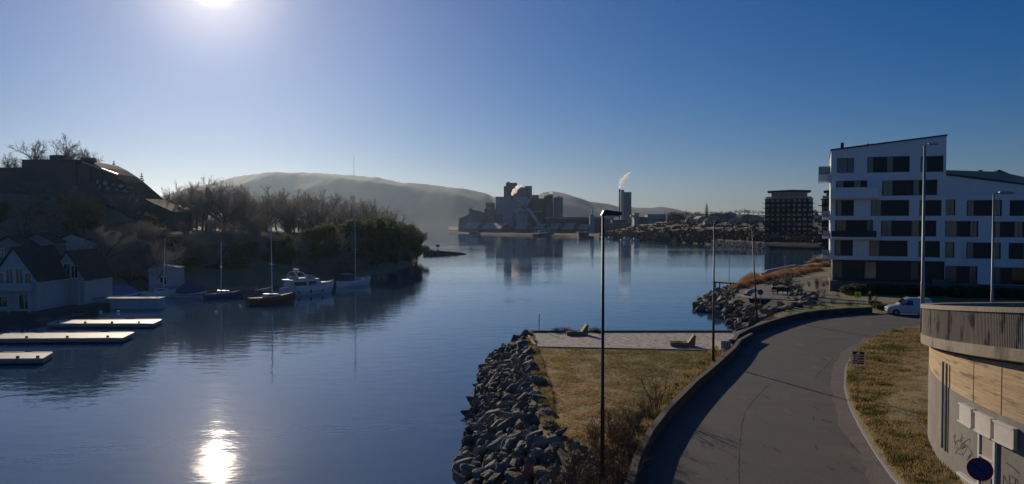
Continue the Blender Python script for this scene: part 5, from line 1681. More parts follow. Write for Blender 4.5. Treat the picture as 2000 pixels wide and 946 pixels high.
# skerry off the point
random.seed(6)
mb = MB(); 
p0 = G(828, 497, 0); p1 = G(911, 497, 0)
n = 26; rws = []
for i in range(n):
    t = i/(n-1); c = p0.lerp(p1, t); w_ = (3.2*(1-t)**0.7+0.3)*(1+0.25*noise.noise(Vector((i*0.7,0,0)))); h = (1.7*(1-t)**0.6+0.15)*(1+0.3*noise.noise(Vector((i*0.9,3,0))))
    rws.append([(c.x, c.y-w_, -0.3),(c.x, c.y-w_*0.5, h*0.7),(c.x, c.y, h),(c.x, c.y+w_*0.6, h*0.6),(c.x, c.y+w_, -0.3)])
for a, b in zip(rws, rws[1:]): mb.ribbon(a, b)
struct(mb.build('skerry', M['rubble'], fix=True), 'low dark rock spit off the wooded point')
p = G(855, 486, 0)
t = thing('navigation_mark', 'small dark navigation mark in the water beyond the rock spit', 'beacon', (p.x, p.y, 0))
MB().cyl((0,0,-0.3),(0,0,1.0),0.15,8).build('post', M['black'], t)
MB().tube([(0,0,0.9),(0,0,1.0),(0,0,1.9),(0,0,2.0)],[0.7,0.9,0.9,0.5],10).build('drum', M['black'], t)

# ------------------------------------------------------------------ houses
def gable_house(name, label, loc, w, dep, eave, apex, rot, wall, roof, over=0.35, group=None, wins=(), cat='house', wtrim=None, chim=()):
    """gable front faces -y in the house's own frame; windows given as (x0,x1,z0,z1) on the front"""
    t = thing(name, label, cat, loc, rot, group)
    e = 0.0
    mb = MB()
    mb.xzprism([(-w/2,0),(w/2,0),(w/2,eave),(0,apex),(-w/2,eave)], 0.0, dep).build('wall', wall, t, fix=True)
    th = 0.16; sl = (apex-eave)/(w/2)
    rfm = MB()
    for s in (-1, 1):
        x0, z0 = 0.0, apex+0.02; x1, z1 = s*(w/2+over), eave-over*sl+0.02
        rfm.xzprism([(x0,z0),(x1,z1),(x1,z1+th),(x0,z0+th)] if s > 0 else [(x1,z1),(x0,z0),(x0,z0+th),(x1,z1+th)], -over, dep+over)
    r_ = rfm.build('roof', roof, t, fix=True)
    for cx, cy in chim:
        zc = apex - abs(cx)*sl
        MB().box(cx-0.35, cx+0.35, cy-0.35, cy+0.35, zc-0.4, apex+1.0).build('chimney', M['plinth'], r_)
    for (a, b, c, d) in wins:
        w_ = MB().box(a, b, -0.05, -0.004, c, d).build('window', M['glass'], t)
        m_ = wtrim or M['whitepaint']
        fr = MB().box(a-0.08,b+0.08,-0.09,-0.052,d,d+0.09).box(a-0.08,b+0.08,-0.09,-0.052,c-0.09,c).box(a-0.08,a,-0.09,-0.052,c,d).box(b,b+0.08,-0.09,-0.052,c,d)
        fr.box((a+b)/2-0.03,(a+b)/2+0.03,-0.085,-0.052,c,d)
        fr.build('frame', m_, w_)
    return t
M['clap'] = mat('white_clapboard', (0.40,0.42,0.44), 0.8, (0.48,0.50,0.52), 0.8, 0.8)
M['clapgrey'] = mat('grey_clapboard', (0.20,0.21,0.24), 0.8, (0.27,0.28,0.31), 0.8, 0.8)
# boathouses at the left edge
h = gable_house('boathouse', 'white gabled boathouse with a balcony at the left edge above the piers', (-64.8, 98.5, 0.9), 5.6, 9, 4.3, 8.3, R(3), M['clap'], M['slate'],
    wins=[(-2.2,-1.3,3.3,5.0),(-1.0,-0.1,3.3,5.6),(0.2,1.1,3.3,5.6),(1.4,2.2,3.3,5.0),(-2.2,-0.9,0.6,2.0),(0.6,1.9,0.3,2.2)])
bal = MB().box(-2.9,2.9,-1.5,-0.1,2.75,2.90).build('balcony', M['clap'], h)
MB().box(-2.85,2.85,-1.48,-1.42,2.91,3.85).build('railing', M['clap'], bal)
for x in (-2.6,0,2.6): MB().box(x-0.1,x+0.1,-1.45,-1.25,-0.9,2.749).build('post', M['clap'], bal)
h = gable_house('boathouse', 'second white gabled boathouse, right of the one with the balcony', (-62.6, 106.5, 0.8), 4.6, 9, 4.0, 7.6, R(5), M['clap'], M['slate'],
    wins=[(-1.4,-0.6,3.9,5.6),(-0.4,0.4,3.9,5.9),(0.6,1.4,3.9,5.6),(-1.6,-0.4,0.4,2.4)])
MB().box(-2.2,2.2,-1.0,-0.1,3.3,3.42).build('balcony', M['clap'], h)
for s in (-1.9,1.9): MB().box(s-0.1,s+0.1,-0.95,-0.75,0.0,3.299).build('post', M['clap'], h)
for px, py, d, w, lab, wl_m in ((15,463,122,4.6,'dim grey house behind the boathouse with the balcony',M['clapgrey']),(72,457,128,5.2,'dim bluish house between the two boathouse roofs',M['clapgrey']),(140,458,134,7.0,'low pale house with two windows behind the second boathouse',M['clap'])):
    x = (px-1000)/F_PX*d; z = lh(x, d)-0.3; top = CAM_Z+(435-py)/F_PX*d
    gable_house('house', lab, (x, d, z), w, 6, max(2.4, top-z-1.4), max(3.6, top-z), R(12), wl_m, M['slate'], group=None, wins=[(-w*0.3,-w*0.12,top-z-3.0,top-z-1.9),(w*0.12,w*0.3,top-z-3.0,top-z-1.9)])
# pale shed behind the sailing boats
x = (316-1000)/F_PX*131
gable_house('shed', 'pale grey shed behind the sailing boat at the quay', (x, 131.5, 0.6), 4.9, 4, 3.9, 4.3, R(10), M['clap'], M['clapgrey'], 0.15, wins=[(-0.6,0.4,1.2,2.4)], cat='shed')
# long low roof on the bank above the houses, glinting
p = on_bank(337, 186); 
gable_house('shed', 'low building with a bright pale roof edge in the gap between the trees', (p[0], p[1], p[2]-1), 6.0, 4.5, CAM_Z+(435-410)/F_PX*186-p[2]+1, CAM_Z+(435-404)/F_PX*186-p[2]+1.2, R(-4), M['clapgrey'], M['pierdeck'], 0.3, cat='shed', wins=[(-1,1,1.2,2.2)])
# thin mast lamp near it
p = on_bank(332, 184)
t = thing('flagpole', 'thin dark pole in the sky gap between the roofs and the grove', 'pole', (p[0], p[1], p[2]))
MB().cyl((0,0,0),(0,0,CAM_Z+(435-374)/F_PX*184-p[2]),0.08,6).build('shaft', M['darkmetal'], t)

# stepped apartment building climbing the hill
sd = 168.0
def SX(px): return (px-1000)/F_PX*sd
def SZ(py): return CAM_Z+(435-py)/F_PX*sd
g0 = lh(SX(180), sd)-2
st = thing('terraced_building', 'dark stepped apartment building with slanted glass strips climbing the left hill', 'building', (SX(180), sd, g0))
ox, oz = SX(180), g0
def sbox(px0, px1, pyt, y0, y1, nm, m, pyb=None):
    return MB().box(SX(px0)-ox, SX(px1)-ox, y0, y1, -3 if pyb is None else SZ(pyb)-oz, SZ(pyt)-oz).build(nm, m, st)
sbox(45, 150, 314, 0, 14, 'wall', M['inddark'])
sbox(-40, 44.8, 327, 1, 14, 'wall', M['inddark'])
rr1 = MB().box(SX(44)-ox, SX(151)-ox, -0.4, 14.2, SZ(314)-oz+0.003, SZ(312.5)-oz).build('roof', M['slate'], st)
for a, b, tpy in ((88,110,302),(150,169,307)):
    MB().box(SX(a)-ox, SX(b)-ox, 2, 4.5, SZ(320)-oz, SZ(tpy)-oz).build('chimney', M['plinth'], st if False else rr1)
# the stepped wing falls towards the right and towards the viewer, with roofs of slanted glass
prof = [(150,313),(176,318),(196,328),(216,341),(234,355),(252,371),(272,388),(296,400),(330,415)]
for i in range(len(prof)-1):
    (a, ya), (b, yb) = prof[i], prof[i+1]
    x0, x1 = SX(a)-ox, SX(b)-ox-0.01
    MB().xzprism([(x0,-6),(x1,-6),(x1,SZ(yb)-oz),(x0,SZ(ya)-oz)], 0.5+i*0.3, 12).build('wall', M['inddark'], st, fix=True)
    MB().xzprism([(x0,SZ(ya)-oz+0.003),(x1,SZ(yb)-oz+0.003),(x1,SZ(yb)-oz+0.16),(x0,SZ(ya)-oz+0.16)], 0.1+i*0.3, 12.2).build('roof', M['slate'], st, fix=True)
M['strip'] = mat('bright_slanted_glazing', (0.42,0.42,0.40), 0.28, spec=0.8)
MB().bar((SX(163)-ox,0.0,SZ(317)-oz),(SX(228)-ox,0.6,SZ(341)-oz),0.5,0.35).build('roof_edge', M['strip'], st)
strips = []
for row, (sx, sy, ex, ey, n_) in enumerate(((194,352,246,372,6),(198,362,254,382,6),(220,384,268,396,5),(240,410,286,418,5))):
    for q in range(n_):
        f = q/(n_-1)
        px = sx+(ex-sx)*f + 4*math.sin(q*2.1); py = sy+(ey-sy)*f*0.55
        strips.append((px, py, 5.5-3.0*f))
for q, (px, py, L) in enumerate(strips):
    dx = L*0.9; dy = L*1.45
    a = Vector((SX(px)-ox, -0.3, SZ(py)-oz)); b = Vector((SX(px+dx)-ox, -1.6, SZ(py+dy)-oz))
    MB().bar(a, b, 0.45, 0.12).build('slanted_glazing', M['strip'], st)
# terrace bodies beneath the glass strips
for i, (a, b, pt_, dd_) in enumerate(((176,262,352,-1.2),(196,284,380,-2.2),(214,300,406,-3.2))):
    MB().xzprism([(SX(a)-ox,-8),(SX(b)-ox,-8),(SX(b)-ox,SZ(pt_+16)-oz),(SX(a)-ox,SZ(pt_)-oz)], dd_+1.0, 0.4).build('terrace', M['inddark'], st, fix=True)

# ------------------------------------------------------------------ quay, breakwater wall and piers
a = G(95, 604, 0); b = G(310, 604, 0)
t = thing('floating_breakwater', 'long pale grey floating breakwater in front of the tarpaulin covered boat', 'breakwater', (a.x, a.y, 0))
for k in range(2):
    x0 = (b.x-a.x)*(0 if k == 0 else 0.552); x1 = (b.x-a.x)*(0.545 if k == 0 else 1.0)
    MB().box(x0, x1, 0, 2.2, -0.3, 1.45).build('section', M['clap'], t)
    MB().box(x0-0.0, x1+0.0, -0.06, 2.26, 1.452, 1.56).build('deck_edge', M['clapgrey'], t)
MB().box(3.6,5.4,0.5,1.2,1.562,1.75).build('hatch', M['pierdeck'], t)
quayp = [(-95,80),(-66.5,88),(-61,95),(-58.5,104),(-58,110),(-62,114),(-95,114)]
mb = MB().prism(quayp, -0.5, 0.94)
struct(mb.build('quay', M['quay'], fix=True), 'low concrete quay under the boathouses')

def pier(label, near_l, near_r, far_r, far_l):
    z = 0.55
    c = [G(*q, z) for q in (near_l, near_r, far_r, far_l)]
    o = c[0]
    t = thing('floating_pier', label, 'pier', (o.x, o.y, 0))
    loc = [(v.x-o.x, v.y-o.y) for v in c]
    MB().prism(loc, 0.12, 0.44).build('float_body', M['clapgrey'], t, fix=True)
    inner = loc
    mb = MB().prism(inner, 0.442, 0.55)
    mb.build('deck', M['pierdeck'], t, fix=True)
    nl, nr, fr_, fl = [Vector((p_[0], p_[1], 0)) for p_ in loc]
    def rail(a_, b_, nm):
        n = max(3, int((b_-a_).length/3.2))
        for i in range(n):
            s, e = a_.lerp(b_, (i+0.06)/n), a_.lerp(b_, (i+0.80)/n)
            d = (b_-a_).normalized(); nn = Vector((d.y,-d.x,0))*0.10
            MB().bar(Vector((s.x,s.y,0.50))+nn, Vector((e.x,e.y,0.50))+nn, 0.16, 0.18).build(nm, M['pierdeck'], t)
    rail(nl, nr, 'edge_beam')
    rail(fr_, fl, 'kerb_beam')
    m0 = nl.lerp(fl, 0.5); m1 = nr.lerp(fr_, 0.5); L = (m1-m0).length
    for f in (0.1,0.35,0.6,0.85):
        c_ = m0.lerp(m1, f); side = (nl-fl).normalized()
        q = c_ + side*((nl-fl).length*0.42)
        MB().box(q.x-0.12,q.x+0.12,q.y-0.06,q.y+0.06,0.552,0.74).build('cleat', M['darkmetal'], t)
    return t
pier('farthest of three pale floating piers at the left edge, below the breakwater', (91,632),(300,632),(317,624),(112,625.5))
pier('middle and longest of three pale floating piers, reaching in from the left edge', (-60,662),(240,660),(263,649),(-60,652))
pier('nearest of three pale floating piers in the lower left water', (-60,701.5),(84,700),(104,688),(-60,689.5))

# ------------------------------------------------------------------ boats
def hull(L, B, H, bow=0.5, sheer=0.25, trans=0.75):
    """hull from stern x=0 to bow x=L, returns MB with waterline at z=0"""
    mb = MB(); N = 14; rws = []
    for i in range(N):
        t = i/(N-1); x = L*t
        hb = B/2*(trans+(1-trans)*math.sin(min(1,t/0.45)*PI/2)) if t < 0.45 else B/2*max(0.02, (1-((t-0.45)/0.55)**2.3))
        zt = H*(1-0.10*math.sin(t*PI)) + sheer*t*t*H*2
        xb = x - bow*t**3*L*0.10
        rws.append([(x,-hb,zt),(x-0.02,-hb*1.0,zt*0.55),(xb,-hb*0.82,0.05),(xb,-hb*0.25,-0.35),(xb,hb*0.25,-0.35),(xb,hb*0.82,0.05),(x-0.02,hb,zt*0.55),(x,hb,zt)])
    for a, b in zip(rws, rws[1:]): mb.ribbon(b, a)
    mb.add(rws[0], [tuple(range(8))[::-1]]); mb.add(rws[-1], [tuple(range(8))])
    deck = MB(); deck.ribbon([r_[0] if False else (r_[0][0], r_[0][1]*0.96, r_[0][2]-0.05) for r_ in rws], [(r_[7][0], r_[7][1]*0.96, r_[7][2]-0.05) for r_ in rws])
    rail = [(r_[0][0], r_[0][1]*0.97, r_[0][2]) for r_ in rws]; rail2 = [(r_[7][0], r_[7][1]*0.97, r_[7][2]) for r_ in rws]
    return mb, deck, rail, rail2
def rails(parent, rail, rail2, i0, h, m):
    mb = MB()
    for R_ in (rail, rail2):
        top = [Vector(p_)+Vector((0,0,h)) for p_ in R_[i0:]]
        mb.tube(top, 0.025, 4, False)
        mb.tube([Vector(p_)+Vector((0,0,h*0.5)) for p_ in R_[i0:]], 0.015, 4, False)
        for p_ in R_[i0::2]: mb.cyl(p_, Vector(p_)+Vector((0,0,h)), 0.02, 4)
    return mb.build('guard_rail', m, parent)
def sailboat(label, base, rz, L, B, H, mast_h, mast_x, hullm, canopy=None, spread=(0.45,0.72), boomc=None, mast_lean=0.0):
    t = thing('sailing_boat', label, 'sailing boat', base, rz)
    hm_, dk, r1, r2 = hull(L, B, H)
    hm_.build('hull', hullm, t, fix=True); dk.build('deck', M['boatdeck'], t)
    cab = MB(); c0, c1 = L*0.32, L*0.70
    zc = H*1.0
    cab.add([(c0,-B*0.28,zc-0.1),(c1,-B*0.16,zc+0.0),(c1,B*0.16,zc),(c0,B*0.28,zc-0.1),(c0+0.1,-B*0.24,zc+0.48),(c1-0.5,-B*0.12,zc+0.34),(c1-0.5,B*0.12,zc+0.34),(c0+0.1,B*0.24,zc+0.48)],
            [(0,3,2,1),(4,5,6,7),(0,1,5,4),(1,2,6,5),(2,3,7,6),(3,0,4,7)])
    cb = cab.build('cabin', M['gel'], t, fix=True)
    for s in (-1,1):
        MB().add([(c0+0.5,s*(B*0.265+0.02),zc+0.12),(c1-0.9,s*(B*0.185+0.03),zc+0.14),(c1-0.9,s*(B*0.17+0.02),zc+0.28),(c0+0.5,s*(B*0.25+0.02),zc+0.32)], [(0,1,2,3)]).build('cabin_window', M['glass'], t)
    mx = L*mast_x
    ms = MB().tube([(mx,0,zc),(mx-mast_lean,0,mast_h)], [0.085,0.06], 8).build('mast', M['whitepaint'], t)
    for f in spread:
        z = mast_h*f; x = mx-mast_lean*f
        MB().bar((x,-B*0.32,z),(x,B*0.32,z),0.06,0.05).build('spreader', M['whitepaint'], ms)
    st_ = MB()
    top = (mx-mast_lean, 0, mast_h-0.1)
    for q in ((L-0.1,0,H*1.4),(0.1,0,H),(mx-0.2,-B*0.42,H),(mx-0.2,B*0.42,H)): st_.tube([top, q], 0.012, 3, False)
    st_.build('rigging', M['galv'], t)
    MB().tube([(mx,0,zc+1.0),(mx-L*0.36,0,zc+0.95)], [0.06,0.05], 6).build('boom', M['galv'], t)
    if boomc:
        MB().tube([(mx-0.1,0,zc+1.35),(mx-L*0.12,0,zc+1.12),(mx-L*0.34,0,zc+1.05)], [0.12,0.20,0.10], 8).build('sail_cover', boomc, t)
    if canopy:
        prof = [(L*0.10,zc-0.05),(L*0.36,zc-0.05),(L*0.33,zc+1.25),(L*0.12,zc+1.15)]
        MB().xzprism(prof, -B*0.33, B*0.33).build('cockpit_canopy', canopy, t, fix=True)
        MB().box(L*0.115, L*0.335, -B*0.34, B*0.34, zc+1.255, zc+1.30).build('canopy_top', M['gel'], t)
    rails(t, r1, r2, 5, 0.55, M['galv'])
    return t
p = G(664, 561, 0)
sailboat('white sailing boat with a grey cockpit canopy moored right of the motor yacht', (p.x, p.y, 0), R(58), 8.6, 2.9, 1.15, 18.0, 0.50, M['gel'], M['inddark'], (0.40,0.66), None, 0.15)
p = G(484, 597, 0)
sailboat('red hulled sailing boat with its mast left of the motor yacht', (p.x, p.y, 0), R(40), 7.6, 2.4, 1.15, 12.2, 0.50, M['red'], None, (0.5,), M['clapgrey'], 0.1)
p = G(398, 585, 0)
sailboat('small dark hulled sailing boat with a slim mast in the shade of the bank', (p.x, p.y, 0), R(32), 6.4, 2.1, 0.9, 9.4, 0.42, M['navy'], None, (0.55,), None, -0.1)
p = G(276, 581, 0)
sailboat('white sailing boat lying behind the end of the breakwater', (p.x, p.y, 0), R(14), 6.6, 2.2, 1.0, 9.9, 0.52, M['gel'], None, (0.55,), M['clap'], -0.35)

# motor yacht
def yacht():
    p = G(556, 579, 0)
    L = 10.4; B = 3.5
    t = thing('motor_yacht', 'white motor yacht with a flybridge and radar arch moored at the left bank', 'motor yacht', (p.x, p.y, 0), R(52))
    hm_, dk, r1, r2 = hull(L, B, 1.35, 0.8, 0.35, 0.9)
    hm_.build('hull', M['gel'], t, fix=True); dk.build('deck', M['boatdeck'], t)
    MB().box(0.3, L*0.92, -B/2-0.03, B/2+0.03, 0.86, 0.92)
    # aft cabin / saloon
    def cabin(nm, prof, hw, m):
        return MB().xzprism(prof, -hw, hw).build(nm, m, t, fix=True)
    cabin('saloon', [(0.7,1.15),(7.4,1.3),(6.6,2.05),(5.9,2.62),(0.9,2.62)], 1.32, M['gel'])
    for s in (-1,1):
        for (a, b) in ((1.0,3.6),(3.9,5.6)):
            MB().box(a, b, s*1.335-0.01, s*1.335+0.01, 1.68, 2.35).build('side_window', M['glass'], t)
        MB().box(7.0,7.9, s*1.05-0.01, s*1.05+0.01, 1.55,1.72)
    MB().add([(7.22,-1.15,1.52),(7.22,1.15,1.52),(6.05,1.12,2.52),(6.05,-1.12,2.52)], [(0,1,2,3)]).build('windscreen', M['glass'], t)
    cabin('foredeck_cabin', [(7.0,1.3),(9.4,1.75),(8.8,1.98),(7.0,1.98)], 0.85, M['gel'])
    cabin('flybridge_deck', [(0.5,2.622),(6.3,2.622),(6.1,2.76),(0.4,2.76)], 1.5, M['gel'])
    cabin('flybridge', [(1.6,2.762),(5.6,2.762),(5.0,3.42),(4.7,3.42),(4.9,2.95),(2.0,2.95),(1.8,3.3),(1.6,3.3)], 1.15, M['clap'])
    MB().add([(5.25,-1.0,3.15),(5.25,1.0,3.15),(4.75,0.95,3.75),(4.75,-0.95,3.75)], [(0,1,2,3)]).build('flybridge_screen', M['glass'], t)
    ar = MB()
    for s in (-1,1): ar.tube([(3.9,s*1.3,2.76),(2.9,s*1.2,3.9),(2.3,s*1.0,4.1)], [0.10,0.09,0.09], 6); ar.tube([(1.2,s*1.25,2.76),(1.7,s*1.15,3.9),(2.3,s*1.0,4.1)], 0.07, 6)
    ar.tube([(2.3,-1.0,4.1),(2.3,1.0,4.1)], 0.10, 6)
    ra = ar.build('radar_arch', M['gel'], t)
    MB().box(2.0,2.6,-0.2,0.2,4.15,4.35).build('radar_base', M['gel'], ra)
    MB().box(2.2,2.4,-0.75,0.75,4.352,4.52).build('radar_antenna', M['gel'], ra)
    MB().tube([(2.3,0.6,4.1),(2.2,0.6,6.4)],[0.02,0.01],4).build('whip_antenna', M['whitepaint'], ra)
    rails(t, r1, r2, 6, 0.65, M['galv'])
    rl_ = MB()
    for s in (-1,1):
        rl_.tube([(0.4,s*1.45,3.45),(2.4,s*1.45,3.45)],0.025,4,False)
        for x in (0.4,1.1,1.8,2.4): rl_.cyl((x,s*1.45,2.76),(x,s*1.45,3.45),0.02,4)
    rl_.build('aft_rail', M['galv'], t)
    for x in (1.5,4.0,6.5): MB().tube([(x,-1.85,0.35),(x,-1.87,0.45),(x,-1.87,0.85),(x,-1.85,0.95)],[0.05,0.13,0.13,0.05],8).build('fender', M['navy'], t)
    return t
yacht()
# covered boats
def covered(label, px, py, L, B, H, rz, m, hullm):
    p = G(px, py, 0)
    t = thing('covered_boat', label, 'boat', (p.x, p.y, 0), rz)
    hm_, dk, r1, r2 = hull(L, B, 0.7)
    hm_.build('hull', hullm, t, fix=True)
    mb = MB(); rws = []
    for i in range(15):
        f = i/14; x = L*f
        hb = B/2*1.02*(0.75+0.25*math.sin(min(1,f/0.45)*PI/2)) if f < 0.45 else B/2*1.02*max(0.06,(1-((f-0.45)/0.55)**2.3))
        zr = 0.75+(H-0.75)*math.sin(PI*min(1,f*0.85+0.12))**0.8*(1+0.06*noise.noise(Vector((i*0.8,px,0))))
        rws.append([(x,-hb,0.42),(x,-hb*0.96,0.75),(x,-hb*0.5,(zr+0.75)/2+0.15),(x,0,zr),(x,hb*0.5,(zr+0.75)/2+0.15),(x,hb*0.96,0.75),(x,hb,0.42)])
    for a, b in zip(rws, rws[1:]): mb.ribbon(b, a)
    mb.add(rws[0], [tuple(range(7))[::-1]]); mb.add(rws[-1], [tuple(range(7))])
    mb.build('tarpaulin', m, t, fix=True)
covered('boat wrapped in a bright blue tarpaulin behind the breakwater', 210, 585, 4.9, 2.2, 2.5, R(16), M['blue'], M['gel'])
covered('boat under a dark blue cover right of the white sailing boat at the quay', 344, 582, 4.8, 2.2, 2.4, R(18), M['navy'], M['gel'])
# mooring buoys
for px, py, lab in ((196,611,'small white mooring buoy between the breakwater and the farthest pier'),(231,611,'second small white buoy below the breakwater'),(60,611,'white buoy close to the boathouse quay'),(470,600,'pale buoy beside the red hulled boat'),(422,611,'white buoy between the small dark boat and the red boat')):
    p = G(px, py, 0)
    o = MB().tube([(0,0,-0.12),(0,0,0.0),(0,0,0.16),(0,0,0.26),(0,0,0.30)],[0.12,0.24,0.24,0.14,0.03],10).build('mooring_buoy', M['whitepaint'], smooth=True)
    o.location = (p.x, p.y, 0); tag(o, lab, 'buoy')
# floating jetty boards beside the yachts
a = G(385, 588, 0.4)
t = thing('mooring_jetty', 'narrow dark jetty along the bank behind the moored yachts', 'jetty', (-60,130,0))
MB().bar((2,0,0.45),(13,10,0.45),1.3,0.25).build('deck', M['brownwood'], t)
for f in (0,0.5,1): MB().cyl((2+11*f,10*f+0.7,-0.5),(2+11*f,10*f+0.7,0.8),0.1,8).build('pile', M['black'], t)
# ------------------------------------------------------------------ far shore: ground
FC = [(876,453.0),(900,454),(940,457),(1000,459.5),(1060,461.5),(1110,463),(1160,465.5),(1200,468),(1250,470.5),(1300,472.5),(1350,475),(1392,478),(1440,482),(1490,485.5),(1600,488),(1700,489),(1900,491),(2300,496)]
def coast_d(px): return CAM_Z*F_PX/(lerp_tab(px, FC)-435)
def ridge_y(px): return lerp_tab(px, [(870,452),(1160,446),(1180,440),(1240,436),(1300,428),(1330,420),(1400,418),(1490,420),(1700,424),(2300,428)])
mb = MB(); cols = []
pxs = list(range(876, 2300, 6))
RW = 16
for px in pxs:
    d0 = coast_d(px); dr = d0*1.0 + (260 if px < 1160 else 330); col = []
    ry = ridge_y(px); zr = CAM_Z+(435-ry)/F_PX*dr
    for r_ in range(RW):
        f = r_/(RW-1)
        if r_ == 0: d, z = d0-1.5, -0.6
        elif r_ == 1: d, z = d0+0.8, 1.3
        else:
            g_ = (r_-1)/(RW-2)
            d = d0 + 0.8 + (dr*1.45-d0)*g_
            if px < 1165: z = 1.4 + 0.6*g_
            else:
                h_ = min(1, (d-d0)/(dr-d0)); k_ = min(1,(px-1165)/90)
                z = 1.4 + k_*max(0, (zr-1.4))*(h_**1.15) + (1-k_)*0.6*g_ + k_*0.6*noise.noise(Vector((px*0.09, d*0.02, 0)))
        col.append(((px-1000)/F_PX*d, d, z))
    cols.append(col)
vs = [v for c in cols for v in c]
fs = [(i*RW+r_, (i+1)*RW+r_, (i+1)*RW+r_+1, i*RW+r_+1) for i in range(len(pxs)-1) for r_ in range(RW-1)]
struct(mb.add(vs, fs).build('far_shore', M['farland'], smooth=True), 'low far shore with the harbour and wooded slopes')
def far_h(px, d):
    d0 = coast_d(px); dr = d0 + (260 if px < 1160 else 330)
    if px < 1165: return 1.6
    zr = CAM_Z+(435-ridge_y(px))/F_PX*dr
    h_ = min(1, max(0,(d-d0)/(dr-d0))); k_ = min(1,(px-1165)/90)
    return 1.4 + k_*max(0, zr-1.4)*(h_**1.15)

def far_on(px, py):
    """depth at which the far slope is seen at height py"""
    d0 = coast_d(px); d = d0+4
    while d < d0+330:
        y = 435-(far_h(px, d)-CAM_Z)/d*F_PX
        if y <= py: return d
        d += 4
    return d
def fx(px, d): return (px-1000)/F_PX*d
def fz(py, d): return CAM_Z+(435-py)/F_PX*d
# quay spit at the tip
a = [(874,451),(905,454)]
p0 = G(876,452.6,0); p1 = G(915,454.6,0)
mb = MB().prism([(p0.x,p0.y),(p1.x,p1.y-6),(p1.x+30,p1.y+10),(p0.x+5,p0.y+30)], -0.5, 2.6)
struct(mb.build('quay', M['rubble'], fix=True), 'dark quay tip at the end of the factory land')

def block(name, label, parts, d, cat, group=None, base=1.5, roofs=None):
    """parts: list of (part name, px0, px1, py top, py bottom or None, depth0, depth1, material)"""
    cx = fx(sum(p_[1]+p_[2] for p_ in parts)/2/len(parts), d)
    t = thing(name, label, cat, (cx, d, base), 0, group)
    for nm, a, b, yt, yb, e0, e1, m in parts:
        z1 = fz(yt, d+e0)-base; z0 = (fz(yb, d+e0)-base) if yb else -0.4
        MB().box(fx(a, d+e0)-cx, fx(b, d+e0)-cx, e0, e1, z0, z1).build(nm, m, t)
    t['cx'] = cx
    return t
W, Gy, Dk, Br, Rf = M['indwhite'], M['indgrey'], M['inddark'], M['indbrown'], M['shedroof']

# end building of the factory with the sloping conveyor roof
d = 905.0
t = thing('factory_end_building', 'grey end building at the quay tip with a sloped gallery and small tower', 'building', (fx(918,d), d, 1.5))
cx = fx(918,d)
def pr(nm, pts, y0, y1, m, t_, d_=None, cx_=None, base=1.5):
    d_ = d_ or d; cx_ = cx if cx_ is None else cx_
    return MB().xzprism([(fx(px,d_)-cx_, fz(py,d_)-base) for px, py in pts], y0, y1).build(nm, m, t_, fix=True)
pr('gallery', [(896,452),(896,429),(915,420.5),(921,420.5),(921,452)], 0, 14, Gy, t)
pr('gallery_roof', [(895.5,428.9),(915,420.2),(915,418.8),(895.5,427.4)], -0.5, 14.5, Rf, t)
pr('tower', [(915.2,420.4),(915.2,408.5),(921.5,406),(921.5,420.4)], 2, 12, M['pierdeck'], t)
pr('tower_mast', [(921,406),(922,403.5),(922.6,403.5),(922.6,406)], 5, 6, Gy, t)
pr('hall', [(921.2,452),(921.2,409),(930,411),(946,415),(946,452)], -2, 22, Gy, t)
pr('base_terrace', [(896,453),(896,440.5),(915,440.5),(915,453)], -8, -0.3, W, t)
for q in range(5):
    pr('window', [(898+q*3.4,446.5),(900.2+q*3.4,446.5),(900.2+q*3.4,443),(898+q*3.4,443)], -8.3, -8.02, M['glass'], t)
# storage halls with pitched roofs along the quay
def shed(label, px0, px1, py_e, py_r, d_, dep, m=Dk, skew=0.35):
    cx_ = fx((px0+px1)/2, d_)
    t_ = thing('quay_shed', label, 'shed', (cx_, d_+10, 1.5), R(42), 'pitched roof sheds along the factory quay')
    W_ = fx(px1,d_)-fx(px0,d_); x0, x1 = -W_*0.27, W_*0.27; dep = W_*0.86; ze, zr = fz(py_e,d_)-1.5, fz(py_r,d_)-1.5
    xm = 0.0
    MB().xzprism([(x0,-0.4),(x1,-0.4),(x1,ze),(xm,zr),(x0,ze)], -dep/2, dep/2).build('wall', m, t_, fix=True)
    sh = -dep*skew
    rf_ = MB()
    rf_.xzprism([(x0-0.6,ze+0.02),(xm,zr+0.02),(xm,zr+0.5),(x0-0.6,ze+0.5)], -dep/2-0.6, dep/2+0.6)
    rf_.xzprism([(xm,zr+0.02),(x1+0.6,ze+0.02),(x1+0.6,ze+0.5),(xm,zr+0.5)], -dep/2-0.6, dep/2+0.6)
    r_ = rf_.build('roof', Rf, t_, fix=True)
    MB().box(-1.8,1.8,-dep/2-0.12,-dep/2-0.01,-0.3,3.2).build('door', M['inddark'] if m is not Dk else M['panel'], t_)
    for q in range(3):
        MB().cyl((xm-0.6,dep*(0.3-0.3*q),zr-0.2),(xm-0.6,dep*(0.3-0.3*q),zr+1.4),0.4,6).build('roof_vent', M['indgrey'], r_)
    return t_
shed('leftmost low quay shed, right of the factory end building', 903, 948, 447, 435, 868, 20, Gy)
shed('wide quay shed with a long pale roof in front of the white factory block', 938, 1004, 448, 436.5, 845, 26)
shed('quay shed in front of the foot of the conveyor', 1005, 1040, 448, 437, 835, 24)
shed('narrow quay shed right behind the ship loader', 1046, 1072, 448, 438, 832, 22)
shed('quay shed with a pale roof right of the ship loader', 1074, 1100, 448, 437.5, 826, 22)
shed('dark quay shed with a wide gable left of the grey silo', 1101, 1130, 449, 436, 820, 24)
shed('rightmost pitched shed of the factory quay', 1131, 1160, 449, 438, 812, 24)
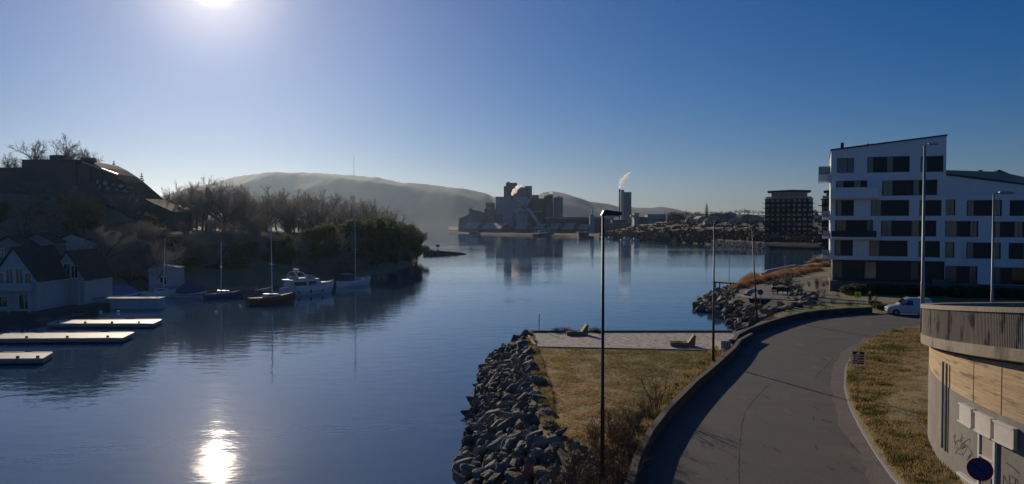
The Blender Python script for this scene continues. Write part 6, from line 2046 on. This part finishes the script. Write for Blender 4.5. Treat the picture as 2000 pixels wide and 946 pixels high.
# main white block
d = 905.0
t = block('factory_block', 'large white main block of the factory with a dark window strip', [('wall',968,1031,385.5,None,0,34,W),('annex',946,968,408,None,4,30,Br),('roof_parapet',967.5,1031.5,384.5,385.4,-0.4,34.4,Gy),('window_strip',1009,1030,401,408,-0.15,-0.02,M['glass']),
   ('loading_bay',1002,1008,417,445,-0.2,-0.02,Dk),('lean_to',968,982,418,None,-8,-0.3,Gy),('pipe_rack',1012,1030,414,417,-1.2,-0.2,Gy)], d, 'building')
block('factory_tower', 'dark twin topped tower block rising behind the white factory block', [('wall',988,1010,357.5,None,0,22,Dk),('lower_shaft',984,988,364,None,1,18,Dk),('penthouse',990,996,355.8,357.4,4,9,Gy)], 960.0, 'building')
block('factory_block', 'grey factory block with the first steam plume, right of the tower block', [('wall',1003,1039,364.5,None,0,26,Gy),('cornice',1002.5,1039.5,363.6,364.4,-0.4,26.4,Dk),('rib',1018,1019,365,400,-0.5,-0.02,Dk),('rib',1030,1031,365,400,-0.5,-0.02,Dk)], 942.0, 'building')
block('factory_block', 'low brown factory house at the left of the white block', [('wall',949,966,398,None,0,20,Br),('roof',948.5,966.5,396.6,397.9,-0.5,20.5,Rf),('window',953,957,404,409,-0.15,-0.02,M['glass']),('window',959,963,404,409,-0.15,-0.02,M['glass'])], 890.0, 'building')
block('factory_block', 'dark mid height factory hall behind the conveyor', [('wall',1039,1064,388,None,0,26,Dk),('upper_wall',1040,1052,381,387.9,3,20,Gy),('canopy',1036,1060,412,415,-8,-0.3,W),('opening',1042,1060,418,440,-0.2,-0.02,M['panel'])], 925.0, 'building')
t = thing('silo_block', 'pair of grey silos at the right of the factory hall', 'silo', (fx(1081,915), 915, 1.5)); cx = fx(1081,915)
for a, b, yt in ((1063,1081,383),(1081.5,1100,386)):
    r_ = (fx(b,915)-fx(a,915))/2; c_ = (fx(b,915)+fx(a,915))/2-cx; z = fz(yt,915)-1.5
    s_ = MB().tube([(c_,r_,-0.4),(c_,r_,z)], r_, 20).build('silo', Dk if a < 1080 else Gy, t, smooth=False)
    MB().tube([(c_,r_,z+0.01),(c_,r_,z+1.6)], [r_*0.7,r_*0.2], 16).build('silo_roof', Gy, s_)
MB().box(fx(1070,915)-cx, fx(1080,915)-cx, 3, 8, fz(383,915)-1.4, fz(379.5,915)-1.5).build('head_house', W, t)
# conveyor gantry in a Y shape
d = 880.0
t = thing('conveyor_gantry', 'long pale conveyor tube running in a Y from the factory blocks down to the quay', 'conveyor', (fx(1027,d), d, 1.5)); cx = fx(1027,d)
def cp_(px, py, dd): return Vector((fx(px,dd)-cx, dd-d, fz(py,dd)-1.5))
knot = cp_(1026.5,402,872)
MB().bar(cp_(1003,384,902), knot, 2.2, 2.4).build('upper_arm', W, t)
MB().bar(cp_(1039,385,920), knot, 2.0, 2.2).build('upper_arm', W, t)
MB().bar(knot, cp_(1063,452.5,838), 2.6, 2.6).build('main_tube', W, t)
MB().bar(cp_(1022,400,870), cp_(1031,406,868), 3.6, 5.0).build('junction_house', Gy, t)
for f in (0.35, 0.62, 0.85):
    q = knot.lerp(cp_(1063,452.5,838), f)
    for s in (-3.5, 3.5): MB().bar((q.x+s, q.y, -0.3), (q.x, q.y, q.z-1.0), 0.5).build('trestle_leg', Gy, t)
q = knot
for s in (-4, 4): MB().bar((q.x+s, q.y, -0.3), (q.x, q.y, q.z-1.2), 0.6).build('trestle_leg', Gy, t)
# ship loader / crane
d = 822.0
t = thing('ship_loader', 'pale lattice ship loader on the quay at the foot of the conveyor', 'crane', (fx(1073,d), d, 1.5)); cx = fx(1073,d)
fr = MB()
for px in (1062,1070,1078,1085):
    fr.bar(cp_(px,461,d)*1.0+Vector((0,0,0)), Vector((fx(px+1,d)-cx, 0, fz(445,d)-1.5)), 0.55)
fr2 = MB()
for a, b in (((1058,455),(1088,452)),((1062,448),(1086,445)),((1062,458),(1070,445)),((1070,458),(1078,445)),((1078,458),(1085,445))):
    fr2.bar((fx(a[0],d)-cx,0,fz(a[1],d)-1.5),(fx(b[0],d)-cx,0,fz(b[1],d)-1.5),0.5)
fr.build('frame', W, t); fr2.build('lattice', W, t)
MB().bar((fx(1084,d)-cx,0,fz(456,d)-1.5),(fx(1087,d)-cx,0,fz(436,d)-1.5),0.7).build('boom', W, t)
MB().box(fx(1071,d)-cx,fx(1077,d)-cx,-2,2,fz(453,d)-1.5,fz(448,d)-1.5).build('cab', Gy, t)
# moored workboat below
def small_boat(label, px, py, L, m, rz=0.0, group='small boats moored at the far quay'):
    p = G(px, py, 0)
    t_ = thing('moored_boat', label, 'boat', (p.x, p.y, 0), rz, group)
    h_, dk, a_, b_ = hull(L, L*0.3, L*0.11)
    h_.build('hull', m, t_, fix=True); dk.build('deck', M['boatdeck'], t_)
    MB().xzprism([(L*0.25,L*0.09),(L*0.68,L*0.10),(L*0.58,L*0.27),(L*0.28,L*0.27)], -L*0.1, L*0.1).build('cabin', M['gel'], t_, fix=True)
    MB().xzprism([(L*0.30,L*0.18),(L*0.58,L*0.18),(L*0.555,L*0.25),(L*0.31,L*0.25)], -L*0.103, L*0.103).build('cabin_window', M['glass'], t_, fix=True)
    return t_
small_boat('long dark workboat lying under the ship loader', 1040, 461.4, 20, Dk, group=None)
small_boat('white boat beside the boat shed at the far quay', 1168, 467.0, 9, M['gel'])
small_boat('white boat left of the tall lamp head on the far shore', 1182, 468.0, 8, M['gel'])
small_boat('white cabin boat below the white factory cubes', 1212, 469.5, 9, M['gel'])
small_boat('small white boat near the brown slope of the far shore', 1232, 470.5, 7, M['gel'])
# boat shed standing in the water
d = coast_d(1139)-8
block('boat_shed', 'dark shed on piles over the water at the far quay', [('wall',1130,1150,455,None,0,10,Dk),('roof',1128.5,1151.5,453.4,454.9,-0.6,10.6,Gy),('door',1136,1143,458,None,-0.2,-0.02,M['panel'])], d, 'shed', base=0.6)
# long low hall with the pale roof edge
block('long_hall', 'long low dark hall with a thin pale roof edge right of the silos', [('wall',1066,1198,427.5,None,2,30,Dk),('roof_edge',1064,1200,425.4,427.4,0,31,M['pierdeck']),('roof',1064,1200,424.2,425.3,0.5,31,Gy),('gate',1130,1150,431,None,1.8,1.98,M['panel']),('gate',1105,1122,433,None,1.8,1.98,M['panel'])], 880.0, 'building')
block('silo_tower', 'slim grey tower with a white chimney standing before the long hall', [('wall',1152,1161,421,None,0,6,W),('top_box',1153,1160,419.8,420.9,1,5,Gy),('chimney',1155.6,1158.4,405.5,419.7,2,3.6,M['whitepaint'])], 790.0, 'tower')
block('low_office', 'low dark terraced building under the lamp head on the far shore', [('wall',1182,1232,437,None,0,16,Dk),('roof',1181,1233,435.8,436.9,-0.5,16.5,Gy),('upper_wall',1195,1225,430,435.7,3,14,Dk),('window',1186,1226,440,443,-0.15,-0.02,M['glass'])], 850.0, 'building')
# tall right hand chimney block
d = 1010.0
block('concrete_tower', 'tall windowless grey block beside the slim chimney with the second steam plume', [('wall',1219,1233,375.5,None,0,16,Gy),('stair_shaft',1212.6,1218.9,372,None,1,14,W),('cap',1213.6,1217.4,370.9,371.9,3,10,Gy)], d, 'tower')
t = thing('chimney_stack', 'slim pale chimney with the second steam plume, left of the tall grey block', 'chimney', (fx(1210,d-3), d-3, 1.5))
MB().tube([(0,0,-0.4),(0,0,fz(374,d-3)-1.5)], [1.35,1.1], 14).build('shaft', M['pierdeck'], t)
MB().tube([(0,0,fz(374,d-3)-1.49),(0,0,fz(370,d-3)-1.5)], [1.15,1.15], 14).build('flue_top', Dk, t)
# pale cubes
block('office_cube', 'small pale upright cube house left of the wide pale factory hall', [('wall',1238.5,1248,417,None,0,10,M['pierdeck']),('side_annex',1232,1238,420,424,2,8,W),('roof',1238,1248.5,416.2,416.9,-0.3,10.3,Gy),('window',1240.5,1243,422,425,-0.15,-0.02,M['glass']),('window',1244,1246.5,422,425,-0.15,-0.02,M['glass'])], 800.0, 'building', base=6)
block('pale_hall', 'wide pale hall with a flat roof above the far road', [('wall',1265,1300,420,None,0,18,W),('roof',1264.5,1300.5,418.8,419.9,-0.4,18.4,Gy),('window_band',1267,1298,428,430.5,-0.15,-0.02,M['glass']),('low_wing',1249,1264.5,424,None,2,14,Br)], 800.0, 'building', base=6)
# pale road and path edges on the far slope
for a, b, yy, dd, lab in ((1232,1302,436.5,770,'upper pale road edge on the far slope'),(1236,1300,440.5,720,'middle pale road edge on the far slope'),(1330,1490,448,600,'long pale path across the far slope')):
    pts_a = []; pts_b = []
    for i in range(24):
        px = a+(b-a)*i/23; z = far_h(px, dd)+0.55
        dd = far_on(px, yy); z = far_h(px, dd)+0.5
        pts_a.append((fx(px,dd),dd,z)); pts_b.append((fx(px,dd+7),dd+7,far_h(px,dd+7)+0.6))
    struct(MB().ribbon(pts_a, pts_b).build('far_road', M['kerb']), lab)

# houses on the far slope
random.seed(31)
hs = [(1216,440,760,8,'white'),(1325,428,760,9,'grey'),(1349,432,740,8,'white'),(1371,431,720,7,'grey'),(1396,429,700,11,'white'),(1417,432,690,9,'grey'),(1436,434,660,9,'white'),(1452,433,660,8,'grey'),(1404,424,760,16,'brown'),(1425,422,770,14,'grey'),(1462,427,700,16,'brown'),(1476,431,640,10,'white'),(1590,427,640,14,'white'),(1384,437,650,6,'grey')]
ordi = ['first','second','third','fourth','fifth','sixth','seventh']
names_h = {0:'small white house alone below the low dark terraced building',1:'grey house right of the wide pale hall',2:'white gabled house left of the tall far conifer',3:'grey house under the tall far conifer',4:'white gabled house right of the far conifer',5:'grey gabled house above the path on the far slope',6:'white house lying lowest on the far slope',7:'small grey house left of the dark waterfront tower',8:'long brown house on the skyline right of the conifer',9:'long grey house on the far skyline',10:'long brown house beside the dark waterfront tower',11:'white house against the left side of the waterfront tower',12:'white house between the two dark towers',13:'little grey hut below the conifer on the far slope'}
for k, (px, py, dd, w_, c_) in enumerate(hs):
    dd = far_on(px, py+2); z = far_h(px, dd)-0.5
    mm = {'white':M['clap'],'grey':M['clapgrey'],'brown':Br}[c_]
    gable_house('far_house', names_h[k], (fx(px,dd), dd, z), w_, 9, 3.0, 5.2 if w_ < 12 else 4.6, R(random.uniform(-35,35)), mm, M['slate'] if k % 3 else Rf, 0.4, group=None,
                wins=[(-w_*0.32,-w_*0.15,1.8,3.3),(w_*0.12,w_*0.30,1.8,3.3)])
# far trees
random.seed(12)
far_bare = Kinds([make_tree('bare_tree', *tree_parts(500+k, 10.0, 1.2, 0.26, 6, 0.22, 0.4), M['bark'], M['brush'], 'bare tree', '') for k in range(3)])
def far_tree(kind, px, top, dd, label, group, w=1.0):
    z = far_h(px, dd)
    H = fz(top, dd)-z
    kind.put(int(px), (fx(px,dd), dd, z), px, (H/10*w,H/10*w,H/10), label, group)
far_tree(conif, 1380, 397, 690, 'tall dark conifer on the skyline of the far shore', None, 1.05)
for px, top, dd in [(1336,413,740),(1344,412,760),(1352,411,735),(1360,412,750),(1368,413,745),(1388,412,760),(1410,411,730),(1418,411,745),(1427,409,720),(1436,408,735),(1446,407,715),(1454,405,720),(1463,407,730),(1472,408,720),(1481,409,715),(1489,410,720),(1399,412,740),(1326,415,750),(1316,417,760),(1308,419,760)]:
    far_tree(far_bare, px, top, dd, 'bare tree on the skyline of the far shore', 'bare trees on the far skyline', 1.1)
random.seed(71)
for k in range(34):
    px = random.uniform(1306, 1492)
    far_tree(far_bare, px, random.uniform(409,417), random.uniform(700,790), 'bare tree on the skyline of the far shore', 'bare trees on the far skyline', random.uniform(1.0,1.6))
for px, top, dd in [(1305,424,720),(1312,426,700),(1320,428,690),(1316,430,670),(1580,404,620),(1590,406,640)]:
    far_tree(green, px, top, dd, 'dark evergreen right of the wide pale hall' if px < 1500 else 'dark evergreen behind the dark waterfront tower', 'evergreens by the pale hall' if px < 1500 else 'evergreens behind the waterfront tower', 1.2)
# far wood as one mass: brown scrub along the far shore
random.seed(99)
mb = MB()
for _ in range(8000):
    px = random.uniform(1175, 1600); d0 = coast_d(px); f = random.random()**1.3
    if px > 1390 and f < 0.12: continue
    dd = d0+0.5+f*240
    den = noise.noise(Vector((px*0.05, dd*0.03, 2)))
    if den < -0.05 and f > 0.30: continue
    z = far_h(px, dd); h = random.uniform(1.2,2.6)*(1.0 if f < 0.35 else 0.6)
    if f < 0.05: z -= 1.0
    if f > 0.35 and random.random() < 0.65: continue
    x = fx(px, dd)
    for q in range(3):
        a = random.uniform(0,6.28); s = random.uniform(0.5,1.3); 
        c = Vector((x+random.gauss(0,1.0), dd+random.gauss(0,1.0), z+h*random.uniform(0.2,0.7)))
        e1 = Vector((math.cos(a), math.sin(a), random.gauss(0,.4)))*s; e2 = Vector((random.gauss(0,.3), random.gauss(0,.3), 1))*s*0.8
        mb.add([c-e1, c-e2, c+e1, c+e2*1.3], [(0,1,2,3)])
o = mb.build('scrub', mat('brown_far_scrub', (0.095,0.058,0.040), 0.95, (0.17,0.112,0.08), 0.05, 0.8))
tag(o, 'brown leafless scrub covering the far shore slope', 'scrub', kind='stuff')
# pale riprap breakwater before the dark tower
random.seed(15); mb = MB()
for _ in range(520):
    px = random.uniform(1388, 1500); f = random.random(); y0 = lerp_tab(px, FC)
    ytop = lerp_tab(px, [(1388,471),(1420,471.5),(1500,476)]); y = y0+(ytop-y0)*f + random.uniform(-.4,.4)
    d_ = coast_d(px)
    z = 0.0+f*2.4
    s = random.uniform(0.8,1.9)
    me = random.choice(BM); mt = Matrix.Translation((fx(px,d_+f*6-3), d_+f*6-3, z)) @ Euler((random.uniform(-.6,.6),random.uniform(-.6,.6),random.uniform(0,6.28))).to_matrix().to_4x4() @ Matrix.Diagonal((s*1.2,s,s*0.8,1))
    if _ % 1 == 0:
        mb.add([mt @ v.co for v in me.vertices][:], [tuple(p.vertices) for p in me.polygons])
o = mb.build('riprap', M['rock_far'])
tag(o, 'pale stone riprap along the water before the dark waterfront tower', 'rocks', kind='stuff')
# quay and ramp in front of the towers
p0 = G(1492,487,0)
mb = MB().box(fx(1494,425), fx(1625,425), 398, 480, -0.5, 2.35)
struct(mb.build('quay', M['quay']), 'concrete quay under the dark waterfront tower')

# dark waterfront apartment towers
def apt_tower(label, px0, px1, d_, floors, ytop, ybase, ybody, m, pent=True):
    x0, x1 = fx(px0,d_), fx(px1,d_); cx_ = (x0+x1)/2; w_ = x1-x0
    base = 2.3 if d_ > 300 else LZ
    t_ = thing('apartment_tower', label, 'building', (cx_, d_, base), -math.atan2(x0, d_)-R(1.0))
    ztop = fz(ybody,d_)-base; dep = w_*0.8
    body = MB().prism([(-w_/2,0.0),(w_*0.08,-2.2),(w_/2,0.3),(w_/2,dep),(-w_/2,dep)], -0.4, ztop).build('wall', m, t_, fix=True)
    fh = ztop/floors
    random.seed(int(px0))
    def fy(x):   # facade depth at x
        return -2.2*(x+w_/2)/(w_*0.58) if x < w_*0.08 else -2.2+2.5*(x-w_*0.08)/(w_*0.42)
    for k in range(floors):
        z = k*fh
        MB().add([(-w_/2-0.5,-0.5,z+fh-0.3),(w_*0.08,-2.75,z+fh-0.3),(w_/2+0.5,-0.25,z+fh-0.3),(w_/2+0.5,3,z+fh-0.3),(-w_/2-0.5,3,z+fh-0.3),
                  (-w_/2-0.5,-0.5,z+fh-0.05),(w_*0.08,-2.75,z+fh-0.05),(w_/2+0.5,-0.25,z+fh-0.05),(w_/2+0.5,3,z+fh-0.05),(-w_/2-0.5,3,z+fh-0.05)],
                 [(0,1,6,5),(1,2,7,6),(2,3,8,7),(3,4,9,8),(4,0,5,9),(5,6,7,8,9),(4,3,2,1,0)]).build('floor_band', M['tower'] if k < floors-1 else M['slabedge'], t_)
        n_ = 9
        for q in range(n_):
            f = (q+0.5)/n_; x = -w_/2+w_*f; ww = w_/n_*0.30*random.uniform(0.6,1.3)
            y = fy(x)-0.06
            MB().add([(x-ww,fy(x-ww)-0.05,z+0.7),(x+ww,fy(x+ww)-0.05,z+0.7),(x+ww,fy(x+ww)-0.05,z+fh-0.5),(x-ww,fy(x-ww)-0.05,z+fh-0.5)], [(0,1,2,3)]).build('window', random.choice([M['paleglass'],M['glass'],M['glass']]) if k < floors-2 else random.choice([M['paleglass'],M['glass']]), t_)
        if k > 0:
            for s in (-1,1):
                MB().box(s*(w_/2)+(0 if s>0 else -1.3), s*(w_/2)+(1.3 if s>0 else 0), 1.0, 5.0, z-0.12, z+0.08).build('balcony', M['slabedge'], t_)
                xo = s*(w_/2+1.26)
                MB().box(xo-0.03,xo+0.03,1.05,4.95,z+0.085,z+1.0).build('balcony_railing', M['glass'], t_)
    if pent:
        zp = ztop; ztp = fz(ytop,d_)-base
        MB().box(-w_*0.36,w_*0.38,1.5,dep-1,zp+0.002,ztp-0.9).build('penthouse', M['glass'], t_)
        for q in range(8):
            x = -w_*0.36+w_*0.74*q/7
            MB().box(x-0.12,x+0.12,1.35,1.49,zp+0.002,ztp-0.9).build('penthouse_column', m, t_)
        MB().xzprism([(-w_*0.45,ztp-0.85),(w_*0.46,ztp-0.85),(w_*0.46,ztp-0.1),(w_*0.05,ztp+0.25),(-w_*0.45,ztp-0.25)], -0.6, dep).build('roof', m, t_, fix=True)
        MB().box(-w_*0.48,w_*0.48,-0.2,-0.14,zp+0.05,zp+1.0).build('terrace_railing', M['paleglass'], t_)
    return t_
apt_tower('dark blue waterfront apartment tower with a flat overhanging roof, standing free on the far quay', 1496, 1584, 424.0, 9, 372, 470, 388, M['tower'])
apt_tower('dark brown balconied tower partly hidden behind the white apartment block', 1607, 1668, 262.0, 8, 371, 500, 388, M['towerbrown'])
block('kiosk', 'small white hut on the quay left of the dark waterfront tower', [('wall',1485.5,1491,463,None,0,3,M['whitepaint']),('roof',1485,1491.5,462.2,462.9,-0.2,3.2,Gy),('door',1487.5,1489.3,465.5,None,-0.1,-0.02,M['glass'])], 436.0, 'hut', base=2.0)

# radio mast on the mountain
d = 3600.0
t = thing('radio_mast', 'very thin tall radio mast on the mountain ridge', 'mast', (fx(692,d), d, fz(345,d)-5))
MB().tube([(0,0,0),(0,0,fz(306,d)-fz(345,d)+5)], [1.3,0.9], 6).build('shaft', Gy, t)

# ------------------------------------------------------------------ steam
def steam(label, puffs, d_, dens, seed):
    random.seed(seed)
    import bmesh
    mb = MB()
    base = P(puffs[0][0], puffs[0][1], d_)
    bm = bmesh.new()
    for px, py, r_ in puffs:
        c = P(px, py, d_) - base; rr_ = r_/F_PX*d_
        for q in range(4):
            off = Vector((random.gauss(0,.38), random.gauss(0,.38), random.gauss(0,.38)))*rr_
            ret = bmesh.ops.create_icosphere(bm, subdivisions=3, radius=rr_*random.uniform(0.55,0.95))
            for v in ret['verts']:
                v.co = v.co*(1+0.5*noise.noise(v.co*(1.3/rr_)+Vector((seed,q,0)))) + c + off
    me = bpy.data.meshes.new('steam_plume'); bm.to_mesh(me); bm.free()
    o = bpy.data.objects.new('steam_plume', me); COL.objects.link(o); o.location = base
    rm = o.modifiers.new('remesh', 'REMESH'); rm.mode = 'VOXEL'; rm.voxel_size = 0.6
    m = bpy.data.materials.new('white_steam'); m.use_nodes = True
    n_, l_ = m.node_tree.nodes, m.node_tree.links; n_.clear()
    out = n_.new('ShaderNodeOutputMaterial'); v = n_.new('ShaderNodeVolumePrincipled')
    v.inputs['Color'].default_value = (0.97,0.96,0.94,1); v.inputs['Density'].default_value = dens; v.inputs['Anisotropy'].default_value = 0.72
    l_.new(v.outputs[0], out.inputs['Volume'])
    me.materials.append(m)
    return tag(o, label, 'steam')
steam('white steam drifting right from the chimney in front of the grey factory block', [(1000.5,381,2.2),(1001.5,377.5,3.2),(1003.5,373.5,3.8),(1006.5,370,3.8),(1010.5,367,3.2),(1015,365.5,2.6),(1019.5,365,2.1),(1023.5,365.5,1.5)], 895.0, 0.5, 4)
steam('tall white steam plume rising from the slim chimney', [(1209.5,368,1.5),(1211,363.5,2.4),(1213,359,3.4),(1215.5,354.5,4.0),(1218.5,350,4.0),(1221.5,345.5,3.6),(1225,341.5,3.2),(1228.5,338.5,2.4),(1231.5,338,1.5)], 1007.0, 0.4, 9)
steam('small wisp of steam over the grey silos', [(1071,379.5,1.2),(1074,378.5,1.6),(1077,376.8,1.7),(1079.5,377.5,1.2)], 905.0, 0.2, 2)
t = thing('stub_chimney', 'short dark chimney under the steam on the white factory block', 'chimney', (fx(1000,895), 899.0, 1.5))
MB().tube([(0,0,fz(392,899)-1.5),(0,0,fz(382.5,899)-1.5)], 1.5, 12).build('shaft', Dk, t)
